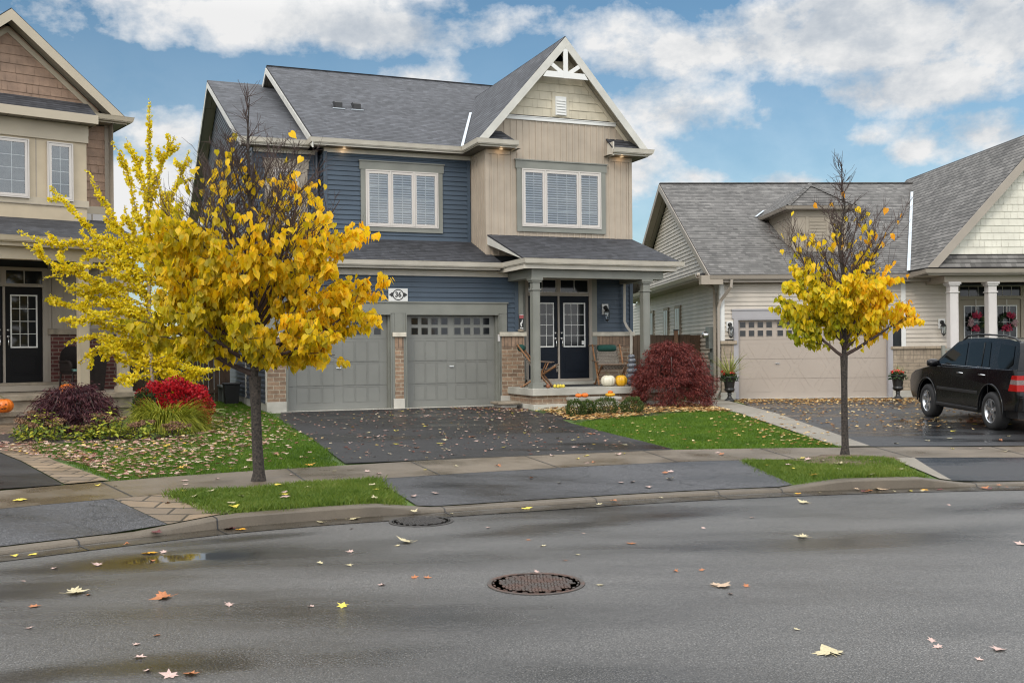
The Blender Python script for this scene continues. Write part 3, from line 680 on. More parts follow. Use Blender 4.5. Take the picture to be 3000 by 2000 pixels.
def shakes(mb,z0,z1,y,ext,row=.19,proud=.018,wmin=.11,wmax=.24,mat=None,seed=3):
    rr=random.Random(seed); z=z0
    while z<z1-1e-3:
        zt=min(z+row,z1); a0,a1=ext(z); b0,b1=ext(zt); u=min(a0,b0)
        lo,hi=min(a0,b0),max(a1,b1)
        u=lo
        while u<hi-1e-3:
            v=min(hi,u+rr.uniform(wmin,wmax)); g=.004
            # clip the shake to the slope
            def cl(uu,f): 
                l_=a0+(b0-a0)*f; h_=a1+(b1-a1)*f
                return min(max(uu,l_),h_)
            pr=proud*rr.uniform(.8,1.2)
            P=[(cl(u+g,0),y-pr,z),(cl(v-g,0),y-pr,z),(cl(v-g,1),y-.003,zt),(cl(u+g,1),y-.003,zt)]
            if P[1][0]-P[0][0]>.01: mb.face(P,mat); mb.face([(P[0][0],y,z),(P[1][0],y,z),P[1],P[0]],mat)
            u=v
        mb.face([(a0,y-.001,z),(a1,y-.001,z),(b1,y-.001,zt),(b0,y-.001,zt)],mat)
        z=zt
def battens(mb,x0,x1,zb,zt,y,step=.165,w=.04,d=.014,mat=None,off=0.):
    """vertical board and batten; zt may be a function of x"""
    f=zt if callable(zt) else (lambda x:zt)
    x=x0+off
    while x<x1-.01:
        a=x; b=min(x+w,x1); t=min(f(a),f(b))
        if t>zb+.02:
            mb.face([(a,y-d,zb),(b,y-d,zb),(b,y-d,t),(a,y-d,t)],mat)
            mb.face([(a,y,zb),(a,y-d,zb),(a,y-d,t),(a,y,t)],mat); mb.face([(b,y-d,zb),(b,y,zb),(b,y,t),(b,y-d,t)],mat)
        x+=step
def slab(mb,pts,t=.05,top='x',edge='shEdge'):
    """roof sheet: pts counter-clockwise seen from above; shingle top, dark edges"""
    P=[Vector(p) for p in pts]; nrm=(P[1]-P[0]).cross(P[2]-P[0]).normalized()
    if nrm.z<0: P.reverse(); nrm=-nrm
    Q=[p-nrm*t for p in P]; n=len(P)
    mb.mesh(P+Q,[list(range(n))],top); mb.mesh(P+Q,[list(range(2*n-1,n-1,-1))]+[[(i),(n+i),(n+(i+1)%n),((i+1)%n)] for i in range(n)],edge)
def beam(mb,A,B,w,h,up=(0,0,1),mat=None):
    """board from A to B (top centre line), width w sideways, depth h downward"""
    A=Vector(A);B=Vector(B);t=(B-A).normalized();s=t.cross(Vector(up)).normalized();u=s.cross(t).normalized()
    mb.obox(A-s*w/2-u*h,B-A,s*w,u*h,mat)
def gutter(mb,path,w=.12,h=.12,mat=None,side=-1):
    """K-style gutter swept along a level path (outer top edge given); side: outward is to the right (-1) of travel"""
    P=[Vector(p) for p in path]; n=len(P); rings=[]
    prof=[(0,0),(-.012,0),(-.012,-.018),(-.022,-.030),(-.022,-.055),(-.05,-.095),(-.05,-h),(-w,-h),(-w,.0),(-w+.006,0),(-w+.006,-h+.01),(-.03,-h+.02),(-.008,-.02)]
    for i in range(n):
        d1=(P[i]-P[i-1]).normalized() if i>0 else (P[1]-P[0]).normalized()
        d2=(P[i+1]-P[i]).normalized() if i<n-1 else d1
        o1=Vector((d1.y,-d1.x,0)); o2=Vector((d2.y,-d2.x,0)); o=(o1+o2); o=o/ (o.length_squared/2) if o.length>1e-6 else o1
        o=o* (1 if True else 1)
        rings.append([P[i]+o*a+Vector((0,0,b)) for a,b in prof])
    m=len(prof); vs=[v for r in rings for v in r]; fs=[]
    for i in range(n-1):
        for k in range(m): fs.append((i*m+k,(i+1)*m+k,(i+1)*m+(k+1)%m,i*m+(k+1)%m))
    mb.mesh(vs,fs,mat); mb.mesh(rings[0],[list(range(m))],mat); mb.mesh(rings[-1],[list(range(m-1,-1,-1))],mat)
def window(parent,x0,x1,z0,z1,y,units,trim='greytrim',head=.19,side=.115,sill=.10,louvre=True,grid=(2,4),frame='winframe',curtain=False,cap=.03,label=None,open_=.0,lou=(0,1,2)):
    """casement window with trim boards, sashes, muntins, plantation shutters; x0..x1,z0..z1 = outside of the vinyl frame"""
    t=.032; mb=MB()
    if trim:
        mb.box(x0-side,x0,y-t,y+.01,z0-sill,z1+.0,trim); mb.box(x1,x1+side,y-t,y+.01,z0-sill,z1,trim)
        mb.box(x0-side-.03,x1+side+.03,y-t-.012,y+.01,z1+.001,z1+head-cap,trim); mb.box(x0-side-.05,x1+side+.05,y-t-.035,y+.01,z1+head-cap+.001,z1+head,trim)
        mb.box(x0+.001,x1-.001,y-t,y+.01,z0-sill,z0-.001,trim)
    # outer frame
    f=.045; d=.055
    def ringbox(a,b,c,e,th,ya,yb,mat):
        mb.box(a,b,ya,yb,c,c+th,mat); mb.box(a,b,ya,yb,e-th,e,mat); mb.box(a,a+th,ya,yb,c+th+.0005,e-th-.0005,mat); mb.box(b-th,b,ya,yb,c+th+.0005,e-th-.0005,mat)
    ringbox(x0,x1,z0,z1,f*.6,y-t-.02,y+.01,frame)
    w=mb.build('window',frame,parent,label=label)
    tot=sum(units); xa=x0+f*.6
    inner=(x1-x0-f*1.2)
    for k,uw in enumerate(units):
        xb=xa+inner*uw/tot
        a,b=xa+.006,xb-.006; c,e=z0+f*.6+.006,z1-f*.6-.006
        mb=MB(); s=.055
        mb.box(a,b,y-t-.012,y-.005,c,c+s,frame); mb.box(a,b,y-t-.012,y-.005,e-s,e,frame); mb.box(a,a+s,y-t-.012,y-.005,c+s+.0005,e-s-.0005,frame); mb.box(b-s,b,y-t-.012,y-.005,c+s+.0005,e-s-.0005,frame)
        if k<len(units)-1: mb.box(xb-.014,xb+.014,y-t-.028,y-.005,z0+f*.6,z1-f*.6,frame)
        mb.build('sash',frame,w)
        ga,gb,gc,ge=a+s,b-s,c+s,e-s
        mb=MB(); mb.face([(ga,y-.026,gc),(gb,y-.026,gc),(gb,y-.026,ge),(ga,y-.026,ge)]); mb.build('pane','glass',w)
        if grid:
            nx=grid[0] if not isinstance(grid[0],(list,tuple)) else grid[0][k]
            mb=MB(); m_=.007
            for i in range(1,nx): 
                xx=ga+(gb-ga)*i/nx; mb.box(xx-m_,xx+m_,y-.024,y-.019,gc,ge)
            for j in range(1,grid[1]):
                zz=gc+(ge-gc)*j/grid[1]; mb.box(ga,gb,y-.0235,y-.0195,zz-m_,zz+m_)
            mb.build('muntin','muntin',w)
        if louvre:
            mb=MB(); zz=gc+.05; yb=y-.009
            while zz<ge-.03:
                tl=.030
                mb.obox((ga+.012,yb-.007,zz-tl*.5),(gb-ga-.024,0,0),(0,.012,tl*.9),(0,.003,-.002))
                zz+=.058
            mb.box(ga,ga+.012,y-.016,y-.006,gc,ge); mb.box(gb-.012,gb,y-.016,y-.006,gc,ge)
            mb.build('shutter','shutter',w)
        mb=MB()
        if curtain:
            nn=14
            for q in range(nn):
                u0=ga+(gb-ga)*q/nn; u1=ga+(gb-ga)*(q+1)/nn; ya,yb=(y-.004,y-.012) if q%2 else (y-.012,y-.004)
                mb.face([(u0,ya,gc),(u1,yb,gc),(u1,yb,ge),(u0,ya,ge)])
            mb.build('curtain','curtain',w)
        else:
            mb.face([(ga,y-.0045,gc),(gb,y-.0045,gc),(gb,y-.0045,ge),(ga,y-.0045,ge)]); mb.build('room_behind','inside',w)
        xa=xb
    return w
def garage_door(parent,x0,x1,z0,z1,y,mat,trimmat,style='grid',hx=None,groups=2,label=None,nwin=4):
    mb=MB(); y1=y+.02
    H=z1-z0; rows=4; rh=H/rows
    for r in range(rows):
        a=z0+r*rh; mb.box(x0,x1,y,y+.04,a+(.005 if r else 0),a+rh-.005)
        # groove between panels
    mb.box(x0,x1,y+.012,y+.03,z0,z1)
    W=x1-x0
    def rim(a,b,c,e,th=.010,pr=.007):
        # raised rectangular moulding
        mb.box(a,b,y-pr,y+.001,c,c+th); mb.box(a,b,y-pr,y+.001,e-th,e); mb.box(a,a+th,y-pr,y+.001,c+th,e-th); mb.box(b-th,b,y-pr,y+.001,c+th,e-th)
    if style=='grid':
        for g in range(2):
            gx0=x0+.17+g*(W-.17)/2; gw=(W-.17)/2-.17
            for k in range(3):
                a=gx0+gw*k/3+.012; b=gx0+gw*(k+1)/3-.012
                rim(a,b,z0+.16,z0+rh-.02); rim(a,b,z0+rh+.02,z0+2*rh-.02); rim(a,b,z0+2*rh+.02,z0+3*rh-.05)
    else:
        # cross-buck mouldings
        def bar(p,q,th=.009,pr=.004):
            A=Vector((p[0],y-pr,p[1]));B=Vector((q[0],y-pr,q[1]));t=(B-A).normalized();s_=t.cross(Vector((0,1,0))).normalized()*th
            mb.obox(A-s_/2,B-A,s_,Vector((0,pr+.001,0)))
        nb=4; bw=(W-.2)/nb
        for k in range(nb):
            a=x0+.1+k*bw; b=a+bw; c=(a+b)/2; zb,zt=z0+.17,z0+3*rh-.1; zm=(zb+zt)/2; g=.10; hw=bw*.34
            bar((c-hw,zb),(c+hw,zb)); bar((c-hw,zt),(c+hw,zt))
            bar((c-hw,zb),(c,zm-g)); bar((c+hw,zb),(c,zm-g)); bar((c-hw,zt),(c,zm+g)); bar((c+hw,zt),(c,zm+g))
            bar((c-hw-.11,zb+.12),(c-.09,zm)); bar((c-hw-.11,zt-.12),(c-.09,zm)); bar((c+hw+.11,zb+.12),(c+.09,zm)); bar((c+hw+.11,zt-.12),(c+.09,zm))
    door=mb.build('garage_door',mat,parent,label=label)
    # window lites: a frame of bars with dark glass behind
    zc=z0+3*rh; ls=.155; gap=.085
    ng=groups
    for g in range(ng):
        gx0=x0+ (W/ng)*g; gw=W/ng
        tot=nwin*ls+(nwin-1)*gap; s0=gx0+(gw-tot)/2+(.02 if g==0 else -.02)*(1 if ng==2 else 0)
        for k in range(nwin):
            for j in range(2):
                a=s0+k*(ls+gap); c=zc+.09+j*(ls+.075)
                mb=MB(); e=.012
                mb.box(a-e,a+ls+e,y-.009,y-.001,c-e,c); mb.box(a-e,a+ls+e,y-.009,y-.001,c+ls,c+ls+e); mb.box(a-e,a,y-.009,y-.001,c,c+ls); mb.box(a+ls,a+ls+e,y-.009,y-.001,c,c+ls)
                mb.face([(a,y-.003,c),(a+ls,y-.003,c),(a+ls,y-.003,c+ls),(a,y-.003,c+ls)],'darkglass')
                mb.build('window_lite',mat,door)
    hx=hx or (x0+x1)/2
    mb=MB(); hz=z0+.93
    mb.lathe([(.012,0),(.014,.02),(.010,.035),(.0,.04)],10,(hx,y-.03,hz),'chrome',axis='y'); mb.box(hx-.055,hx+.055,y-.035,y-.02,hz-.012,hz+.012,'chrome')
    mb.build('handle','chrome',door)
    return door
def entry_door(parent,x0,x1,z0,z1,y,mat,glass0=.38,hinge=1,cols=3,rows_=4,label=None,lite='muntin',inset=.11,sub=None):
    mb=MB(); mb.box(x0,x1,y,y+.045,z0,z1)
    # raised lower panel
    a,b=x0+inset,x1-inset; mb.box(a,b,y-.008,y+.001,z0+.15,z0+(z1-z0)*glass0-.14); mb.box(a+.04,b-.04,y-.016,y-.007,z0+.19,z0+(z1-z0)*glass0-.18)
    d=mb.build('entry_door',mat,parent,bevel=.004,label=label)
    c=z0+(z1-z0)*glass0; e=z1-.16; f=.03
    mb=MB(); mb.box(a-.01,b+.01,y-.02,y-.001,c,c+f); mb.box(a-.01,b+.01,y-.02,y-.001,e-f,e); mb.box(a-.01,a-.01+f,y-.02,y-.001,c+f,e-f); mb.box(b+.01-f,b+.01,y-.02,y-.001,c+f,e-f)
    ga,gb,gc,ge=a-.01+f,b+.01-f,c+f,e-f
    for i in range(1,cols): xx=ga+(gb-ga)*i/cols; mb.box(xx-.006,xx+.006,y-.014,y-.008,gc,ge)
    for j in range(1,rows_): zz=gc+(ge-gc)*j/rows_; mb.box(ga,gb,y-.0135,y-.0085,zz-.006,zz+.006)
    mb.build('door_lite_frame',lite,d)
    mb=MB(); mb.face([(ga,y-.006,gc),(gb,y-.006,gc),(gb,y-.006,ge),(ga,y-.006,ge)]); mb.build('door_glass','darkglass',d)
    hx=x0+.055 if hinge>0 else x1-.055
    mb=MB(); 
    mb.lathe([(.028,0),(.028,-.012),(.0,-.018)],14,(hx,y-.002,z0+1.12),'chrome',axis='y')
    mb.lathe([(.03,0),(.03,-.01),(.0,-.014)],14,(hx,y-.002,z0+.98),'chrome',axis='y')
    mb.tube([(hx,y-.015,z0+.95),(hx,y-.055,z0+.93),(hx,y-.06,z0+.86),(hx,y-.055,z0+.80),(hx,y-.012,z0+.78)],.009,8,'chrome')
    mb.build('handle','chrome',d)
    return d
def lantern(parent,x,y,z,s=1.,plate=True,name='wall_lantern',dropside=0):
    mb=MB()
    if plate: mb.box(x-.085*s,x+.085*s,y-.03,y-.0,z-.02,z+.24*s,'muntin')
    mb.lathe([(.055*s,0),(.055*s,-.02),(.03*s,-.035),(0,-.04)],12,(x,y-.03,z+.15*s),None,axis='y')
    yc=y-.13*s
    mb.tube([(x,y-.05,z+.15*s),(x,y-.09*s,z+.19*s),(x,yc,z+.17*s),(x,yc,z+.12*s)],.012*s,8)
    # roof, cage, finial
    mb.lathe([(.0,.16*s),(.02*s,.13*s),(.075*s,.06*s),(.085*s,.05*s),(.085*s,.04*s),(.0,.04*s)],6,(x,yc,z),smooth=False)
    mb.lathe([(.0,-.22*s),(.012*s,-.19*s),(.05*s,-.16*s),(.055*s,-.145*s),(.0,-.145*s)],6,(x,yc,z),smooth=False)
    for k in range(6):
        a=2*pi*k/6; mb.tube([(x+.078*s*math.cos(a),yc+.078*s*math.sin(a),z+.04*s),(x+.052*s*math.cos(a),yc+.052*s*math.sin(a),z-.15*s)],.005*s,5)
    r=mb.build(name,'blackmetal',parent)
    mb=MB(); mb.lathe([(.074*s,.04*s),(.049*s,-.15*s)],6,(x,yc,z),smooth=False); mb.build('lamp_glass','clearglass',r)
    mb=MB(); mb.lathe([(.0,-.08*s),(.02*s,-.06*s),(.024*s,-.03*s),(.012*s,.0),(.012*s,.04*s)],10,(x,yc,z)); mb.build('bulb','muntin',r)
    return r
def downspout(parent,path,w=.07,mat='offwhite'):
    mb=MB(); P=[Vector(p) for p in path]
    mb.tube(path,w*.62,4,mat,smooth=False)
    return mb.build('downspout',mat,parent)
def column(parent,cx,cy,z0,z1,w=.2,mat='greytrim',base=True,panel=True):
    mb=MB(); h=w/2
    mb.box(cx-h,cx+h,cy-h,cy+h,z0+.12,z1-.10)
    for a,b,k in ((z0,z0+.10,.045),(z0+.1005,z0+.125,.025),(z1-.28,z1-.25,.025),(z1-.10,z1-.06,.03),(z1-.0595,z1,.055)):
        mb.box(cx-h-k,cx+h+k,cy-h-k,cy+h+k,a,b)
    if panel:
        for sx in(-1,1): mb.box(cx+sx*(h-.022)-.004,cx+sx*(h-.022)+.004,cy-h-.004,cy-h+.001,z0+.13,z1-.3)
    return mb.build('column',mat,parent,bevel=.004)
# ================================================================== THE BLUE HOUSE (No. 36)
HA=rad(21.5); HO=(-5.335,22.649,0)
H=thing('house','blue and beige two-storey house numbered 36 with two grey garage doors','house',HO,HA)
Z0=.40
# unseen core boxes added inside to stop light leaking between the wall sheets
mb=MB(); mb.box(1.60,9.10,1.45,15.2,Z0-.3,6.5); mb.box(.03,1.59,1.90,15.2,Z0-.3,6.5); mb.box(.03,5.86,.23,1.5,Z0-.3,3.7); mb.box(5.3,9.1,.36,1.44,Z0-.3,6.4)
mb.build('light_block_core','inside',H)
# --- left side wall (facing the neighbour) and gable
mb=MB()
siding(mb,(0,0,0),(0,1,0),(-1,0,0),.62,3.75,lambda z:(.0,15.))
gz=lambda z:(1.85,15.0) if z<6.55 else (1.85+(z-6.55)/.409,16.5-(z-6.55)/.409)
siding(mb,(0,0,0),(0,1,0),(-1,0,0),3.75,9.5,gz)
mb.build('side_wall','slate',H)
mb=MB(); mb.box(-.012,.03,.0,15.,Z0-.35,.615); mb.build('foundation','conc',H)
mb=MB(); mb.box(-.03,.0,-.0,.08,.62,3.72); mb.box(-.03,.0,3.4,3.5,.62,3.3); mb.box(-.03,.0,1.85,1.95,3.72,6.5,'slate')
for a in(6.,8.5):mb.box(-.03,.0,a,a+.08,4.6,6.2)
mb.split('corner_board','offwhite',H)
# --- garage front, blue lap siding above the doors
mb=MB(); fsiding(mb,.0,5.62,2.86,3.47,.0); fsiding(mb,5.62,5.80,2.17,3.47,.0); mb.build('front_wall','blue',H)
mb=MB(); mb.box(5.80,5.90,-.018,.03,2.17,3.47); mb.box(5.885,5.90,.03,.33,2.17,3.47); mb.split('corner_board','blue',H)
# piers: brick with stone cap and concrete foot
def pier(x0,x1,y0,y1,zt=2.06,full=True,rnd=.0):
    mb=MB(); mb.box(x0,x1,y0,y1,.66,zt-.26,'brick'); mb.box(x0,x1,y0,y1,zt-.26+.0005,zt-.001,'soldier'); 
    return mb.build('brick_pier','brick',H)
pier(.0,.40,-.05,.1); pier(2.86,3.06,-.05,.1); pier(5.46,6.03,-.05,.33)
mb=MB(); 
for a,b in((.0,.41),(2.84,3.08),(5.44,6.05)): mb.box(a-.02,b+.0,-.06,.1,Z0-.3,.659)
mb.split('pier_base','conc',H,bevel=.006)
mb=MB()
for a,b in((-.01,.44),(2.80,3.12),(5.40,6.08)):
    mb.box(a,b,-.10,.12,2.062,2.165)
mb.split('stone_cap','stone',H,bevel=.012)
mb=MB(); mb.box(5.9,6.03,.0,.33,2.17,3.47,'greytrim'); mb.build('wall_panel','greytrim',H)
# grey header and jambs round the garage doors
mb=MB(); mb.box(-.0,5.60,-.04,.0,2.60,2.835); mb.box(-.02,5.63,-.065,.0,2.836,2.87)
mb.box(.40,.44,-.045,.22,.43,2.60); mb.box(2.76,2.86,-.03,.05,.43,2.60); mb.box(2.865,3.055,-.035,.05,2.17,2.60); mb.box(3.06,3.14,-.03,.05,.43,2.60); mb.box(5.38,5.46,-.03,.05,.43,2.60); mb.box(5.46,5.6,-.035,.0,2.17,2.60); mb.box(.0,.39,-.035,.0,2.17,2.60)
for a,b in((.44,2.76),(3.14,5.38)):
    mb.box(a,a+.04,.05,.22,.43,2.56); mb.box(b-.04,b,.05,.22,.43,2.56); mb.box(a,b,-.03,.22,2.56,2.599); mb.box(a-.02,a,-.055,-.029,.43,2.60); mb.box(b,b+.02,-.055,-.029,.43,2.60); mb.box(a-.02,b+.02,-.055,-.041,2.565,2.60)
mb.build('door_casing','greytrim',H)
garage_door(H,.48,2.72,.445,2.555,.15,'gdoor','greytrim'); garage_door(H,3.18,5.34,.445,2.555,.15,'gdoor','greytrim')
mb=MB(); mb.box(.3,5.5,-.10,.2,.36,.442); mb.build('door_sill','conc',H)
mb=MB(); mb.box(5.36,5.41,-.06,-.031,1.95,2.11,'mauve'); mb.build('keypad','mauve',H)
# --- pent roof over the garage
S=.372; pz=lambda y: 3.79+(y+.32)*S
mb=MB(); slab(mb,[(-.33,-.32,pz(-.32)),(5.36,-.32,pz(-.32)),(5.36,1.40,pz(1.40)),(-.33,1.40,pz(1.40))],.04,'shA2')
mb.build('lower_roof','shA2',H)
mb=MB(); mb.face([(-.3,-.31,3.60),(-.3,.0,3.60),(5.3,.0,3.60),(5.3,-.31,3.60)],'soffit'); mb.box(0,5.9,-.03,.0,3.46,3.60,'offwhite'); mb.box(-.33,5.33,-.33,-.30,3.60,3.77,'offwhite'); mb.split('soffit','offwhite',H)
mb=MB(); gutter(mb,[(-.42,-.45,3.77),(5.33,-.45,3.77),(5.33,-1.82,3.77),(9.33,-1.82,3.77),(9.40,-1.82,3.77)],mat='offwhite'); 
mb.build('gutter','offwhite',H)
# --- upper blue wall and left wing wall
mb=MB(); fsiding(mb,1.63,5.20,4.3,6.44,1.40); mb.build('upper_wall','blue',H)
mb=MB(); fsiding(mb,.0,1.56,4.35,6.44,1.85); siding(mb,(1.56,0,0),(0,1,0),(-1,0,0),4.3,6.44,lambda z:(1.48,1.85)); mb.build('upper_wall','blue',H)
mb=MB(); mb.box(1.55,1.64,1.37,1.47,4.3,6.46); mb.box(5.12,5.20,1.37,1.40,4.42,6.44);mb.split('corner_board','blue',H)
mb=MB(); mb.tube([(1.47,1.78,6.5),(1.47,1.78,4.5)],.04,8,'slate'); mb.build('downspout','slate',H)
mb=MB(); mb.box(1.56,5.22,1.372,1.40,6.44,6.54); mb.box(.0,1.5,1.822,1.85,6.44,6.54); mb.build('frieze','offwhite',H)
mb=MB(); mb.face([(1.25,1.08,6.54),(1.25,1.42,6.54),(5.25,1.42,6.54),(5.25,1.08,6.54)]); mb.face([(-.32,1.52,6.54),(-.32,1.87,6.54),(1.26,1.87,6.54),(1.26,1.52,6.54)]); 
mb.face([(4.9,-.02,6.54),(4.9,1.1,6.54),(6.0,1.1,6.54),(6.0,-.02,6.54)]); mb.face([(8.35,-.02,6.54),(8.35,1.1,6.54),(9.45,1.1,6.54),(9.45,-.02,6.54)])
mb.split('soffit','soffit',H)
window(H,2.55,4.36,4.72,6.08,1.385,[1,1,1],'greytrim',head=.22,side=.115,sill=.11,grid=(2,4))
window(H,.45,1.05,4.72,6.08,1.835,[1],'tan2',head=.22,side=.2,sill=.11,grid=(2,4))
# --- main roof
zr=10.17; ez=6.70; yr=8.2; ye=1.06
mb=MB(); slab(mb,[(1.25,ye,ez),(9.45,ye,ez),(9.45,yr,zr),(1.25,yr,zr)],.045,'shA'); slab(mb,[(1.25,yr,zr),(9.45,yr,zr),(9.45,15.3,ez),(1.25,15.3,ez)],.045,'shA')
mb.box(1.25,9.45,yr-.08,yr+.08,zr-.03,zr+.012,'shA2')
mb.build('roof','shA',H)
mb=MB(); slab(mb,[(-.35,1.50,6.71),(1.6,1.50,6.71),(1.6,9.2,9.86),(-.35,9.2,9.86)],.045,'shA'); slab(mb,[(-.35,9.2,9.86),(1.6,9.2,9.86),(1.6,16.9,6.71),(-.35,16.9,6.71)],.045,'shA')
mb.build('roof','shA',H)
# rake boards + sloping soffits
mb=MB()
def rake(mb,x,ya,za,yb,zb,h=.17,t=.03,mat='white'):
    A=Vector((x,ya,za));B=Vector((x,yb,zb)); mb.prism([A,B,B-Vector((0,0,h)),A-Vector((0,0,h))],(t,0,0),mat)
rake(mb,-.355,1.46,6.66,9.2,9.80); rake(mb,-.355,16.9,6.66,9.2,9.80); rake(mb,1.22,1.02,6.63,8.2,10.11); rake(mb,1.22,15.3,6.63,8.2,10.11)
mb.build('rake_board','white',H)
mb=MB()
mb.face([(-.33,1.5,6.53),(-.33,9.2,9.68),(.0,9.2,9.68),(.0,1.5,6.53)]); mb.face([(-.33,16.9,6.53),(.0,16.9,6.53),(.0,9.2,9.68),(-.33,9.2,9.68)])
mb.face([(1.25,1.06,6.52),(1.25,8.2,10.0),(1.56,8.2,10.0),(1.56,1.06,6.52)]); mb.face([(1.25,15.3,6.52),(1.56,15.3,6.52),(1.56,8.2,10.),(1.25,8.2,10.)])
mb.split('soffit','soffit',H)
mb=MB(); gx=lambda z:(1.4+(z-6.6)/.49,15.2-(z-6.6)/.49)
siding(mb,(1.56,0,0),(0,1,0),(-1,0,0),6.6,10.,gx); mb.build('gable_wall','slate',H)
mb=MB(); mb.prism([(1.60,1.5,6.5),(1.60,8.2,9.98),(1.60,15,6.5)],(7.4,0,0)); mb.build('attic_core','inside',H)
mb=MB(); mb.prism([(.03,1.9,6.5),(.03,9.2,9.6),(.03,16.4,6.5)],(1.5,0,0)); mb.build('attic_core','inside',H)
# flashing where the main rake meets the wing roof
mb=MB(); mb.prism([(-.0,.0,0),(0,.0,0),(0,0,0)],(0,0,0)) if False else None
# gutters of the upper eave (wing, main, round the front gable)
mb=MB(); gutter(mb,[(-.36,1.41,6.70),(1.17,1.41,6.70),(1.17,.98,6.70),(4.84,.98,6.70),(4.84,-.17,6.70),(5.90,-.17,6.70)]); gutter(mb,[(8.42,-.17,6.70),(9.55,-.17,6.70),(9.55,.98,6.70)])
mb.build('gutter','offwhite',H)
mb=MB(); mb.box(4.93,4.96,-.05,1.1,6.54,6.7); mb.box(4.93,5.86,-.05,-.02,6.54,6.7); mb.box(8.45,9.43,-.05,-.02,6.54,6.7); mb.box(9.40,9.43,-.02,1.1,6.54,6.7); mb.box(5.855,5.885,-.05,.29,6.52,6.66);mb.box(8.445,8.475,-.05,.29,6.52,6.86)
mb.box(-.33,1.25,1.50,1.53,6.54,6.68); mb.box(1.27,4.95,1.06,1.09,6.54,6.68)
mb.split('fascia','offwhite',H)
# roof vents
for a,b in((2.40,7.83),(2.98,7.84)):
    pass
V=[(2.46,4.05),(2.95,4.05)]
for vx,vy in V:
    vz=ez+(vy-ye)*.4916
    mb=MB(); mb.prism([(vx-.10,vy-.18,vz-.12),(vx-.10,vy-.18,vz+.06),(vx-.10,vy-.12,vz+.10),(vx-.10,vy+.16,vz+.14)],(.20,0,0)); mb.box(vx-.16,vx+.16,vy-.24,vy-.19,vz-.12,vz-.098,'flash')
    mb.box(vx-.085,vx+.085,vy-.185,vy-.181,vz-.08,vz+.05,'blackmetal')
    mb.build('roof_vent','blackplastic',H)
# --- front gable over the beige bay
px,pzk=7.17,9.33; gs=(pzk-6.71)/2.24
def gtop(x): return pzk-.16-abs(x-px)*gs      # underside of the rakes
mb=MB(); slab(mb,[(4.93,-.05,6.71),(px,-.05,pzk),(px,6.4,pzk),(4.93,6.4,6.71)],.045,'shA'); slab(mb,[(px,-.05,pzk),(9.41,-.05,6.71),(9.41,6.4,6.71),(px,6.4,pzk)],.045,'shA')
mb.build('gable_roof','shA',H)
mb=MB()
# rake boards on the front face
for sx in(-1,1):
    A=(px,-.08,pzk-.03); B=(px+sx*2.25,-.08,6.70-.0); th=.265
    mb.prism([A,B,(px+sx*(2.25-th/gs*.98),-.08,6.70),(px,-.08,pzk-.03-th)],(0,.03,0),'white')
mb.build('rake_board','white',H)
mb=MB()
for sx in(-1,1): mb.face([(px,-.05,pzk-.17),(px+sx*2.1,-.05,pzk-.17-2.1*gs),(px+sx*2.1,.3,pzk-.17-2.1*gs),(px,.3,pzk-.17)])
mb.split('soffit','soffit',H)
mb=MB()   # sunburst truss
zb=8.30
mb.prism([(px-.60,-.076,zb),(px+.60,-.076,zb),(px+.50,-.076,zb+.145),(px-.50,-.076,zb+.145)],(0,.028,0)); mb.box(px-.06,px+.06,-.079,-.046,zb-.004,9.02)
for sx in(-1,1): beam(mb,(px+sx*.04,-.060,zb+.15),(px+sx*.40,-.060,zb+.40),.026,.10,up=(0,0,1))
mb.build('gable_truss','muntin',H,bevel=.004)
# walls of the bay
mb=MB()
fw=lambda z:(px-(pzk-.17-z)/gs,px+(pzk-.17-z)/gs)
zt=7.30
mb.face([(5.22,.30,4.0),(9.13,.30,4.0),(9.13,.30,6.86),(fw(7.3)[1],.30,zt),(fw(7.3)[0],.30,zt),(5.22,.30,6.86)],'beige')
battens(mb,5.30,9.05,4.0,lambda x:min(zt,gtop(x)-.02) if 5.55<x<8.8 else 6.6,.30,off=.06)
mb.face([(5.22,.30,3.9),(5.22,1.42,3.9),(5.22,1.42,6.54),(5.22,.30,6.54)][::-1])
for k in range(1,7):
    a=.30+k*.155; mb.box(5.208,5.22,a,a+.035,3.9,6.50)
mb.box(5.205,5.30,.285,.38,3.85,6.53); mb.box(9.05,9.14,.285,.38,3.5,6.53)
mb.face([(9.13,.3,.4),(9.13,15.2,.4),(9.13,15.2,6.6),(9.13,.3,6.6)],'beigesiding')  # hidden right wall of the blue house, made beige to bounce less blue light
mb.box(5.22,5.84,.272,.30,6.43,6.535); mb.box(8.5,9.1,.272,.30,6.43,6.535)
mb.build('bay_wall','beige',H)
mb=MB(); shakes(mb,7.42,8.8,.292,lambda z:fw(z+.03),row=.205,mat='cream'); mb.build('gable_wall','cream',H)
mb=MB(); mb.box(fw(7.36)[0]+.02,fw(7.36)[1]-.02,.262,.30,7.30,7.375,'muntin'); mb.box(fw(7.36)[0]+.02,fw(7.36)[1]-.02,.25,.30,7.375,7.395,'muntin')
for sx in(-1,1):  # frieze boards under the gable soffit
    mb.prism([(px,.27,pzk-.18),(px+sx*1.95,.27,pzk-.18-1.95*gs),(px+sx*(1.95-.11),.27,pzk-.18-1.95*gs),(px,.27,pzk-.18-.14)],(0,.03,0),'cream')
mb.build('band_board','muntin',H)
mb=MB(); mb.box(6.95,7.40,.258,.30,7.44,8.02,'cream'); mb.box(7.03,7.32,.235,.26,7.47,7.93,'muntin'); 
for k in range(6): mb.obox((7.06,.236,7.51+k*.067),(.23,0,0),(0,-.018,-.03),(0,.004,.012),'muntin')
mb.build('gable_vent','muntin',H)
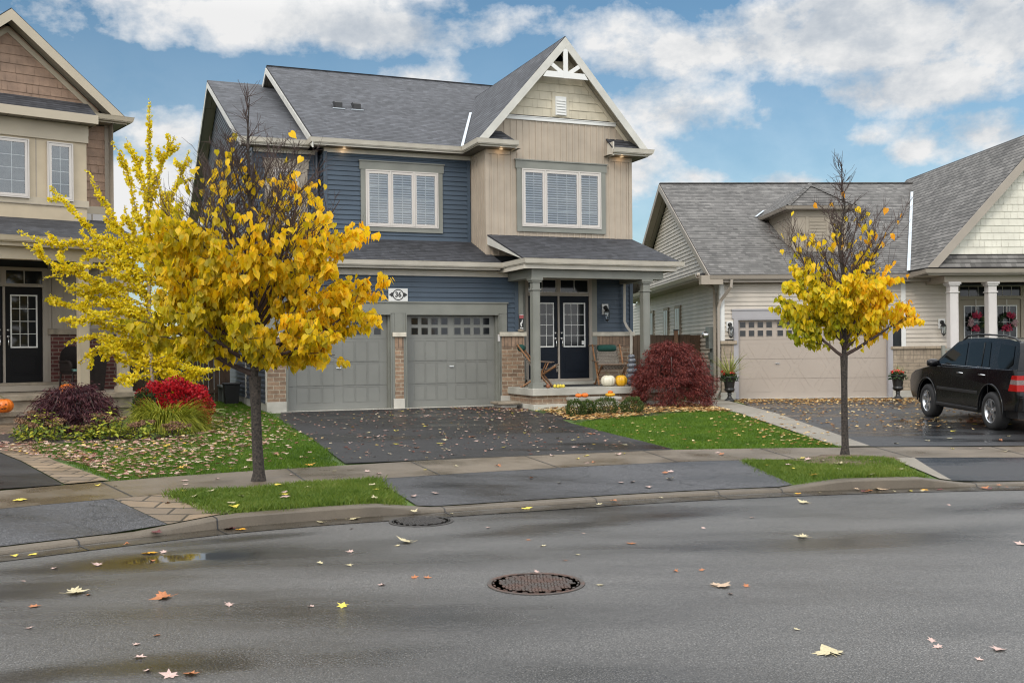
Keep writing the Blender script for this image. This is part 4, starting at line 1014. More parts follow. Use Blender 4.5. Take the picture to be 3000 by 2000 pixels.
# small return roofs at the gable feet
mb=MB(); slab(mb,[(5.0,-.05,6.71),(5.86,-.05,6.71),(5.62,.30,6.99),(5.15,.30,6.99)],.02,'shA2'); slab(mb,[(8.42,-.05,6.71),(9.36,-.05,6.71),(9.1,.30,6.99),(8.42,.30,6.99)],.02,'shA2')
mb.split('return_roof','shA2',H)
window(H,6.13,8.25,4.72,6.12,.285,[.82,1.3,.82],'greytrim',head=.22,side=.13,sill=.12,grid=([2,3,2],4))
# valley flashing between main roof and gable roof
a0=Vector((4.93,1.06,6.71)); a1=Vector((px,ye+(pzk-ez)/.4916,pzk))
mb=MB(); dv=(a1-a0); up=Vector((-.25,-.35,1)).normalized(); sdv=dv.cross(up).normalized()
e1=a0+dv*.62
mb.obox(a0-sdv*.05+Vector((-.02,0,.015)),e1-a0,sdv*.07,up*.012); mb.build('valley_flashing','flash',H)
# --- porch roof
S2=.355; qz=lambda y:3.79+(y+1.70)*S2
mb=MB(); slab(mb,[(5.34,-1.70,qz(-1.7)),(9.32,-1.70,qz(-1.7)),(9.13,.30,qz(.3)),(5.24,.30,qz(.3))],.045,'shA2'); slab(mb,[(9.32,-1.70,qz(-1.7)),(9.45,.3,3.8),(9.13,.30,qz(.3))],.045,'shA2'); mb.build('porch_roof','shA2',H)
mb=MB(); A=Vector((5.33,-1.70,3.75)); B=Vector((5.235,.30,4.46)); mb.prism([A,B,B-Vector((0,0,.20)),A-Vector((0,0,.0)),],(.035,0,0),'white'); mb.build('rake_board','white',H)
mb=MB(); mb.box(5.38,9.25,-1.68,-1.65,3.55,3.76,'offwhite'); mb.box(5.40,5.43,-1.65,-.0,3.55,3.72,'offwhite'); mb.box(9.22,9.25,-1.65,.3,3.55,3.76,'offwhite'); mb.face([(5.4,-1.66,3.56),(5.4,.3,3.56),(9.24,.3,3.56),(9.24,-1.66,3.56)],'soffit'); mb.build('porch_ceiling','offwhite',H)
mb=MB(); mb.box(5.62,8.98,-1.53,-1.30,3.36,3.555); mb.box(5.62,5.84,-1.2999,-.06,3.36,3.555); mb.box(8.76,8.98,-1.2999,.29,3.36,3.555); mb.build('porch_beam','greytrim',H,bevel=.004)
column(H,5.75,-1.40,.87,3.36,.175); column(H,8.55,-1.40,.87,3.36,.175)
# --- porch slab, brick skirt, step
mb=MB(); mb.box(5.60,9.25,-1.60,.33,.71,.872); mb.build('porch_slab','porchconc',H,bevel=.01)
mb=MB(); mb.box(5.66,9.2,-1.53,.33,.52,.709); mb.build('porch_skirt','brick',H)
mb=MB(); mb.box(5.63,9.22,-1.56,.33,.0,.519); mb.build('porch_foundation','conc',H,bevel=.006)
mb=MB(); mb.box(6.42,7.62,-1.98,-1.57,.60,.665); mb.box(6.48,7.56,-1.94,-1.57,.2,.599,'conc'); mb.build('porch_step','porchconc',H,bevel=.01)
mb=MB(); mb.box(5.02,5.58,-.95,-.40,.50,.56,'stonedark'); mb.box(5.1,5.5,-.88,-.42,.35,.499,'conc'); mb.build('side_step','stonedark',H,bevel=.015)
# --- porch walls
mb=MB(); fsiding(mb,8.12,9.06,2.17,3.56,.33); mb.build('porch_wall','blue',H)
mb=MB(); mb.box(9.05,9.14,.29,.36,2.17,3.56); mb.split('corner_board','blue',H)
mb=MB(); mb.box(8.02,9.12,.29,.42,.87,1.80,'brick'); mb.box(8.02,9.12,.29,.42,1.8005,2.061,'soldier'); mb.build('porch_brick','brick',H)
mb=MB(); mb.box(7.98,9.17,.24,.43,2.062,2.165); mb.split('stone_cap','stone',H,bevel=.012)
mb=MB(); mb.box(6.03,6.20,.27,.38,.9,3.56,'greytrim'); mb.box(7.98,8.12,.27,.36,.9,3.56,'greytrim')
for a,b in((6.20,6.27),(7.90,7.98)): mb.box(a,b,.262,.38,.98,3.46,'taupe')
mb.box(6.2,7.98,.262,.38,3.46,3.50,'taupe'); mb.box(6.27,7.90,.27,.36,3.05,3.13,'taupe'); mb.box(7.055,7.10,.268,.36,1.02,3.05,'taupe'); mb.box(7.03,7.12,.27,.36,3.13,3.46,'taupe'); mb.box(6.1,8.05,.27,.36,3.5005,3.56,'greytrim')
mb.build('door_frame','taupe',H)
mb=MB()
for a,b in((6.27,7.03),(7.12,7.90)):
    mb.face([(a,.30,3.13),(b,.30,3.13),(b,.30,3.46),(a,.30,3.46)],'darkglass')
    mb.box((a+b)/2-.006,(a+b)/2+.006,.290,.297,3.13,3.46,'muntin'); mb.box(a,b,.285,.299,3.13,3.15,'winframe'); mb.box(a,b,.285,.299,3.44,3.46,'winframe'); mb.box(a,a+.02,.285,.299,3.15,3.44,'winframe'); mb.box(b-.02,b,.285,.299,3.15,3.44,'winframe')
    for q in (1/3.,2/3.): pass
mb.build('transom_window','winframe',H)
entry_door(H,6.275,7.05,1.03,3.045,.29,'navy',hinge=-1); entry_door(H,7.105,7.895,1.03,3.045,.29,'navy',hinge=1)
mb=MB(); mb.box(6.15,8.0,.16,.36,.88,.96); mb.box(6.2,7.96,.2,.36,.9605,1.025,'taupe'); mb.build('threshold','porchconc',H,bevel=.006)
lantern(H,8.36,.318,2.62,1.)
downspout(H,[(8.98,-1.0,3.5),(8.95,.10,3.46),(8.86,.20,3.38),(8.86,.22,2.42),(8.90,.16,2.28),(8.98,.14,2.18),(9.0,.14,2.02),(8.98,.15,.95)])
for x_ in ():pass
# house number plaque
mb=MB(); mb.box(2.72,3.17,-.045,-.014,2.875,3.165,'muntin'); r=mb.build('number_plaque','muntin',H)
mb=MB(); cx,cz=2.945,3.02
ring=[];n=32
for k in range(n):
    a=2*pi*k/n; ring.append((math.cos(a),math.sin(a)))
for k in range(n):
    p,q=ring[k],ring[(k+1)%n]; R1,R2=(.134,.126),(.112,.104)
    mb.face([(cx+p[0]*R1[0],-.050,cz+p[1]*R1[1]),(cx+q[0]*R1[0],-.050,cz+q[1]*R1[1]),(cx+q[0]*R2[0],-.050,cz+q[1]*R2[1]),(cx+p[0]*R2[0],-.050,cz+p[1]*R2[1])][::-1])
for sx in(-1,1):
    pts=[(cx+sx*.125,cz+.05),(cx+sx*.165,cz+.045),(cx+sx*.178,cz+.022),(cx+sx*.195,cz+.022),(cx+sx*.212,cz),(cx+sx*.195,cz-.022),(cx+sx*.178,cz-.022),(cx+sx*.165,cz-.045),(cx+sx*.135,cz-.05)]
    mb.prism([(a,-.050,b) for a,b in pts],(0,.004,0))
mb.build('plaque_ornament','blackmetal',r)
def text(txt,size,loc,rot,mat,parent,name='lettering',ext=.002,bold=.0,sx=1.):
    cu=bpy.data.curves.new(name,'FONT'); cu.body=txt; cu.size=size; cu.extrude=ext; cu.align_x='CENTER'; cu.align_y='CENTER'; cu.offset=bold; cu.resolution_u=3
    o=bpy.data.objects.new(name,cu); COL.objects.link(o)
    me=bpy.data.meshes.new_from_object(o); bpy.data.objects.remove(o); me.materials.clear(); me.materials.append(M[mat])
    o=bpy.data.objects.new(name,me); COL.objects.link(o); o.location=loc; o.rotation_euler=rot; o.scale=(sx,1,1); o.parent=parent; return o
text('36',.165,(cx,-.049,cz),(rad(90),0,0),'blackmetal',r,bold=.005,sx=.9)
# dog-warning style sign leaning on the stone cap, a stone in front of it
sg=MB(); sg.box(5.915,6.025,-.03,-.022,2.175,2.58,'blackplastic'); sg.box(5.918,6.022,-.034,-.030,2.49,2.57,'redlens'); sg.box(5.918,6.022,-.034,-.030,2.57,2.58,'muntin'); sg.box(5.93,5.97,-.034,-.030,2.25,2.275,'muntin'); sg.box(5.975,6.015,-.034,-.030,2.25,2.275,'muntin'); sg.box(5.93,6.015,-.034,-.030,2.205,2.235,'muntin')
fig=[(5.955,2.29),(5.985,2.30),(5.975,2.35),(5.995,2.39),(6.005,2.43),(5.995,2.465),(5.985,2.45),(5.975,2.42),(5.96,2.40),(5.935,2.37),(5.945,2.33)]
sg.prism([(a,-.034,b) for a,b in fig],(0,.004,0),'muntin')
s_=sg.build('warning_sign','blackplastic'); s_.location=HO; s_.rotation_euler=(0,0,HA); tag(s_,'small black warning sign with a red band and white figure, standing on the stone ledge','sign')
w_=MB(); w_.lathe([(0,-.03),(.05,-.02),(.07,.0),(.05,.03),(0,.04)],10,(0,0,0),sx=1.3,sy=.8); o=w_.build('stone','stonedark'); o.location=(HO[0]+5.93*math.cos(HA)+.09*math.sin(HA),HO[1]+5.93*math.sin(HA)-.09*math.cos(HA),2.195); o.rotation_euler=(.1,.1,HA); tag(o,'grey stone on the ledge in front of the small warning sign','stone')
# sticker on the door glass
mb=MB(); mb.box(7.70,7.77,.281,.284,1.86,1.95,'muntin'); mb.build('door_sticker','muntin',H)

# recessed soffit lights, lit: warm pools on the siding below
m,nt,b_=new_mat('warm_lamp'); b_.inputs['Emission Color'].default_value=(1,.72,.42,1); b_.inputs['Emission Strength'].default_value=.5; M['warmlamp']=m
for (s_,d_) in ((2.02,1.24),(5.56,.14),(8.78,.14)):
    mb=MB(); mb.lathe([(.0,6.528),(.04,6.528)],14,(s_,d_,0)); mb.lathe([(.04,6.529),(.055,6.525)],14,(s_,d_,0),'muntin',caps=False); mb.build('soffit_light','warmlamp',H)
    li=bpy.data.lights.new('soffit_lamp','POINT'); li.energy=.55; li.color=(1,.66,.36); li.shadow_soft_size=.03; lo=bpy.data.objects.new('soffit_lamp',li); COL.objects.link(lo); lo.parent=H; lo.location=(s_,d_,6.48)
# ================================================================== THE RIGHT HOUSE (single storey, beige)
RA=rad(2.7); RO=(5.593,27.872,0)
RH=thing('house','single-storey beige house with a wide taupe garage door and a small hipped dormer','house',RO,RA)
g0=.36
mb=MB(); mb.box(.03,5.4,.20,16,.2,3.5); mb.box(5.0,14.,.9,16.,.2,3.5); mb.build('light_block_core','inside',RH)  # unseen inner boxes added to block light leaks
mb=MB(); siding(mb,(0,0,0),(0,1,0),(-1,0,0),.55,6.9,lambda z:(0,16) if z<3.45 else (.0+(z-3.45)/.508,13.3-(z-3.45)/.508))
mb.build('side_wall','beigesiding',RH)
mb=MB(); mb.box(-.02,.05,-.02,16,.1,.545); mb.build('foundation','conc',RH)
mb=MB(); fsiding(mb,.10,5.3,2.75,3.46,.0); fsiding(mb,.10,.34,1.96,2.75,.0); fsiding(mb,4.95,6.3,1.74,3.58,.0); mb.build('front_wall','beigesiding',RH)
mb=MB(); mb.box(-.012,.10,-.03,.0,1.9,3.46,'muntin'); mb.box(-.028,-.001,-.03,.08,1.9,3.46,'muntin'); mb.box(4.92,5.04,-.03,.0,1.7,3.46,'muntin'); mb.split('corner_board','muntin',RH)
mb=MB(); mb.box(.0,.36,-.03,.05,.55,1.62,'sandbrick'); mb.box(.0,.36,-.03,.05,1.6205,1.83,'sandsold'); mb.box(4.66,6.3,-.03,.05,.55,1.40,'sandbrick'); mb.box(4.66,6.3,-.03,.05,1.4005,1.66,'sandsold'); mb.split('brick_pier','sandbrick',RH)
mb=MB(); mb.box(-.03,.38,-.05,.06,.1,.549); mb.box(4.66,6.3,-.05,.06,.1,.549); mb.split('pier_base','conc',RH)
mb=MB(); mb.box(-.03,.42,-.08,.06,1.832,1.93); mb.box(4.62,6.3,-.08,.06,1.662,1.74); mb.split('stone_cap','sandbrick',RH,bevel=.01)
mb=MB(); mb.box(.30,4.72,-.035,.0,2.52,2.74); mb.box(.28,4.74,-.06,.0,2.741,2.775); mb.box(.34,.44,-.035,.1,g0,2.519); mb.box(4.58,4.68,-.035,.1,g0,2.519); mb.box(.44,4.58,-.03,.15,2.48,2.519); mb.box(.44,.47,-.03,.15,g0,2.48); mb.box(4.55,4.58,-.03,.15,g0,2.48); mb.build('door_casing','lilac',RH)
garage_door(RH,.47,4.55,g0+.02,2.48,.10,'pinkdoor','lilac','buck',hx=1.55,groups=4)
mb=MB(); mb.box(.4,4.65,-.06,.12,g0-.1,g0+.022,'white'); mb.build('door_sill','white',RH)
lantern(RH,.235,-.02,2.2,1.05); lantern(RH,6.02,-.02,2.22,1.05)
# roof
e0=3.68; re=7.19; ry=6.62
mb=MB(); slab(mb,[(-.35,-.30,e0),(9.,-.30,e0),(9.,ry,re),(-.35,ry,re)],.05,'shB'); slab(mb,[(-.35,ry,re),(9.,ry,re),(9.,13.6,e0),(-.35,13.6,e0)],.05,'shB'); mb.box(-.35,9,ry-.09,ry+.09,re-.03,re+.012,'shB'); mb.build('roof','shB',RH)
mb=MB(); rake(mb,-.38,-.32,e0-.03,ry,re-.04,.2,.03,'taupe'); rake(mb,-.38,13.6,e0-.03,ry,re-.04,.2,.03,'taupe'); mb.build('rake_board','taupe',RH)
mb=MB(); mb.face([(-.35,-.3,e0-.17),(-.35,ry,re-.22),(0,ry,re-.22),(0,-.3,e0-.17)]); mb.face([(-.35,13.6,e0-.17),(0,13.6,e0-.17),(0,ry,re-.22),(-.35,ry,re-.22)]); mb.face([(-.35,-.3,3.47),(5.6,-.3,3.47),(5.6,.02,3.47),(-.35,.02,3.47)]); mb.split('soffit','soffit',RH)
mb=MB(); mb.prism([(.1,.1,3.4),(.1,6.6,6.9),(.1,13.3,3.4)],(9,0,0)); mb.build('attic_core','inside',RH)
# boxed return and side eave (shed strip) along the left wall
mb=MB(); mb.box(-.60,-.02,-.38,-.10,3.42,3.66,'tan2'); mb.build('eave_box','tan2',RH)
mb=MB(); slab(mb,[(-.62,.10,3.70),(-.37,.10,3.76),(-.02,.50,3.86),(-.02,13,3.86),(-.62,13,3.70)],.04,'shA'); mb.build('side_roof','shA',RH)
mb=MB(); gutter(mb,[(-.72,13,3.71),(-.72,-.15,3.71)],mat='taupe'); gutter(mb,[(-.36,-.42,3.66),(4.95,-.42,3.66),(4.95,-1.45,3.72),(13,-1.45,3.72)],mat='taupe'); mb.build('gutter','taupe',RH)
mb=MB(); mb.box(-.62,-.0,-.1,13,3.55,3.60,'tan2'); mb.box(-.35,5.6,-.30,-.27,3.47,3.65,'taupe'); mb.split('fascia','taupe',RH)
downspout(RH,[(-.60,-.05,3.72),(-.58,.15,3.55),(-.40,.30,3.5),(-.10,.36,3.38),(-.06,.42,3.2),(-.06,.42,.55)],.08,'tan2')
downspout(RH,[(.22,-.34,3.58),(.20,-.34,3.35),(-.02,-.10,3.0),(-.08,-.08,2.8),(-.08,-.08,.62),(-.20,-.12,.44),(-.55,-.25,.40)],.08,'taupe')
# side windows
for a in(5.0,6.9,9.6,11.6):
    mb=MB(); mb.box(-.05,.0,a,a+.85,1.95,3.10,'tan2'); mb.box(-.06,-.05,a+.12,a+.73,2.05,3.0,'darkglass'); mb.box(-.065,-.055,a+.41,a+.44,2.05,3.0,'winframe'); mb.build('side_window','tan2',RH)
# small dormer
d0=1.15; dz=5.62
mb=MB(); mb.box(2.33,3.86,d0,4.6,4.0,dz-.02); 
mb.build('dormer_wall','dormer',RH)
mb=MB()
for a,b,c,e in ((2.41,2.72,4.45,5.38),(2.78,3.06,4.2,4.4),(3.46,3.77,4.45,5.38)):
    pass
mb.box(2.33,2.42,d0-.014,d0+.001,4.0,dz-.03); mb.box(3.77,3.86,d0-.014,d0+.001,4.0,dz-.03); mb.box(2.42,3.77,d0-.014,d0+.001,5.38,dz-.03); mb.box(2.42,3.77,d0-.014,d0+.001,4.32,4.44); mb.box(2.72,2.80,d0-.014,d0+.001,4.4405,5.3795); mb.box(3.30,3.38,d0-.014,d0+.001,4.4405,5.3795)
mb.box(2.319,2.33,d0,d0+.10,4.0,dz-.03); mb.box(2.319,2.33,d0+.1,3.4,5.38,dz-.03); mb.box(2.319,2.33,d0+.85,d0+.93,4.4,5.38)
mb.build('dormer_trim','dormer',RH)
mb=MB()
for k in range(15): mb.obox((2.82,d0-.004,4.75+k*.040),(.46,0,0),(0,-.012,-.02),(0,.003,.01))
mb.box(2.80,3.30,d0-.012,d0-.001,4.70,4.745); mb.build('dormer_louvre','dormer',RH)
hz_=6.42; a_,b_=2.12,4.07; yf=d0-.21; hx_=(a_+b_)/2; yh=yf+.98
mb=MB(); slab(mb,[(a_,yf,dz+.06),(b_,yf,dz+.06),(hx_,yh,hz_)],.04,'shB'); slab(mb,[(a_,yf,dz+.06),(hx_,yh,hz_),(hx_,5.1,hz_),(a_,5.1,dz+.06)],.04,'shB'); slab(mb,[(b_,yf,dz+.06),(b_,5.1,dz+.06),(hx_,5.1,hz_),(hx_,yh,hz_)],.04,'shB')
for ex in(a_,b_):   # hip caps
    A=Vector((ex,yf,dz+.075)); B=Vector((hx_,yh,hz_+.015)); nn=9
    for k in range(nn):
        p=A.lerp(B,k/nn); q=A.lerp(B,(k+1.1)/nn); t=(B-A).normalized(); s_=t.cross(Vector((0,0,1))).normalized()*.10
        mb.face([p-s_-Vector((0,0,.03)),p+Vector((0,0,.02)),q+Vector((0,0,.008)),q-s_-Vector((0,0,.035))],'shB'); mb.face([p+Vector((0,0,.02)),p+s_-Vector((0,0,.03)),q+s_-Vector((0,0,.035)),q+Vector((0,0,.008))],'shB')
mb.build('dormer_roof','shB',RH)
mb=MB(); gutter(mb,[(a_-.06,3.6,dz+.04),(a_-.06,yf-.06,dz+.04),(b_+.06,yf-.06,dz+.04),(b_+.06,3.6,dz+.04)],mat='taupe',w=.10,h=.10); mb.face([(a_,yf,dz-.06),(b_,yf,dz-.06),(b_,4,dz-.06),(a_,4,dz-.06)],'taupe'); mb.build('gutter','taupe',RH)
mb=MB(); mb.obox((a_-.14,3.62,e0+(3.62+.3)*.5087+.02),(.36,.42,.235),(.06,-.02,.0),(0,-.006,.012)); mb.build('valley_flashing','flash',RH)
# big cross gable on the right, over the porch
rp=8.42; rz=7.46; re_=3.76; rs=(rz-re_)/(rp-5.05)*1.
x0_=5.05; x1_=2*rp-x0_
mb=MB(); slab(mb,[(x0_,-1.32,re_),(rp,-1.32,rz),(rp,7.6,rz),(x0_,7.6,re_)],.05,'shB'); slab(mb,[(rp,-1.32,rz),(x1_,-1.32,re_),(x1_,7.6,re_),(rp,7.6,rz)],.05,'shB'); mb.build('gable_roof','shB',RH)
gs2=(rz-re_)/(rp-x0_)
mb=MB()
for sx in(-1,1):
    w_=rp-x0_; th=.30
    mb.prism([(rp,-1.36,rz-.02),(rp+sx*w_,-1.36,re_),(rp+sx*(w_-th/gs2),-1.36,re_),(rp,-1.36,rz-.02-th)],(0,.03,0))
mb.build('rake_board','taupe',RH)
mb=MB(); fw2=lambda z:(rp-(rz-.22-z)/gs2,rp+(rz-.22-z)/gs2)
shakes(mb,4.12,7.1,-1.06,fw2,row=.185,wmin=.12,wmax=.22,mat='whitesiding',seed=5); mb.build('gable_wall','whitesiding',RH)
mb=MB(); mb.box(8.15,8.70,-1.11,-1.06,4.95,6.05); mb.box(8.22,8.63,-1.12,-1.11,5.02,5.98,'dormer'); mb.build('gable_vent','taupe',RH)
mb=MB(); slab(mb,[(x0_+.05,-1.33,3.76),(x1_,-1.33,3.76),(x1_-.3,-1.06,4.11),(x0_+.35,-1.06,4.11)],.03,'shB'); mb.build('porch_roof','shB',RH)
mb=MB(); mb.box(5.08,12,-1.33,-1.30,3.56,3.72,'taupe'); mb.box(5.08,5.11,-1.3,-.1,3.56,3.72,'taupe'); mb.face([(5.05,-1.33,3.565),(12,-1.33,3.565),(12,1.5,3.565),(5.05,1.5,3.565)],'tan2'); mb.box(5.60,12,-1.12,-.90,3.39,3.56,'tan2'); mb.box(5.60,5.82,-.9,-.02,3.39,3.56,'tan2'); mb.build('porch_ceiling','taupe',RH)
A=Vector((5.0,-.28,3.72)); yv=-.30+(rz-e0)/.5087
B=Vector((5.05+(re-re_)/gs2,ry,re)); dv=B-A; B=A+dv*.86
mb=MB(); mb.obox(A+Vector((-.03,0,.03)),B-A,(.085,-.012,.012),(0,-.005,.012)); mb.build('valley_flashing','flash',RH)
for cx_ in(5.86,6.88,8.6): column(RH,cx_,-1.0,.78,3.40,.22,'mauve')
mb=MB(); mb.box(5.45,12,-1.25,1.0,.62,.80,'porchconc'); mb.box(5.5,12,-1.2,1.,.42,.619,'sandbrick'); mb.box(5.48,12,-1.22,1.,.1,.419,'conc'); mb.build('porch_slab','porchconc',RH)
mb=MB(); mb.face([(5.9,.9,.8),(13,.9,.8),(13,.9,3.5),(5.9,.9,3.5)]); mb.face([(5.93,.0,.4),(5.93,.95,.4),(5.93,.95,3.5),(5.93,.0,3.5)],'beigesiding'); mb.build('porch_wall','dormer',RH)
mb=MB(); 
mb.box(6.88,6.95,.80,.89,.82,3.42); mb.box(8.68,8.8,.80,.89,.82,3.42); mb.box(6.95,8.68,.80,.89,3.38,3.42); mb.box(6.95,8.68,.80,.89,3.03,3.12); mb.box(7.78,7.88,.80,.89,.82,3.03); mb.box(7.74,7.92,.80,.89,3.12,3.38)
mb.build('door_frame','dormer',RH)
mb=MB()
for a,b in((6.95,7.74),(7.92,8.68)):
    mb.face([(a,.84,3.12),(b,.84,3.12),(b,.84,3.38),(a,.84,3.38)],'darkglass')
    for q in(1,2): mb.box(a+(b-a)*q/3-.005,a+(b-a)*q/3+.005,.828,.838,3.12,3.38,'winframe')
mb.build('transom_window','winframe',RH)
entry_door(RH,6.955,7.775,.90,3.02,.83,'dormer',glass0=.28,hinge=-1,rows_=3); entry_door(RH,7.885,8.675,.90,3.02,.83,'dormer',glass0=.28,hinge=1,rows_=3)
# second window further along the porch wall
# porch railing
mb=MB(); mb.box(5.50,5.58,-1.18,-1.10,.80,1.75); 
for k in range(11): a=5.66+k*.10; mb.box(a,a+.035,-1.155,-1.12,.92,1.62)
mb.box(5.58,6.75,-1.165,-1.11,1.62,1.68); mb.box(5.58,6.75,-1.165,-1.11,.86,.92); mb.build('railing','greytrim',RH)
# electricity meter and conduits on the left wall (metal boxes fixed to the wall)
mb=MB(); mb.box(-.20,-.02,.52,.92,1.72,2.32); mb.box(-.14,-.02,.60,.86,1.42,1.62); mb.box(-.20,-.02,.42,.86,.98,1.28)
mb.lathe([(.0,-.36),(.06,-.35),(.085,-.33),(.09,-.22),(.09,-.19)],16,(0,.62,2.1),'chrome',axis='x')
for yy in(.55,.72,.84): mb.tube([(-.08,yy,1.75),(-.08,yy,.4)],.022,8)
mb.build('electric_meter','greymetal',RH,bevel=.006)
def wreath(x,z,seed):
    rr=random.Random(seed)
    t=thing('wreath','',"wreath"); 
    mb=MB(); R_=.19
    for k in range(520):
        a=rr.uniform(0,2*pi); r=R_+rr.gauss(0,.035); px_,pz_=r*math.cos(a),r*math.sin(a); y_=rr.uniform(-.07,.0); s=.028
        d=Vector((rr.gauss(0,1),rr.gauss(0,1)*.5,rr.gauss(0,1))).normalized()*s; e=d.orthogonal().normalized()*s*.4
        c=Vector((px_,y_,pz_)); mb.face([c-d,c+e,c+d,c-e])
    mb.build('foliage','greenleaf',t)
    def fl(a0,a1,mat,nn,sz):
        mb=MB()
        for k in range(nn):
            a=rr.uniform(a0,a1); r=R_+rr.gauss(0,.04); c=Vector((r*math.cos(a),rr.uniform(-.11,-.05),r*math.sin(a)))
            d=Vector((rr.gauss(0,1),rr.gauss(0,.5),rr.gauss(0,1))).normalized()*sz; e=d.cross(Vector((rr.gauss(0,.4),1,rr.gauss(0,.4)))).normalized()*sz*.8
            mb.face([c-d,c+e,c+d,c-e])
        mb.build('flowers',mat,t)
    return t,fl,rr
def place_local(o,base,ang,x,y,z,rz=0.):
    o.location=(base[0]+x*math.cos(ang)-y*math.sin(ang),base[1]+x*math.sin(ang)+y*math.cos(ang),z); o.rotation_euler=(0,0,ang+rz); return o
for wx,wz,fl_ang,lab in((7.38,2.40,(1.0,2.2,2.6,3.8,4.1,5.0),'flower wreath on the left porch door, pale pink bloom on its left side'),(8.26,2.40,(.6,1.7,-.6,.3,3.9,5.2),'flower wreath on the right porch door, pale pink bloom on its right side')):
    t,fl,rr=wreath(0,0,int(wx*10)); fl(fl_ang[0],fl_ang[1],'pinkflower',70,.035); fl(fl_ang[2],fl_ang[3],'palepink',80,.03); fl(fl_ang[4],fl_ang[5],'pinkflower',60,.035)
    mb=MB()
    for k in range(26):
        a=rr.uniform(-.9,.8); c=Vector((.19*math.cos(a),-.06,.19*math.sin(a))); q=c+Vector((rr.uniform(.05,.15),rr.uniform(-.03,.02),rr.uniform(-.08,.08))); mb.tube([c,q],.0025,3)
    mb.build('twigs','spike',t)
    mb=MB(); mb.box(-.012,.012,-.012,-.006,.18,.62); mb.build('hanger','winframe',t)
    tag(t,lab,'wreath','wreaths on the porch doors'); place_local(t,RO,RA,wx,.78,wz)
# ================================================================== THE LEFT HOUSE
LA=rad(38); LO=(-10.59,22.5,0)
k1=(67-1500); 
LO=(( (67-1500)/3050.)*22.5+.0,22.5,0)
LH=thing('house','tan house with brown shake gable and a covered front porch behind the ginkgo','house',LO,LA)
mb=MB(); mb.box(-6,1.93,.45,9,.1,7.); mb.box(-6,1.0,.1,1,.1,4.); mb.build('light_block_core','inside',LH)  # added boxes inside the house, unseen, against light leaks
# lower front wall: board and batten over brick
mb=MB(); mb.face([(.52,.0,2.30),(1.93,.0,2.30),(1.93,.0,4.0),(.52,.0,4.0)]); battens(mb,.60,1.9,2.30,4.0,.0,step=.25,w=.04); mb.face([(-6,.0,.9),(-.62,.0,.9),(-.62,.0,4.),(-6,.0,4.)]); mb.face([(1.95,.0,.3),(1.95,9,.3),(1.95,9,7.),(1.95,.0,7.)],'tan2'); mb.box(1.86,1.97,-.02,.08,.9,4.); mb.build('porch_wall','tan2',LH)
mb=MB(); mb.box(.56,1.95,-.04,.05,.9,2.17); mb.build('porch_brick','redbrick',LH)
mb=MB(); mb.box(.50,1.98,-.09,.05,2.17,2.30); mb.split('stone_cap','stonedark',LH,bevel=.01)
mb=MB()
mb.box(.40,.50,-.05,.08,1.14,3.62); mb.box(.50,.58,-.03,.08,1.14,3.6); mb.box(-.40,-.355,-.05,.08,1.14,3.22); mb.box(-1.2,.40,-.05,.08,3.55,3.62); mb.box(-1.2,.40,-.05,.08,3.20,3.27); mb.box(-.44,-.33,-.045,.08,3.27,3.55); mb.box(-1.2,-1.1,-.05,.08,1.14,3.62)
mb.build('door_frame','taupe',LH)
mb=MB(); mb.face([(-1.1,.0,3.27),(-.44,.0,3.27),(-.44,.0,3.55),(-1.1,.0,3.55)],'darkglass'); mb.face([(-.33,.0,3.27),(.40,.0,3.27),(.40,.0,3.55),(-.33,.0,3.55)],'darkglass'); mb.box(.03,.042,-.012,-.003,3.27,3.55,'winframe'); mb.build('transom_window','darkglass',LH)
entry_door(LH,-.35,.395,1.15,3.19,-.01,'blackdoor',glass0=.36,hinge=1); entry_door(LH,-1.1,-.405,1.15,3.19,-.01,'blackdoor',glass0=.36,hinge=-1)
mb=MB(); mb.box(-1.3,.62,-.45,.0,.96,1.08,'tan2'); mb.box(-1.3,.85,-.30,.0,1.081,1.14,'stonedark'); mb.build('threshold','tan2',LH)
# porch deck and steps (weathered stone)
mb=MB(); mb.box(-6,1.75,-2.32,.0,.84,.945,'stonedark'); mb.box(-6,1.70,-2.25,.0,.62,.839,'stonedark'); mb.box(-6,1.0,-2.70,-2.2,.56,.66); mb.box(-6,.95,-2.64,-2.2,.36,.559); mb.box(-6,1.15,-3.05,-2.6,.33,.43); mb.box(-6,1.7,-2.2,0.,.1,.62,'stonedark'); mb.box(-6,1.1,-3.0,-2.5,.1,.329); mb.build('porch_steps','stonedark',LH,bevel=.01)
column(LH,.68,-2.05,.945,3.62,.20,'tantrim'); column(LH,1.48,-2.05,.945,3.62,.20,'tantrim')
mb=MB(); mb.box(-6,1.60,-2.17,-1.93,3.62,3.88); mb.box(1.36,1.60,-1.93,.0,3.62,3.88); mb.box(-6,1.85,-2.34,-2.31,3.86,4.05); mb.box(1.82,1.85,-2.31,.0,3.86,4.05); mb.face([(-6,-2.33,3.87),(1.84,-2.33,3.87),(1.84,.0,3.87),(-6,.0,3.87)],'tan2'); mb.build('porch_beam','tantrim',LH)
mb=MB(); gutter(mb,[(-6,-2.47,4.06),(1.98,-2.47,4.06)],mat='tantrim'); mb.build('gutter','tantrim',LH)
mb=MB(); slab(mb,[(-6,-2.36,4.07),(1.92,-2.36,4.07),(1.84,.32,4.78),(-6,.32,4.78)],.045,'shA2'); slab(mb,[(1.92,-2.36,4.07),(2.05,.3,4.10),(1.84,.32,4.78)],.045,'shA2'); mb.build('lower_roof','shA2',LH)
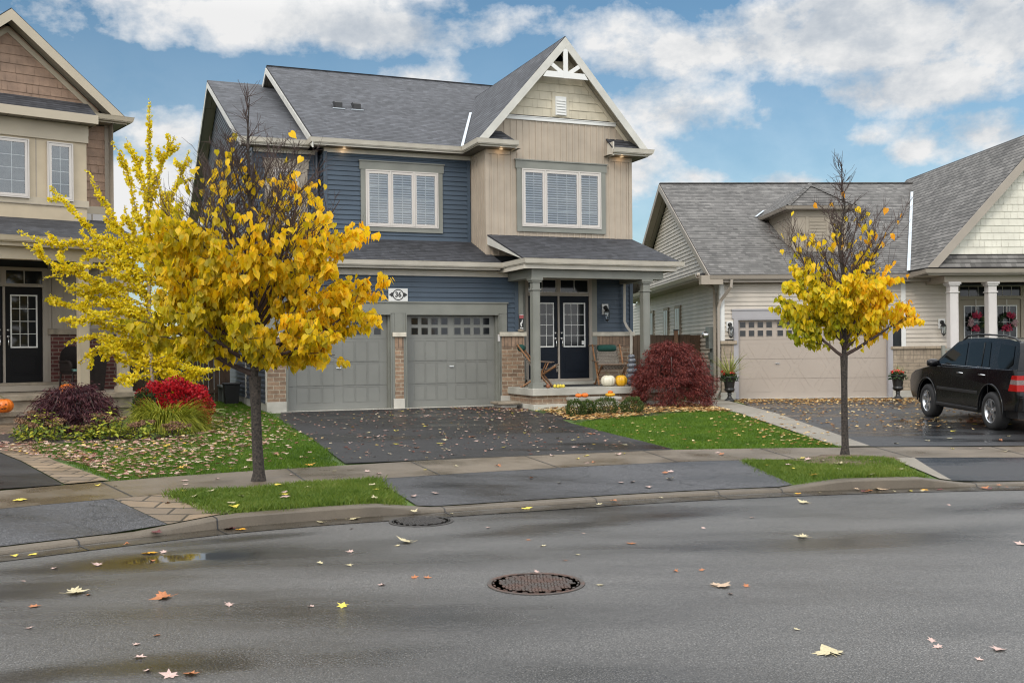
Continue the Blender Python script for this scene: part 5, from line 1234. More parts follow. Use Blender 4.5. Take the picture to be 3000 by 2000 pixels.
# upper shingled wall + bump-out
mb=MB(); shakes(mb,5.1,6.95,.36,lambda z:(-6,1.95),row=.19,mat='brownshake',seed=9); mb.build('upper_wall','brownshake',LH)
mb=MB(); mb.box(1.86,1.97,.335,.45,4.7,6.98,'tan2'); mb.box(1.3,1.86,.335,.36,4.7,4.93,'mauve'); mb.box(1.3,1.86,.33,.36,4.93,5.10,'tantrim'); mb.box(1.55,1.58,.325,.335,4.7,4.92,'tan2'); mb.split('corner_board','tan2',LH)
mb=MB(); mb.box(-6,1.36,.0,.4,4.60,6.76); mb.box(-6,1.40,-.02,.0,5.02,5.16,'tantrim'); mb.box(-6,1.39,-.045,.01,6.45,6.62,'tantrim'); mb.box(-6,1.405,-.03,.0,5.0,5.018,'tan2'); mb.box(.29,.31,-.006,.0,5.17,6.45,'tan2'); mb.build('bay_wall','tanpanel',LH)
window(LH,.52,1.06,5.05+.07,6.40,-.015,[1],None,grid=(2,4),louvre=False,curtain=True)
window(LH,-.55,.15,5.05+.07,6.40,-.015,[1],None,grid=(2,4),louvre=False,curtain=True)
# small roof on the bump-out, fascia
mb=MB(); slab(mb,[(-6,-.32,7.03),(1.50,-.32,7.03),(1.50,.36,7.42),(-6,.36,7.42)],.04,'shA2'); slab(mb,[(1.50,-.32,7.03),(1.70,.36,7.05),(1.50,.36,7.42)],.04,'shA2'); mb.build('bay_roof','shA2',LH)
mb=MB(); mb.box(-6,1.52,-.36,-.33,6.84,7.03); mb.box(1.49,1.52,-.33,.36,6.84,7.03); mb.face([(-6,-.34,6.85),(1.5,-.34,6.85),(1.5,.0,6.85),(-6,.0,6.85)],'soffit'); mb.box(-6,1.40,-.03,.01,6.62,6.84); mb.split('fascia','tantrim',LH)
# gable
lp=-.17; lz=9.20; lw=2.42; le=7.14; gs3=(lz-le)/lw
mb=MB(); fw3=lambda z:(lp-(lz-.25-z)/gs3,lp+(lz-.25-z)/gs3)
shakes(mb,7.30,8.9,.40,fw3,row=.20,wmin=.1,wmax=.24,mat='brownshake',seed=11); mb.build('gable_wall','brownshake',LH)
mb=MB(); slab(mb,[(lp,.0,lz),(lp+lw,.0,le),(lp+lw,9,le),(lp,9,lz)],.05,'shA2'); slab(mb,[(lp-lw,.0,le),(lp,.0,lz),(lp,9,lz),(lp-lw,9,le)],.05,'shA2'); slab(mb,[(-6.3,-.1,le-.02),(lp-1.2,-.1,le-.02),(lp-1.2,4.5,lz-.05),(-6.3,4.5,lz-.05)],.05,'shA2'); slab(mb,[(-6.3,4.5,lz-.05),(lp-.2,4.5,lz-.05),(lp-.2,9,le-.02),(-6.3,9,le-.02)],.05,'shA2'); mb.build('roof','shA2',LH)
mb=MB()
for sx in(-1,1): mb.prism([(lp,-.03,lz-.03),(lp+sx*lw,-.03,le-.03),(lp+sx*(lw-.24/gs3),-.03,le-.03),(lp,-.03,lz-.27)],(0,.03,0))
for sx in(-1,1): mb.prism([(lp,.37,lz-.30),(lp+sx*(lw-.35),.37,lz-.30-(lw-.35)*gs3),(lp+sx*(lw-.50),.37,lz-.30-(lw-.35)*gs3),(lp,.37,lz-.44)],(0,.03,0))
mb.build('rake_board','tantrim',LH)
mb=MB()
for sx in(-1,1): mb.face([(lp,.0,lz-.22),(lp+sx*(lw-.1),.0,lz-.22-(lw-.1)*gs3),(lp+sx*(lw-.1),.42,lz-.22-(lw-.1)*gs3),(lp,.42,lz-.22)])
mb.face([(1.5,.0,6.98),(2.28,.0,6.98),(2.28,9,6.98),(1.5,9,6.98)]); mb.split('soffit','soffit',LH)
mb=MB(); gutter(mb,[(1.50,-.13,7.14),(2.40,-.13,7.14),(2.40,9,7.14)],mat='tantrim'); mb.box(1.5,2.26,.0,.03,6.98,7.12); mb.box(2.25,2.28,.03,9,6.98,7.12); mb.build('gutter','tantrim',LH)
# ------------------------------------------------------------------ fences
def fence(name,label,P0,P1,z0,h,posts,bw=.14,gap=.012,mat='fence'):
    t=thing(name,label,'fence')
    A=Vector(P0);B=Vector(P1);d=(B-A);L_=d.length;d.normalize();nrm=Vector((-d.y,d.x,0))
    mb=MB(); x=0; rr=random.Random(4)
    while x<L_:
        p=A+d*x; hh=h+rr.uniform(-.008,.008); mb.obox((p.x,p.y,z0),d*(bw-gap),nrm*.02,(0,0,hh)); x+=bw
    for zz in(.25,h-.35): p=A+nrm*.022; mb.obox((p.x,p.y,z0+zz),d*L_,nrm*.04,(0,0,.09))
    mb.build('fence_panel',mat,t)
    for q in posts:
        p=A+d*q; mb=MB(); c=Vector((p.x,p.y,0))-nrm*.06
        mb.obox((c.x-.055,c.y-.055,z0-.1),(.11,0,0),(0,.11,0),(0,0,h+.22)); mb.obox((c.x-.07,c.y-.07,z0+h+.12),(.14,0,0),(0,.14,0),(0,0,.035),'blackplastic'); mb.build('fence_post','fencepost',t)
    return t
fence('fence','dark brown board fence between the blue house and the tan house',(-7.62,28.1,0),(-12.5,27.2,0),.40,1.72,(.15,2.4))
fence('fence','brown board fence with a capped post between the blue house and the beige house',(2.9,28.6,0),(5.45,30.2,0),.40,1.72,(.05,2.05,))
def hw(s,d): return (HO[0]+s*math.cos(HA)-d*math.sin(HA),HO[1]+s*math.sin(HA)+d*math.cos(HA))
def rw(s,d): return (RO[0]+s*math.cos(RA)-d*math.sin(RA),RO[1]+s*math.sin(RA)+d*math.cos(RA))
def lw_(s,d): return (LO[0]+s*math.cos(LA)-d*math.sin(LA),LO[1]+s*math.sin(LA)+d*math.cos(LA))
# ================================================================== SUV
def make_suv():
    t=thing('suv','black wet sport utility vehicle parked on the right driveway','car')
    W=.915
    def arc(cy,cz,r,a0,a1,n=10): return [(cy+r*math.cos(a0+(a1-a0)*k/n),cz+r*math.sin(a0+(a1-a0)*k/n)) for k in range(n+1)]
    low=[(-.96,.44)]+[(y,z) for y,z in arc(0,.40,.47,pi-.02,.02)]+[(2.34,.36)]+[(y,z) for y,z in arc(2.82,.40,.46,pi-.02,.02)]+[(3.62,.40),(3.74,.55),(3.76,.78),(3.68,.93),(3.45,1.02),(3.0,1.10),(2.62,1.15),(-.88,1.20),(-.96,1.0),(-1.0,.80),(-1.02,.62)]
    bm=bmesh.new()
    def sect(x,k): return [bm.verts.new((x*k,y,z)) for y,z in low]
    def ring(x,shr=0.): 
        cy,cz=1.4,.75
        return [bm.verts.new((x,cy+(y-cy)*(1-shr),cz+(z-cz)*(1-shr*1.2) if z>.5 else z)) for y,z in low]
    xs=[(-W+.0,.035),(-W+.012,.018),(-W+.05,.0),(W-.05,.0),(W-.012,.018),(W,.035)]
    # bulging flanks: shoulder tapers towards the belt
    rs=[ring(x,s_) for x,s_ in xs]; n=len(low)
    for a,b in zip(rs[:-1],rs[1:]):
        for k in range(n): 
            f=bm.faces.new((a[k],b[k],b[(k+1)%n],a[(k+1)%n])); f.smooth=True
    bm.faces.new(list(reversed(rs[0]))) ; bm.faces.new(rs[-1])
    bmesh.ops.recalc_face_normals(bm,faces=bm.faces)
    me=bpy.data.meshes.new('body'); bm.to_mesh(me); bm.free(); me.materials.append(M['paint'])
    me.set_sharp_from_angle(angle=rad(35))
    body=bpy.data.objects.new('body',me); COL.objects.link(body); body.parent=t
    # greenhouse: side outline with tumblehome
    up=[(2.66,1.13),(2.2,1.42),(1.78,1.66),(1.4,1.73),(.6,1.765),(-.3,1.74),(-.68,1.69),(-.80,1.5),(-.90,1.17)]
    def hwid(z): return .87-(z-1.12)*.30
    mb=MB(); Lf=[(-hwid(z),y,z) for y,z in up]; Rt=[(hwid(z),y,z) for y,z in up]; m=len(up)
    mb.mesh(Lf+Rt,[[k,k+1,m+k+1,m+k] for k in range(m-1)],None,True)
    mb.mesh(Lf,[list(range(m))]); mb.mesh(Rt,[list(range(m-1,-1,-1))])
    mb.build('cabin','paint',t,bevel=.03)
    # side glass, slightly proud, with bright lower trim
    def sp(y,z,sx,o=.008): return (sx*(hwid(z)+o),y,z)
    for sx in(-1,1):
        for poly in ([(2.36,1.20),(1.98,1.47),(1.72,1.60),(1.30,1.66),(1.16,1.20)],[(1.06,1.20),(1.20,1.665),(.42,1.69),(.36,1.67),(.18,1.20)],[(-.10,1.30),(-.02,1.66),(-.56,1.62),(-.68,1.28),(-.5,1.18),(-.25,1.20)]):
            mb=MB(); mb.face([sp(y,z,sx) for y,z in poly]); mb.build('side_window','carglass',t)
        mb=MB(); mb.tube([sp(2.42,1.185,sx,.012),sp(.1,1.185,sx,.012)],.008,6,'alloy'); mb.build('window_trim','alloy',t)
        mb=MB(); mb.tube([sp(.62,1.2,sx,.012),sp(.80,1.45,sx,.012) if False else sp(.46,1.2,sx,.012),sp(.60,1.67,sx,.012)],.008,6,'blackplastic'); mb.build('window_divider','blackplastic',t)
        mb=MB(); mb.box(sx*(W)-.012,sx*(W)+.012,.52,2.30,.66,.72,'blackplastic'); mb.build('side_moulding','blackplastic',t,bevel=.006)
        mb=MB(); mb.box(sx*W-.03,sx*W+.02,.50,2.32,.33,.39); mb.build('running_board','blackplastic',t,bevel=.01)
        for hy in(1.22,.30):
            mb=MB(); mb.tube([(sx*(W-.01),hy-.10,1.045),(sx*(W+.03),hy-.08,1.05),(sx*(W+.03),hy+.09,1.05),(sx*(W-.01),hy+.11,1.045)],.013,8); mb.build('door_handle','chrome',t)
        for dy in(1.15,.10,2.42):
            mb=MB(); mb.box(sx*(W-.004)-.004,sx*(W-.004)+.004,dy-.004,dy+.004,.45,1.14); mb.build('door_seam','blackplastic',t)
        mb=MB(); mb.lathe([(0,-.13),(.06,-.12),(.085,-.05),(.085,.05),(.06,.11),(0,.12)],14,(sx*(W+.12),2.20,1.22),axis='x',sx=1); mb.tube([(sx*(W-.04),2.22,1.18),(sx*(W+.06),2.2,1.2)],.025,8); mb.build('wing_mirror','paint',t)
        mb=MB(); mb.tube([(sx*.66,1.62,1.70),(sx*.665,1.40,1.80),(sx*.665,.9,1.83),(sx*.665,-.1,1.81),(sx*.66,-.45,1.76),(sx*.655,-.60,1.70)],[.02,.018,.018,.018,.018,.02],8); mb.build('roof_rail','blackplastic',t)
        # arch lips
        for cy,r in((0,.47),(2.82,.46)):
            mb=MB(); mb.tube([(sx*(W+.0),y,z) for y,z in arc(cy,.40,r+.015,pi+.1,-.1,16)],.016,6); mb.build('wheel_arch','paint',t)
        # tail light wraps the corner
        mb=MB()
        P=[(-.985,.80),(-.72,.80),(-.76,.90),(-.82,1.06),(-.965,1.09)]
        z0,z1=.80,1.09
        def q(y,z): return (sx*(W+.012),y,z)
        def low_(f0,f1,mat):
            a=z0+(z1-z0)*f0; b=z0+(z1-z0)*f1
            ya=-.70-.14*f0; yb=-.70-.14*f1
            mb.face([q(-1.0,a),q(ya,a),q(yb,b),q(-1.0,b)],mat); mb.face([(sx*(W+.012),-1.012,a),(sx*(W-.22),-1.03,a),(sx*(W-.22),-1.03,b),(sx*(W+.012),-1.012,b)],mat); mb.face([q(-1.0,a),q(-1.0,b),(sx*(W+.012),-1.012,b),(sx*(W+.012),-1.012,a)],mat)
        low_(0,.42,'redlens'); low_(.42,.72,'whitelens'); low_(.72,1.,'redlens'); mb.build('tail_light','redlens',t)
    mb=MB(); mb.face([(-.70,-.815,1.22),(.70,-.815,1.22),(.62,-.70,1.63),(-.62,-.70,1.63)]); 
    mb.xf(Matrix.Translation((0,-.09,0))); mb.build('rear_window','carglass',t)
    mb=MB(); mb.face([(-.74,2.60,1.19),(.74,2.60,1.19),(.64,1.86,1.65),(-.64,1.86,1.65)]); mb.xf(Matrix.Translation((0,.03,.02))); mb.build('windscreen','carglass',t)
    mb=MB(); mb.box(-.88,.88,-1.12,-.9,.44,.70); mb.box(-.86,.86,-1.13,-1.0,.70,.72,'blackplastic'); mb.build('rear_bumper','paint',t,bevel=.05)
    mb=MB(); mb.box(-.26,.26,-1.036,-1.02,.84,.98,'muntin'); mb.build('plate_recess','blackplastic',t)
    mb=MB(); mb.box(-.8,.8,-.8,3.5,.28,.5); mb.build('underbody','blackplastic',t)
    mb=MB(); 
    for sx in(-1,1): mb.lathe([(.0,.0),(.10,.0),(.12,.03),(.12,.05)],16,(sx*.66,3.66,.85),axis='y')
    mb.build('headlight','whitelens',t)
    # wheels
    for sx in(-1,1):
        for cy in(0,2.82):
            wt=thing('wheel',None,None)
            wt.parent=t; wt.location=(sx*.80,cy,.37); 
            mb=MB(); mb.lathe([(.225,-.11*sx),(.245,-.12*sx),(.33,-.118*sx),(.362,-.09*sx),(.368,-.05*sx),(.368,.05*sx),(.362,.09*sx),(.33,.118*sx),(.245,.122*sx),(.228,.108*sx)],36,(0,0,0),axis='x',caps=False); mb.build('tyre','rubber',wt)
            mb=MB(); mb.lathe([(.222,-.1*sx),(.232,.10*sx),(.238,.112*sx),(.226,.116*sx),(.215,.10*sx),(.20,.03*sx)],36,(0,0,0),axis='x',caps=False)
            mb.lathe([(.0,.085*sx),(.045,.085*sx),(.06,.07*sx),(.065,.03*sx)],18,(0,0,0),axis='x')
            for k in range(5):
                a=2*pi*k/5+.3; ca,sa=math.cos(a),math.sin(a)
                def pt(r,w_,xo): return (xo*sx,r*ca-w_*sa,r*sa+w_*ca)
                v=[pt(.04,.040,.08),pt(.04,-.040,.08),pt(.13,-.030,.092),pt(.225,-.052,.10),pt(.225,.052,.10),pt(.13,.030,.092)]; bk=[pt(.04,.040,.03),pt(.04,-.040,.03),pt(.13,-.03,.03),pt(.225,-.052,.03),pt(.225,.052,.03),pt(.13,.03,.03)]
                mb.mesh(v+bk,[[0,1,2,5],[5,2,3,4],[1,7,8,2],[2,8,9,3],[0,5,11,6],[5,4,10,11]])
            mb.build('rim','alloy',wt)
            mb=MB(); mb.lathe([(.0,.0*sx),(.215,.0*sx)],24,(0,0,0),axis='x'); mb.build('brake_disc','blackplastic',wt)
    return t
suv=make_suv(); suv.location=(9.13,18.08,.285); suv.rotation_euler=(rad(1.1),0,rad(1.2)); suv.scale=(.93,.93,.905)
# ================================================================== things on the porches
def pumpkin(name,label,r,h,mat,loc,rz=0,stem=True,ribs=12,group=None,face=False,tilt=(0,0),flat=1.):
    mb=MB(); prof=[]; n=14
    for k in range(n+1):
        a=-pi/2+pi*k/n; rr=r*(math.cos(a)**.75 if math.cos(a)>1e-6 else 0); z=h*(math.sin(a))
        if k in(0,n): rr=0; z*=.80
        elif k in (1,n-1): z*=.97
        prof.append((max(rr,0),z))
    t=thing(name,label,'pumpkin',(loc[0],loc[1],loc[2]+h*.96),rz,group)
    nn=48; vs=[];fs=[]
    for rr,z in prof:
        for k in range(nn):
            a=2*pi*k/nn; q=rr*(1-.10*(1-abs(math.cos(a*ribs/2)))); vs.append((q*math.cos(a),q*math.sin(a)*flat,z))
    for i in range(n):
        for k in range(nn): fs.append((i*nn+k,i*nn+(k+1)%nn,(i+1)*nn+(k+1)%nn,(i+1)*nn+k))
    mb.mesh(vs,fs,None,True); mb.build('shell',mat,t)
    if stem:
        mb=MB(); s_=r*.16; mb.tube([(0,0,h*.75),(0,0,h*1.0),(-s_*1.2,0,h*1.0+s_*1.6),(-s_*2.6,0,h*1.0+s_*2.2)],[s_,s_*.75,s_*.5,s_*.55],7); mb.build('stem','stem',t)
    if face:
        def onp(u,v):  # u sideways, v up on the front (-y)
            x=r*u; z=h*v; rr=r*max(.05,1-(abs(v)**2.6))**.5
            y=-math.sqrt(max(rr*rr-x*x,0))-.006; return (x,y,z)
        mb=MB()
        for sx in(-1,1): mb.face([onp(sx*.30-.11,.16),onp(sx*.30+.11,.16),onp(sx*.30,.42)])
        mb.face([onp(-.06,-.02),onp(.06,-.02),onp(0,.10)])
        mb.face([onp(-.42,-.22),onp(-.30,-.38),onp(-.15,-.30),onp(-.15,-.44),onp(.0,-.46),onp(.05,-.34),onp(.2,-.42),onp(.30,-.36),onp(.42,-.2),onp(.2,-.26),onp(0,-.28),onp(-.2,-.26)])
        mb.build('carved_face','carve',t)
    t.rotation_euler=(tilt[0],tilt[1],rz)
    return t
def PP(s,d,z): x,y=hw(s,d); return (x,y,z)
pumpkin('pumpkin','large ivory white pumpkin on the porch edge beside the yellow one',.175,.135,'whitep',PP(7.66,-1.22,.872),.4)
pumpkin('pumpkin','round golden yellow pumpkin between the white pumpkin and the grey-blue stack',.145,.135,'yellowp',PP(7.96,-1.30,.872),1.,ribs=9)
pumpkin('pumpkin','orange pumpkin half hidden behind the white and yellow pumpkins',.13,.10,'orange',PP(7.95,-.78,.872),1.)
zz=.872; 
labs=['lowest grey-blue pumpkin of the tall stack beside the red maple','second grey-blue pumpkin up in the stack beside the red maple','third grey-blue pumpkin up in the stack beside the red maple','fourth grey-blue pumpkin up in the stack beside the red maple','fifth grey-blue pumpkin up in the stack beside the red maple','topmost small grey-blue pumpkin of the stack beside the red maple']
for k,(r_,h_) in enumerate([(.15,.085),(.14,.075),(.13,.072),(.115,.065),(.10,.06),(.08,.05)]):
    pumpkin('pumpkin',labs[k],r_,h_,'bluep',(PP(8.30,-1.18,0)[0]+(-.01)**(k%2)*.01,PP(8.30,-1.18,0)[1],zz),k*.7,stem=k==5,group='grey-blue pumpkins stacked on the porch',ribs=10); zz+=h_*1.80
pumpkin('pumpkin','small orange pumpkin, the left one of the pair on the concrete step',.075,.045,'orange',PP(6.62,-1.80,.665),.3,group='pair of small pumpkins on the step')
pumpkin('pumpkin','small orange pumpkin, the right one of the pair on the concrete step',.08,.05,'orange',PP(6.77,-1.82,.665),1.3,stem=False,group='pair of small pumpkins on the step')
t=thing('turban_gourd','orange and cream turban squash on the right end of the concrete step','gourd',PP(7.42,-1.80,.665),.2)
mb=MB(); mb.lathe([(0,.0),(.07,.0),(.115,.03),(.12,.055),(.09,.075),(.0,.08)],24,ribs=9,ribd=.2); mb.build('base','yellowp',t); mb=MB(); mb.lathe([(.0,.06),(.06,.075),(.065,.10),(.045,.125),(.0,.135)],18,ribs=4,ribd=.25); mb.build('crown','orange',t)
t=thing('gourds','heap of small knobbly yellow gourds at the porch edge under the slanted chair','gourd',PP(6.30,-1.45,.872),.3)
for k,(a,b) in enumerate([(-.10,.0),(-.03,-.03),(.04,.02),(.10,-.01),(.0,.05)]):
    mb=MB(); mb.lathe([(0,0),(.035,.01),(.045,.04),(.035,.065),(.015,.08),(0,.09)],12,(a,b,0),ribs=6,ribd=.25); mb.build('gourd','fl_yellow',t)
t=thing('gourd','single small brown gourd with a stalk next to the porch column foot','gourd',PP(6.02,-1.47,.872),.3)
mb=MB(); mb.lathe([(0,0),(.04,.01),(.055,.045),(.04,.075),(.012,.09),(.01,.12),(0,.13)],14,ribs=7,ribd=.15); mb.build('shell','fl_rustl',t)
# small solar lamp by the porch, flagstone on side step already part of the house
t=thing('garden_lamp','small black solar path lamp beside the concrete step','garden lamp',(*hw(7.96,-1.95),.42),0)
mb=MB(); mb.tube([(0,0,0),(0,0,.16)],.012,6); mb.build('stake','blackplastic',t); mb=MB(); mb.box(-.07,.07,-.05,.05,.16,.23); mb.build('lamp_head','blackplastic',t,bevel=.01)
# door mat
mb=MB(); mb.box(-.75,.75,-.36,.36,0,.014); 
o=mb.build('door_mat','rubbermat'); o.location=PP(7.05,-.55,.873); o.rotation_euler=(0,0,HA); tag(o,'flat dark ribbed mat on the porch in front of the navy double doors','door mat')
def hammock_chair(label):
    t=thing('sling_chair',label,'chair',group='rope sling chairs on the porch')
    w=.27; r=.02
    for sx in(-1,1):
        mb=MB(); mb.tube([(sx*(w+.05),.40,.92),(sx*(w+.05),-.30,.0)],r,8); mb.build('back_rail','wood',t)
        mb=MB(); mb.tube([(sx*(w+.01),-.42,.46),(sx*(w+.01),.34,.0)],r,8); mb.build('leg','wood',t)
        mb=MB(); mb.obox((sx*(w+.09)-.03,.16,.55),(.06,0,0),(0,-.50,-.03),(0,0,.022)); mb.build('armrest','wooddk',t,bevel=.006)
        mb=MB(); mb.tube([(sx*(w+.09),-.22,.54),(sx*(w+.04),-.10,.26)],.014,7); mb.build('arm_post','wood',t)
    mb=MB(); mb.tube([(-w-.14,.42,.90),(w+.14,.42,.90)],.018,8); mb.tube([(-w-.10,-.42,.47),(w+.10,-.42,.47)],.02,8); mb.tube([(-w-.05,.30,.03),(w+.05,.30,.03)],.016,8); mb.tube([(-w-.05,-.16,.15),(w+.05,-.16,.15)],.016,8); mb.build('cross_bar','wooddk',t)
    pr=[(.41,.90),(.30,.74),(.22,.60),(.12,.46),(.0,.38),(-.14,.36),(-.28,.40),(-.42,.485)]
    mb=MB()
    for a,b,wa,wb in [(pr[k],pr[k+1],(w-.04 if k<3 else w-.02),(w-.04 if k<2 else w-.02)) for k in range(7)]:
        mb.face([(-wa,a[0],a[1]),(wa,a[0],a[1]),(wb,b[0],b[1]),(-wb,b[0],b[1])],None,True)
    mb.build('rope_seat','rope',t)
    mb=MB()
    for sx in(-1,1): mb.tube([(sx*(w-.03),p[0],p[1]+.004) for p in pr],.012,6)
    for k in range(22):
        x=-w+.02+k*(2*w-.04)/21; mb.tube([(x,-.43,.46),(x+.004,-.425,.37-.02*(k%3))],.005,4)
    mb.build('rope_edge','rope',t)
    mb=MB(); mb.lathe([(.0,-.22),(.05,-.215),(.072,-.19),(.078,-.1),(.078,.1),(.072,.19),(.05,.215),(0,.22)],18,(0,.34,.84),axis='x'); mb.build('head_cushion','green',t)
    return t
c1=hammock_chair('rope sling chair with green head cushion facing the street, by the lantern wall'); c1.location=PP(8.10,-.45,.875); c1.rotation_euler=(0,0,HA-rad(14)); c1.scale=(1.06,)*3
c2=copy_tree(c1); c2['label']='rope sling chair with green head cushion seen side-on behind the left porch column'; c2.location=PP(6.08,-.72,.875); c2.rotation_euler=(0,0,HA+rad(62)); c2.scale=(1.08,)*3
# left porch furniture
t=thing('wicker_chair','dark wicker armchair with a teal seat cushion on the left porch','chair',(*lw_(.95,-.75),.95),LA+rad(12))
mb=MB(); mb.box(-.28,.28,-.28,.26,.36,.42); mb.build('seat','wicker',t,bevel=.01)
mb=MB(); pts=[]
for k in range(13):
    a=pi*k/12; pts.append((.30*math.cos(a),.22+.10*math.sin(a)))
for k in range(12):
    (x0,y0),(x1,y1)=pts[k],pts[k+1]; h0=.55+.42*math.sin(pi*k/12)**.7; h1=.55+.42*math.sin(pi*(k+1)/12)**.7
    mb.prism([(x0,y0,.40),(x1,y1,.40),(x1,y1,h1),(x0,y0,h0)],(0,.03,0))
mb.build('backrest','wicker',t)
for sx in(-1,1):
    mb=MB(); mb.tube([(sx*.30,.25,.62),(sx*.33,-.1,.64),(sx*.34,-.28,.62),(sx*.33,-.32,.56),(sx*.31,-.29,.5)],.028,8); mb.prism([(sx*.31,.2,.42),(sx*.31,-.26,.42),(sx*.32,-.26,.62),(sx*.31,.2,.62)],(.012,0,0)); mb.build('armrest','wicker',t)
    for yy in(-.27,.24):
        mb=MB(); mb.tube([(sx*.28,yy,.38),(sx*.30,yy*1.1,.0)],.02,7); mb.build('leg','wicker',t)
mb=MB(); mb.box(-.26,.26,-.29,.22,.421,.47); mb.build('cushion','teal',t,bevel=.02)
t=thing('wicker_planter','tall square dark wicker planter between the two porch columns','planter',(*lw_(1.22,-.95),.95),LA)
mb=MB()
a_,b_=.15,.22
mb.mesh([(-a_,-a_,0),(a_,-a_,0),(a_,a_,0),(-a_,a_,0),(-b_,-b_,.82),(b_,-b_,.82),(b_,b_,.82),(-b_,b_,.82)],[(0,3,2,1),(0,1,5,4),(1,2,6,5),(2,3,7,6),(3,0,4,7)]); mb.build('pot','wicker',t)
mb=MB()
for (x0,x1,y0,y1) in((-.24,.24,-.24,-.19),(-.24,.24,.19,.24),(-.24,-.19,-.19,.19),(.19,.24,-.19,.19)): mb.box(x0,x1,y0,y1,.80,.86)
mb.build('rim','wicker',t,bevel=.01)
def atpx(u,v,Y):
    xc=u-1500.;yc=1020.-v; k=(xc+yc*.009)/3050; m_=(yc-xc*.009)/3050
    return (k*Y,Y,1.78+m_*Y)
def lz_at(u,z,d):  # on the left house, depth d -> world
    return
p=atpx(16,1185,19.6); pumpkin('pumpkin','carved orange jack-o-lantern with a long curled stalk on the left stone steps',.18,.135,'orange',(p[0]-.04,p[1],.655),.40,face=True)
pumpkin('pumpkin','carved orange pumpkin cut off by the left edge, one step below the jack-o-lantern',.17,.13,'orange',(p[0]-.30,p[1]-.33,.43),.3,face=True)
q=atpx(197,1130,19.9); pumpkin('pumpkin','orange pumpkin on the porch deck partly behind the dark purple maple',.145,.12,'orange',(q[0],q[1],.945),.9)
# urns
def urn(label,loc,spike=True,seed=1):
    rr=random.Random(seed)
    t=thing('urn_planter',label,'planter',loc,0,'black urns beside the taupe garage door')
    mb=MB(); mb.lathe([(.0,.0),(.135,.0),(.135,.035),(.10,.06),(.06,.10),(.045,.16),(.06,.20),(.045,.215),(.075,.24),(.13,.28),(.135,.32),(.115,.335),(.12,.36),(.135,.48),(.16,.58),(.20,.62),(.205,.64),(.175,.64),(.15,.60),(.0,.60)],28,ribs=0); mb.build('urn','blackmetal',t)
    for k in range(0): pass
    def bl(n,l0,l1,w,mat,nm,zr=(.6,.64),spread=1.,droop=.6,up=.9):
        mb=MB()
        for k in range(n):
            a=rr.uniform(0,2*pi); L_=rr.uniform(l0,l1); el=rr.uniform(.35,up+.5); d=Vector((math.cos(a)*spread,math.sin(a)*spread,el)).normalized(); p=Vector((rr.uniform(-.03,.03),rr.uniform(-.03,.03),rr.uniform(*zr))); side=d.cross(Vector((0,0,1))).normalized()*w; prev=None; m_=7
            dr=droop*rr.uniform(.4,1.3)
            for j in range(m_+1):
                f=j/m_; q=p+d*L_*f-Vector((0,0,dr*L_*f*f)); ww=side*(1-f**2*.95)
                if prev: mb.face([prev[0],prev[1],q+ww,q-ww],None,True)
                prev=(q-ww,q+ww)
        mb.build(nm,mat,t)
    if spike: bl(95,.6,1.25,.011,'spike','spiky_leaves',up=1.9,droop=.38)
    else: bl(34,.3,.5,.006,'spike','spiky_leaves',up=1.8,droop=.3)
    mb=MB()
    for k in range(260):
        a=rr.uniform(0,2*pi); r=rr.uniform(.05,.24); c=Vector((r*math.cos(a),r*math.sin(a),.62+rr.uniform(0,.11)-(.1 if r>.19 else 0))); d=Vector((rr.gauss(0,1),rr.gauss(0,1),rr.gauss(0,.6))).normalized()*.032; e=d.orthogonal().normalized()*.022; mb.face([c-d,c+e,c+d,c-e])
    mb.build('foliage','greenleaf',t)
    mb=MB()
    for k in range(9):
        a=rr.uniform(0,2*pi); r=rr.uniform(.05,.22); c0=Vector((r*math.cos(a),r*math.sin(a),.70+rr.uniform(0,.08)))
        for j in range(16):
            c=c0+Vector((rr.gauss(0,.02),rr.gauss(0,.02),rr.gauss(0,.015))); d=Vector((rr.gauss(0,1),rr.gauss(0,1),rr.gauss(0,1))).normalized()*.022; e=d.orthogonal().normalized()*.018; mb.face([c-d,c+e,c+d,c-e])
    mb.build('flowers','redflower',t)
    return t
urn('black urn with long arching spike leaves, left of the taupe garage door',(5.60,26.85,E(5.6,26.85)),True,3)
urn('black urn with red flowers, right of the taupe garage door',(9.98,26.95,E(9.98,26.95)),False,5)
# bin and bench beside the blue house's left wall
t=thing('garden_bin','black lidded bin against the left wall of the blue house','bin',(*hw(-.30,4.1),E(*hw(-.30,4.1))),HA)
mb=MB(); mb.mesh([(-.16,-.18,0),(.16,-.18,0),(.16,.18,0),(-.16,.18,0),(-.19,-.21,.5),(.19,-.21,.5),(.19,.21,.5),(-.19,.21,.5)],[(0,3,2,1),(0,1,5,4),(1,2,6,5),(2,3,7,6),(3,0,4,7),(4,5,6,7)]); mb.build('bin_body','blackplastic',t,bevel=.01)
mb=MB(); mb.box(-.21,.21,-.23,.23,.501,.55); mb.build('lid','blackplastic',t,bevel=.015)
t=thing('garden_bench','low grey plastic garden bench beside the black bin','bench',(*hw(-.30,5.3),E(*hw(-.30,5.3))),HA)
mb=MB(); mb.box(-.18,.18,-.6,.6,.40,.46); mb.build('seat','greymetal',t,bevel=.02)
for yy in(-.5,.5):
    mb=MB(); mb.box(-.15,.15,yy-.03,yy+.03,0,.399); mb.build('leg','greymetal',t)
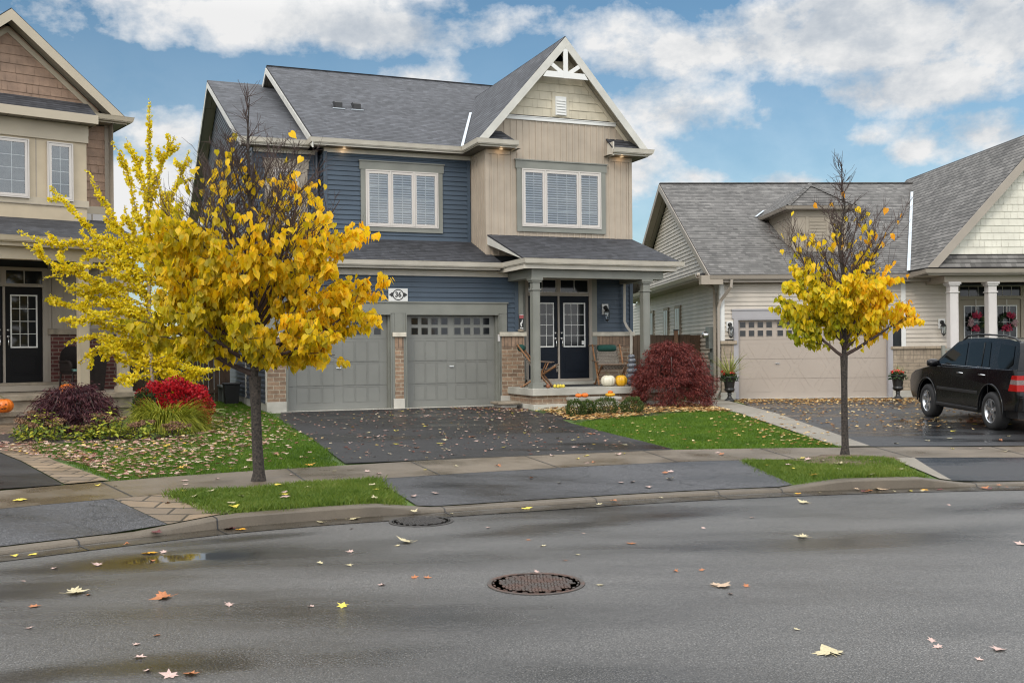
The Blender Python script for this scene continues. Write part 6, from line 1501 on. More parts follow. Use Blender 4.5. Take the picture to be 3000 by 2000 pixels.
# manholes
def manhole(label,loc,rz,R_=.335,sec=0):
    t=thing('manhole_cover',label,'manhole cover',loc,rz,None)
    mb=MB(); mb.lathe([(R_+.035,.0),(R_+.034,.006),(R_+.004,.006),(R_+.002,.001)],48,smooth=False); mb.build('frame','iron',t)
    mb=MB(); mb.lathe([(.0,.0015),(R_,.0015)],48,smooth=False)
    n=13; st_=.05
    for i in range(-n//2,n//2+1):
        for j in range(-n//2,n//2+1):
            x=i*st_+ (.0 if j%2 else .012); y=j*st_
            for (dx,dy,a,b) in ((0,0,.0215,.0095),):
                horiz=((i//3+j//3)%2==0) if sec==0 else ((i+j)%2==0)
                hx,hy=(a,b) if horiz else (b,a)
                for o_ in(-.0125,.0125):
                    cx,cy=(x,y+o_) if horiz else (x+o_,y)
                    if math.hypot(abs(cx)+hx,abs(cy)+hy)<R_-.03: mb.box(cx-hx,cx+hx,cy-hy,cy+hy,.0015,.0075)
    for k in range(24):
        a=2*pi*k/24; r=R_-.014; c,s_=math.cos(a),math.sin(a); mb.obox((r*c-.006*c+.018*s_,r*s_-.006*s_-.018*c,.0015),(.012*c,.012*s_,0),(-.036*s_,.036*c,0),(0,0,.006))
    mb.build('cover','iron',t)
    return t
manhole('rusty round manhole cover in the middle of the wet road',(.165,7.87,.002),.25)
M['iron']=plain('dark_wet_iron',(.035,.031,.028),.4,.3,8.)
manhole('dark round drain cover at the kerb, half ringed by concrete',(-.955,10.76,.002),.5,.30,1)
# ================================================================== PLANTS
def qleaf(mb,c,d,n,L_,w):
    """kite leaf"""
    e=d.cross(n)
    if e.length<1e-4: e=d.orthogonal()
    e=e.normalized()*w; mb.face([c,c+d*L_*.5+e,c+d*L_,c+d*L_*.5-e])
def heart(mb,c,d,nrm,s,rr):
    """heart-shaped leaf hanging from c along d, folded on its midrib, tip curled"""
    e=d.cross(nrm).normalized(); nrm=e.cross(d).normalized()
    f=rr.uniform(.05,.32); cu=rr.uniform(-.25,.25)
    P=lambda u,v,z=0.: c+d*(u*s)+e*(v*s)+nrm*((abs(v)*f+cu*u*u+z)*s)
    A=[P(.06,0),P(-.06,.18),P(.05,.35),P(.32,.43),P(.62,.31),P(.88,.11),P(1.12,0)]
    B=[P(.06,0),P(1.12,0),P(.88,-.11),P(.62,-.31),P(.32,-.43),P(.05,-.35),P(-.06,-.18)]
    i=len(mb.v); mb.v.extend([tuple(x) for x in A]); mb.v.extend([tuple(x) for x in B[2:]])
    mb.f.append([i+k for k in range(7)]); mb.f.append([i,i+6]+[i+7+k for k in range(5)]); mb.m+= [None,None]; mb.sm+=[False,False]
def wpath(p,d,L_,n,rr,wand=.25,up=.15):
    P=[p.copy()]; d=d.normalized()
    for k in range(n):
        d=(d+Vector((rr.gauss(0,wand),rr.gauss(0,wand),rr.gauss(0,wand)))*.5+Vector((0,0,up/n))).normalized()
        p=p+d*(L_/n); P.append(p.copy())
    return P
def rnd(rr): return Vector((rr.gauss(0,1),rr.gauss(0,1),rr.gauss(0,1))).normalized()
def heart_tree(name,label,base,hfork,ztop,lean,r0,rfork,limbs,leafmat_,barkm,leafprob,leafsize,seed,nper=1.,sub=(7,5),extra=1.):
    rr=random.Random(seed); t=thing(name,label,'tree',base,0,'heart-leaved street trees by the kerb')
    mb=MB(); O=Vector((0,0,0)); F=Vector((lean[0]*.35,lean[1]*.35,hfork)); T=Vector((lean[0],lean[1],ztop))
    tr=[O-Vector((0,0,.06)),O+Vector((0,0,.03)),O+Vector((.005,0,.14)),F*.35,F*.7,F]
    mb.tube(tr,[r0*1.75,r0*1.5,r0*1.12,r0,r0*.95,rfork*1.2],14)
    lead=[F.lerp(T,k/9)+Vector((rr.gauss(0,.02),rr.gauss(0,.02),0))*(k>0) for k in range(10)]
    mb.tube(lead,[rfork*.72*(1-k/9)**.8+.004 for k in range(10)],8)
    mb.build('trunk',barkm,t)
    mb=MB(); lf=MB(); ZS=ztop
    tips=[]
    def twigs(P,L_,depth,r):
        n=len(P)
        cnt=(sub[depth] if depth<len(sub) else 0)*(1.6 if P[0].z>hfork+.55 else 1.)
        for k in range(int(cnt)):
            f=rr.uniform(.22,1.) if depth==0 else rr.uniform(.15,1.)
            i=min(n-2,int(f*(n-1))); q=P[i].lerp(P[i+1],f*(n-1)-i); d=(P[i+1]-P[i]).normalized()
            o=rnd(rr); o=(o-d*o.dot(d)).normalized()
            nd_=(d*.8+o*.75+Vector((0,0,.25))).normalized(); l2=L_*rr.uniform(.28,.52)*(1.1-.4*f)
            Q=wpath(q,nd_,l2,5,rr,.22,.25); r2=max(.0029,r*.45*(1-.4*f))
            mb.tube(Q,[r2*(1-.6*j/5) for j in range(6)],4 if depth else 5,caps=False,smooth=True)
            if depth==0: twigs(Q,l2*1.15,1,r2)
            tips.append((Q,depth))
    for (az,el,L_,h,tk) in limbs:
        f=(h-hfork)/(ztop-hfork); p=F.lerp(T,max(0,f)) if f>=0 else F*(h/hfork)
        d=Vector((math.cos(az)*math.cos(el),math.sin(az)*math.cos(el),math.sin(el)))
        P=wpath(p,d,L_,9,rr,.13,.42)
        mb.tube(P,[tk*(1-k/9)**.75+.0035 for k in range(10)],7,caps=False)
        twigs(P,L_,0,tk*.8); tips.append((P,0))
    # short twigs on the leader
    for k in range(70):
        f=rr.uniform(.15,1)**.8; p=F.lerp(T,f); d=Vector((rr.gauss(0,1),rr.gauss(0,1),1.0)).normalized(); Q=wpath(p,d,rr.uniform(.2,.75)*(1.2-f),5,rr,.2,.3); mb.tube(Q,[.006*(1-.6*j/5) for j in range(6)],4,caps=False); tips.append((Q,1))
        for z_ in range(3):
            i_=rr.randint(1,4); d2=((Q[i_+1]-Q[i_]).normalized()+rnd(rr)*.8+Vector((0,0,.2))).normalized(); Q2=wpath(Q[i_],d2,rr.uniform(.08,.26),4,rr,.2,.3); mb.tube(Q2,[.0036*(1-.5*j/4) for j in range(5)],4,caps=False)
    mb.build('branches','twig',t)
    for Q,dep in tips:
        L_=sum((Q[k+1]-Q[k]).length for k in range(len(Q)-1))
        m_=int(L_/ .036*nper*(1. if dep else .5))+1
        for k in range(m_):
            f=rr.uniform(.2,1.03); i=min(len(Q)-2,int(f*(len(Q)-1))); q=Q[i].lerp(Q[i+1],min(1,f*(len(Q)-1)-i))
            if rr.random()>leafprob(q): continue
            pet=Vector((rr.gauss(0,.022),rr.gauss(0,.022),-rr.uniform(.005,.04)))
            d=Vector((rr.gauss(0,.42),rr.gauss(0,.42),-1)).normalized(); nn=Vector((rr.gauss(0,1),rr.gauss(0,1),rr.gauss(0,.35))).normalized()
            heart(lf,q+pet,d,nn,leafsize*rr.uniform(.7,1.18),rr)
    lf.build('foliage',leafmat_,t,uv=False)
    print(name,'leaves',len(lf.f)//2)
    return t
def cup(q,z0,z1,r0,r1,fall,top):
    r=math.hypot(q.x,q.y*1.1); k=min(1,max(0,(r-r0)/(r1-r0))); zl=z0+(z1-z0)*k
    if q.z>top: return .008
    return 1. if q.z<zl else max(.018,1-(q.z-zl)/fall)
def lpL(q):
    if q.z<1.02: return .05
    return cup(q,2.25,2.95,.40,1.1,.38,3.8)*.74
limL=[(rad(8),rad(14),1.75,1.36,.036),(rad(178),rad(18),1.70,1.30,.034),(rad(50),rad(16),1.45,1.38,.028),(rad(-40),rad(14),1.45,1.40,.028),(rad(-130),rad(18),1.5,1.42,.028),(rad(-85),rad(20),1.35,1.45,.026),(rad(120),rad(20),1.45,1.45,.028),
 (rad(20),rad(30),1.75,1.50,.03),(rad(160),rad(32),1.75,1.50,.03),(rad(-160),rad(28),1.6,1.55,.026),(rad(-15),rad(36),1.65,1.6,.026),(rad(90),rad(38),1.4,1.65,.024),(rad(-100),rad(38),1.4,1.7,.024),(rad(35),rad(46),1.7,1.75,.024),(rad(190),rad(46),1.65,1.8,.024),(rad(-60),rad(46),1.5,1.85,.022),(rad(130),rad(48),1.5,1.9,.02),(rad(0),rad(54),1.7,1.95,.022),(rad(215),rad(54),1.6,2.0,.02),(rad(70),rad(56),1.4,2.1,.018),
 (rad(-60),rad(60),1.4,2.2,.018),(rad(170),rad(60),1.5,2.3,.018),(rad(15),rad(62),1.4,2.4,.016),(rad(200),rad(64),1.3,2.6,.015),(rad(-20),rad(64),1.2,2.8,.013),(rad(100),rad(66),1.0,2.95,.012),(rad(-110),rad(66),.95,3.1,.011),(rad(30),rad(66),.85,3.3,.010),(rad(170),rad(68),.7,3.5,.009)]
limL+=[(rad(10),rad(62),1.9,1.8,.022),(rad(165),rad(60),1.9,1.75,.022),(rad(-30),rad(58),1.8,1.9,.018),(rad(200),rad(56),1.8,1.9,.018),(rad(60),rad(60),1.3,2.6,.012),(rad(-140),rad(58),1.3,2.6,.012),(rad(10),rad(55),1.35,2.4,.013),(rad(170),rad(56),1.35,2.4,.013)]
limL=[(az,el*(1.15 if el<rad(30) else 1.),L_*(.74 if el<rad(25) else .82 if el<rad(40) else .95)*(1.06 if abs(az)<1 else 1.),h,tk) for az,el,L_,h,tk in limL]
heart_tree('street_tree','large golden yellow heart-leaved tree at the left kerb, bare twigs at its top',(-3.05,12.47,.19),1.28,4.62,(-.10,.0),.062,.060,limL,'leafL','barkL',lpL,.092,21,1.75,sub=(12,5))
def lpR(q):
    if q.z<1.12: return .08
    return cup(q,2.12,2.5,.25,.75,.32,3.2)*.78
limR=[(az,el*.95,L_*1.14,h,tk) for az,el,L_,h,tk in [(rad(15),rad(66),1.5,1.8,.016),(rad(165),rad(66),1.4,1.75,.016),(rad(0),rad(56),1.15,2.0,.012),(rad(190),rad(56),1.1,2.0,.012),(rad(5),rad(30),.95,1.42,.024),(rad(175),rad(34),.92,1.40,.022),(rad(60),rad(38),.85,1.45,.02),(rad(-50),rad(34),.85,1.5,.02),(rad(-120),rad(36),.9,1.5,.02),(rad(120),rad(40),.85,1.6,.02),(rad(20),rad(44),1.0,1.6,.02),(rad(200),rad(46),.95,1.65,.02),(rad(-85),rad(46),.85,1.75,.018),(rad(90),rad(52),.8,1.85,.016),(rad(-20),rad(54),.9,1.9,.016),(rad(160),rad(56),.9,1.95,.016),(rad(40),rad(60),.85,2.1,.014),(rad(-150),rad(62),.8,2.2,.013),(rad(-60),rad(64),.75,2.35,.012),(rad(100),rad(66),.7,2.5,.011),(rad(0),rad(66),.7,2.65,.010),(rad(190),rad(68),.65,2.8,.009)]]
heart_tree('street_tree','smaller yellow-green heart-leaved tree at the right kerb in front of the beige house',(4.69,14.71,.215),1.42,4.12,(.0,0),.046,.044,limR,'leafR','barkL',lpR,.086,33,1.9,sub=(12,5))
# --- ginkgo: long upswept branches densely set with small fan leaves
def fan(mb,c,d,nrm,s):
    e=d.cross(nrm).normalized(); P=lambda u,v: c+d*(u*s)+e*(v*s)
    mb.face([P(0,0),P(.55,.48),P(.92,.34),P(.80,.0),P(.92,-.34),P(.55,-.48)])
def ginkgo():
    rr=random.Random(5); Y=20.0; k=Y/3050.
    bx,by,_=atpx(447,1100,Y); bz=E(bx,by)
    t=thing('ginkgo_tree','slender bright yellow ginkgo with long leafy branches in front of the tan house','tree',(bx,by,bz),0)
    W=lambda dx,dy,dep=0.: Vector(atpx(dx*1.2755,dy*1.2755,Y+dep))-Vector((bx,by,bz))
    mb=MB(); tk=[Vector((0,0,-.05)),W(350,880),W(346,800),W(343,700),W(341,560),W(342,420),W(343,300),W(343,232)]
    mb.tube(tk,[.055,.045,.038,.032,.026,.018,.010,.004],10); mb.build('trunk','ginkgobark',t)
    arms=[[(345,640),(250,585),(190,560),(120,560),(38,530)],[(345,700),(300,690),(200,640),(110,600),(52,556)],[(343,640),(290,590),(225,545),(165,480),(112,425)],[(342,610),(300,570),(262,505),(230,450),(200,390)],[(342,560),(318,500),(298,420),(285,370),(256,322)],[(342,480),(330,430),(318,380),(290,318)],
     [(343,470),(355,420),(375,370),(401,312)],[(342,545),(360,500),(400,440),(420,390),(434,345)],[(342,600),(375,540),(408,500),(420,450)],[(343,560),(372,520),(390,470),(402,415)],[(345,770),(280,735),(220,720),(160,700),(102,688)],[(345,790),(280,765),(210,735),(150,745)],[(346,820),(290,800),(225,800),(180,835)],[(346,840),(300,800),(230,770),(148,790)],[(346,760),(390,790),(440,810),(478,800)],
     [(347,830),(400,830),(450,850),(503,846)],[(347,850),(400,870),(440,880),(455,900)],[(347,860),(320,865),(300,870),(285,884)],[(344,720),(300,740),(270,790),(240,815)],[(344,690),(290,640),(220,610),(100,640)],[(344,680),(270,660),(190,670),(130,640)],[(346,800),(380,770),(410,760),(440,745)],[(345,730),(290,700),(240,650),(200,640)],[(345,740),(300,720),(240,720),(190,745)],[(347,840),(380,850),(430,860),(485,870)],[(342,650),(310,620),(270,580),(240,560)],[(344,700),(320,660),(290,610),(262,590)],
     [(345,780),(320,750),(290,720),(262,700)],[(346,810),(310,790),(280,780),(240,780)],[(346,790),(370,800),(400,800),(430,830)],[(343,620),(322,560),(300,520),(285,470)],[(342,640),(366,590),(395,560),(410,540)],[(346,870),(380,890),(410,880),(430,900)]]
    mb=MB(); lf=MB()
    def leafy(P,r,dens,taper=True):
        Ls=[(P[i+1]-P[i]).length for i in range(len(P)-1)]; tot=sum(Ls)
        nn=int(tot/.016*dens)
        for q in range(nn):
            f=q/nn; s_=f*tot; i=0
            while i<len(Ls)-1 and s_>Ls[i]: s_-=Ls[i]; i+=1
            c=P[i].lerp(P[i+1],s_/Ls[i]); m_=rr.randint(2,4) if f<.85 else rr.randint(1,2)
            for j in range(m_):
                d=rnd(rr); d.z-=.25; d.normalize(); off=rnd(rr)*rr.uniform(.01,.075)*(1.1-.6*f if taper else 1)
                fan(lf,c+off,d,rnd(rr),rr.uniform(.048,.072)*(1-.35*max(0,f-.8)/.2))
    for ai,A in enumerate(arms):
        dep=rr.uniform(-1.,1.) if ai>1 else rr.uniform(-.8,.4); n=len(A); ctrl=[W(x,y,dep*(j/(n-1))) for j,(x,y) in enumerate(A)]
        P=[]
        for j in range(n-1):
            p0=ctrl[max(0,j-1)];p1=ctrl[j];p2=ctrl[j+1];p3=ctrl[min(n-1,j+2)]
            for q in range(5):
                u=q/5; P.append(.5*((2*p1)+(p2-p0)*u+(2*p0-5*p1+4*p2-p3)*u*u+(3*p1-p0-3*p2+p3)*u**3)+rnd(rr)*.008)
        P.append(ctrl[-1]); m_=len(P)
        mb.tube(P,[.013*(1-k/m_)**.8+.0025 for k in range(m_)],5,caps=False)
        leafy(P,0,.95)
        for q in range(6):   # side shoots
            i=rr.randint(2,m_-4); d=((P[i+1]-P[i]).normalized()+rnd(rr)*.75).normalized(); Q=wpath(P[i],d,rr.uniform(.15,.42),5,rr,.15,.1); mb.tube(Q,[.005*(1-.6*z/5) for z in range(6)],4,caps=False); leafy(Q,0,1.1)
    for q_ in range(26):
        x0=345; y0=rr.uniform(560,850); left=rr.random()<.66; tx=rr.uniform(150,300) if left else rr.uniform(375,470); ty=y0-rr.uniform(-10,70); dep=rr.uniform(-1.2,1.2)
        c_=[W(x0,y0),W((x0+tx)/2,(y0+ty)/2+rr.uniform(0,22),dep*.5),W(tx,ty,dep)]
        P=[((1-u)**2)*c_[0]+2*u*(1-u)*c_[1]+u*u*c_[2]+rnd(rr)*.012 for u in [z/10 for z in range(11)]]
        mb.tube(P,[.009*(1-z/11)+.002 for z in range(11)],5,caps=False); leafy(P,0,.9)
        for q in range(4):
            i=rr.randint(2,8); d=((P[i+1]-P[i]).normalized()+rnd(rr)*.9).normalized(); Q=wpath(P[i],d,rr.uniform(.12,.35),5,rr,.2,.1); mb.tube(Q,[.004*(1-.6*z/5) for z in range(6)],4,caps=False); leafy(Q,0,1.)
    leafy(tk[4:],0,1.5)
    mb.build('branches','ginkgobark',t); lf.build('foliage','ginkgo',t,uv=False); print('ginkgo',len(lf.f))
ginkgo()
# --- weeping laceleaf maples
def weeping(name,label,loc,rx,ry,h,matn,n,seed,L0=.10,trunk=True,floor=.05):
    rr=random.Random(seed); t=thing(name,label,'shrub',loc)
    mb=MB()
    if trunk:
        for k in range(7):
            a=2*pi*k/7+rr.uniform(-.3,.3); P=[Vector((0,0,-.03)),Vector((.03*math.cos(a),.03*math.sin(a),h*.22)),Vector((rx*.3*math.cos(a),ry*.3*math.sin(a),h*.62)),Vector((rx*.62*math.cos(a),ry*.62*math.sin(a),h*.74)),Vector((rx*.82*math.cos(a),ry*.82*math.sin(a),h*.5))]
            mb.tube(P,[.05,.045,.025,.014,.006],7)
    mb.build('trunk','twig',t)
    lf=MB()
    # layered fountains of narrow drooping leaflets
    cl=[]
    for k in range(int(n/26)):
        a=rr.uniform(0,2*pi); u=rr.random()**.6; th=u*pi*.52; shell=rr.uniform(.72,1.02)
        lump=1+.10*math.sin(a*3+seed)+.07*math.sin(a*7+th*5)
        c=Vector((rx*math.sin(th)*math.cos(a)*shell*lump,ry*math.sin(th)*math.sin(a)*shell*lump,floor+(h-floor)*(math.cos(th)*.92*shell+.06)))
        if th>1.25: c.z=floor+(h-floor)*rr.uniform(.0,.45); 
        out=Vector((math.cos(a)*rx,math.sin(a)*ry,0)).normalized()
        for j in range(26):
            p=c+Vector((rr.gauss(0,.055),rr.gauss(0,.055),rr.gauss(0,.03)))
            d=(out*rr.uniform(.15,.9)+Vector((rr.gauss(0,.35),rr.gauss(0,.35),-rr.uniform(.05,.95)))).normalized()
            qleaf(lf,p,d,rnd(rr),L0*rr.uniform(.6,1.3),.0055*rr.uniform(.8,1.5))
    lf.build('foliage',matn,t,uv=False); return t
weeping('laceleaf_maple','wide wine-red weeping maple in front of the right end of the porch',(3.66,24.15,.43),.93,.85,1.5,'redmaple',36000,2,.085)
weeping('laceleaf_maple','dark purple weeping maple in front of the left stone steps',(-7.55,17.95,.33),.72,.62,.93,'darkmaple',19000,4,.095)
# --- clipped box balls and other shrubs
def bush(name,label,loc,rx,ry,rz,matn,n,seed,size=.028,group=None,cat='shrub',asp=.45,hole=.0,zc=None):
    rr=random.Random(seed); t=thing(name,label,cat,loc,0,group); lf=MB(); zc=rz*.9 if zc is None else zc
    for k in range(n):
        v=rnd(rr); r=rr.uniform(.55,1.)**.5*(1+.08*math.sin(v.x*9+seed)+.08*math.sin(v.z*8+v.y*6))
        c=Vector((v.x*rx*r,v.y*ry*r,zc+v.z*rz*r))
        if c.z<.0: continue
        d=(v+rnd(rr)*.8).normalized(); qleaf(lf,c,d,rnd(rr),size*rr.uniform(.7,1.4),size*asp)
    lf.build('foliage',matn,t,uv=False)
    mb=MB()
    for k in range(6):
        a=rr.uniform(0,2*pi); mb.tube([(0,0,-.02),(rx*.3*math.cos(a),ry*.3*math.sin(a),rz*.7),(rx*.6*math.cos(a),ry*.6*math.sin(a),rz*1.3)],[.012,.008,.003],5)
    mb.build('stems','twig',t); return t
G_='clipped box shrubs in front of the porch'
for (u,v,rx,rz,lab,sd) in ((1688,1219,.22,.19,'round dark green box shrub, first from the left in front of the step',1),(1722,1216,.16,.17,'smallest box shrub, tucked against the first one',2),(1776,1214,.27,.20,'round box shrub in front of the turban squash on the step',3),(1853,1212,.25,.19,'round box shrub on its own, nearest the red maple',4)):
    z=.375; xc=u-1500.;yc=1020.-v; m_=(yc-xc*.009)/3050; Yb=(z-1.78)/m_; Xb=(xc+yc*.009)/3050*Yb
    bush('box_shrub',lab,(Xb,Yb,E(Xb,Yb)),rx,rx*.9,rz,'box',2600,sd,.024,G_)
bush('red_shrub','bright scarlet burning bush between the ginkgo and the blue house',(-6.25,19.15,.35),.70,.45,.47,'scarlet',8000,7,.05)
bush('globe_cedar','small rounded dark green conifer in front of the scarlet bush',(-6.62,18.75,.35),.22,.2,.40,'cedar',2600,8,.03)
for k,(x,y,hh,ww,lab) in enumerate(((-11.6,29.3,1.55,.55,'tall dark green cedar behind the left porch column'),(-10.6,30.2,1.35,.6,'dark green cedar rising right of the porch, behind the fence'),(-12.7,28.6,1.3,.5,'dark green cedar seen through the gap between the porch columns'))):
    bush('cedar_tree',lab,(x,y,.4),ww,ww,hh,'cedar',7000,20+k,.06,'cedars beside the tan house','tree',.35)
def small_tree(name,label,loc,h,R_,zc,matn,n,seed,size):
    rr=random.Random(seed); t=thing(name,label,'tree',loc); mb=MB(); mb.tube([(0,0,-.05),(.05,0,h*.4),(0,.05,h*.8)],[.09,.06,.02],8)
    lf=MB()
    for k in range(26):
        a=rr.uniform(0,2*pi); el=rr.uniform(.2,1.2); d=Vector((math.cos(a)*math.cos(el),math.sin(a)*math.cos(el),math.sin(el))); P=wpath(Vector((0,0,h*rr.uniform(.3,.7))),d,R_*rr.uniform(.7,1.15),6,rr,.2,.3); mb.tube(P,[.025*(1-j/7) for j in range(7)],5,caps=False)
        for j in range(int(n/26)):
            f=rr.uniform(.3,1.05); i=min(5,int(f*6)); c=P[i]+rnd(rr)*rr.uniform(0,R_*.20); qleaf(lf,c,(rnd(rr)+Vector((0,0,-.5))).normalized(),rnd(rr),size*rr.uniform(.6,1.3),size*.3)
    mb.build('trunk','twig',t); lf.build('foliage',matn,t,uv=False); return t
small_tree('red_maple','crimson-leaved tree behind the tan house porch, seen between its columns',(-15.1,33.5,.4),4.2,1.5,3.,'crimson',5200,3,.13)
# rust hydrangea by the right porch
p=rw(5.95,-2.0)
bush('dry_hydrangea','rust-brown bush in front of the right porch columns, behind the car',(p[0]+.45,p[1],.42),.75,.5,.62,'rust',3800,12,.06)
bush('dry_hydrangea','rust-brown sprig standing over the car roof at the right porch door',(p[0]+2.05,p[1]+.2,.5),.35,.3,.62,'rust',900,14,.055)
# --- sedum, ornamental grass, hosta in the left bed
def blades(name,label,loc,n,L0,L1,w,matn,seed,spread=1.,droop=.7,cat='grass clump',rad_=.12,bias=(0,0)):
    rr=random.Random(seed); t=thing(name,label,cat,loc); mb=MB()
    for k in range(n):
        a=rr.uniform(0,2*pi); L_=rr.uniform(L0,L1); r=rr.uniform(0,rad_); p=Vector((r*math.cos(a),r*math.sin(a),0)); d=Vector((math.cos(a)*spread+bias[0],math.sin(a)*spread+bias[1],rr.uniform(.8,2.2))).normalized(); side=d.cross(Vector((0,0,1))).normalized()*w*rr.uniform(.6,1.3); prev=None; dr=droop*rr.uniform(.5,1.3)
        for j in range(8):
            f=j/7; q=p+d*L_*f-Vector((0,0,dr*L_*f**2.2)); ww=side*(1-f**3)
            if prev: mb.face([prev[0],prev[1],q+ww,q-ww])
            prev=(q-ww,q+ww)
    mb.build('blades',matn,t,uv=False); return t
blades('ornamental_grass','arching golden-green ornamental grass clump beside the dark purple maple',(-6.15,18.45,E(-6.15,18.45)),2600,.75,1.4,.009,'goldgrass',6,1.,.75,bias=(.25,-.1),rad_=.25)
blades('ornamental_grass','smaller green grass clump at the foot of the dark purple maple',(-6.75,17.5,E(-6.75,17.5)),300,.25,.5,.006,'goldgrass',7,1.,.5,rad_=.15)
def broad(name,label,loc,R_,h,n,size,matn,seed,heads=0,group=None):
    rr=random.Random(seed); t=thing(name,label,'plant',loc,0,group); lf=MB()
    for k in range(n):
        a=rr.uniform(0,2*pi); r=R_*rr.random()**.5; z=h*rr.uniform(.15,1.15)*(1-.62*(r/R_)**2)*(1+.25*math.sin(a*3+seed)); c=Vector((r*math.cos(a),r*math.sin(a),z)); d=Vector((math.cos(a)+rr.gauss(0,.6),math.sin(a)+rr.gauss(0,.6),rr.gauss(.1,.5))).normalized(); e=d.cross(Vector((0,0,1))).normalized(); s=size*rr.uniform(.6,1.2)
        lf.face([c,c+d*s*.35+e*s*.35,c+d*s*.8+e*s*.25-Vector((0,0,s*.1)),c+d*s-Vector((0,0,s*.25)),c+d*s*.8-e*s*.25-Vector((0,0,s*.1)),c+d*s*.35-e*s*.35])
    lf.build('foliage',matn,t,uv=False)
    if heads:
        for k in range(heads):
            hd=MB(); a=rr.uniform(0,2*pi); r=R_*rr.random()**.5*.95; z=h*rr.uniform(.95,1.35)*(1-.3*(r/R_)); c0=Vector((r*math.cos(a),r*math.sin(a),z)); hd.tube([(c0.x*.7,c0.y*.7,0),c0],.006,4,'twig')
            for j in range(60):
                c=c0+Vector((rr.gauss(0,.035),rr.gauss(0,.035),rr.gauss(0,.014))); d=rnd(rr)*.014; e=d.orthogonal().normalized()*.011; hd.face([c-d,c+e,c+d,c-e])
            hd.build('flower_head','sedumhead',t,uv=False)
    return t
G2='stonecrop plants along the garden edge'
for (x,y,R_,h,n,hd_,lab,sd) in ((-7.6,16.75,.36,.38,420,12,'leftmost stonecrop with brown flower heads at the garden corner',1),(-7.05,16.95,.22,.22,200,5,'low green stonecrop between the leftmost one and the yellow one',2),(-6.6,16.95,.30,.42,330,6,'yellow-leaved stonecrop with two tall brown heads below the dark maple',3),(-6.1,17.15,.26,.27,240,9,'stonecrop with yellow-green leaves next to the golden grass',4),(-5.65,17.5,.24,.2,150,11,'rightmost stonecrop, mostly brown, in front of the golden grass',5),(-7.95,17.3,.35,.35,260,7,'stonecrop behind the leftmost one, near the stone steps',6)):
    broad('stonecrop',lab,(x,y,E(x,y)),R_,h,n,.075,'sedum',sd,hd_,G2)
broad('hosta','variegated pale green hosta at the right end of the garden bed',(-6.6,21.9,.40),.36,.30,70,.26,'hosta',9)
# ================================================================== lawn grass and fallen leaves
def inpoly(x,y,P):
    c=False; j=len(P)-1
    for i in range(len(P)):
        if (P[i][1]>y)!=(P[j][1]>y) and x<(P[j][0]-P[i][0])*(y-P[i][1])/(P[j][1]-P[i][1])+P[i][0]: c=not c
        j=i
    return c
# fast ground height through a cached grid
GX0,GY0,GS=-14.,7.,.25; GNX,GNY=int(28/GS)+1,int(26/GS)+1
GZ=np.array([[E(GX0+i*GS,GY0+j*GS) for j in range(GNY)] for i in range(GNX)])
def Ef(x,y):
    fx=(x-GX0)/GS; fy=(y-GY0)/GS; i=int(fx);j=int(fy)
    if i<0 or j<0 or i>=GNX-1 or j>=GNY-1: return E(x,y)
    a=fx-i;b=fy-j
    return float((GZ[i,j]*(1-a)+GZ[i+1,j]*a)*(1-b)+(GZ[i,j+1]*(1-a)+GZ[i+1,j+1]*a)*b)
def stline(t_of,x0,x1,n=16,d=0.):
    out=[]
    for k in range(n+1):
        kx=x0+(x1-x0)*k/n; px=np.interp(kx,KX,KC[:,0]); py=np.interp(kx,KX,KC[:,1]); nx=np.interp(kx,KX,KN[:,0]); ny=np.interp(kx,KX,KN[:,1]); t=t_of(kx)+d; out.append((px+nx*t,py+ny*t))
    return out
SBl=stline(TB,kx_of(-4.84,12.47),kx_of(-2.3,14.04),8,.03)
LAWN_L=SBl+[(-2.80,15.5),(-3.33,17.09),(-3.85,18.5),(-4.4,19.9),(-4.8,21.2),(-5.25,22.4),(-7.3,27.9),(-9.5,27.6),(-7.9,22.8),(-6.2,20.6),(-5.4,18.6),(-5.5,17.3),(-6.4,16.6),(-7.6,16.4),(-7.0,15.45),(-6.2,14.4)]
LAWN_M=stline(TB,kx_of(2.45,15.62),kx_of(4.9,15.8),8,.03)+[(4.85,17.4),(4.80,19.2),(4.73,21.6),(4.6,23.2),(3.2,22.7),(2.0,21.1),(1.3,20.0),(1.2,19.8),(1.5,18.8),(1.78,17.85),(2.15,16.7)]
fr_=lambda kx:.20
BL=stline(fr_,kx_of(-3.05,10.7),kx_of(-1.22,11.35),10)+[(-1.66,12.66)]+list(reversed(stline(TF,kx_of(-3.86,11.5),kx_of(-1.70,12.68),10,-.03)))
BR=stline(fr_,kx_of(3.55,12.6),kx_of(5.25,12.75),10)+[(5.2,14.4)]+list(reversed(stline(TF,kx_of(3.2,14.1),kx_of(5.12,14.5),8,-.03)))
def bbox(P): xs=[p[0] for p in P]; ys=[p[1] for p in P]; return min(xs),max(xs),min(ys),max(ys)
rg=random.Random(77)
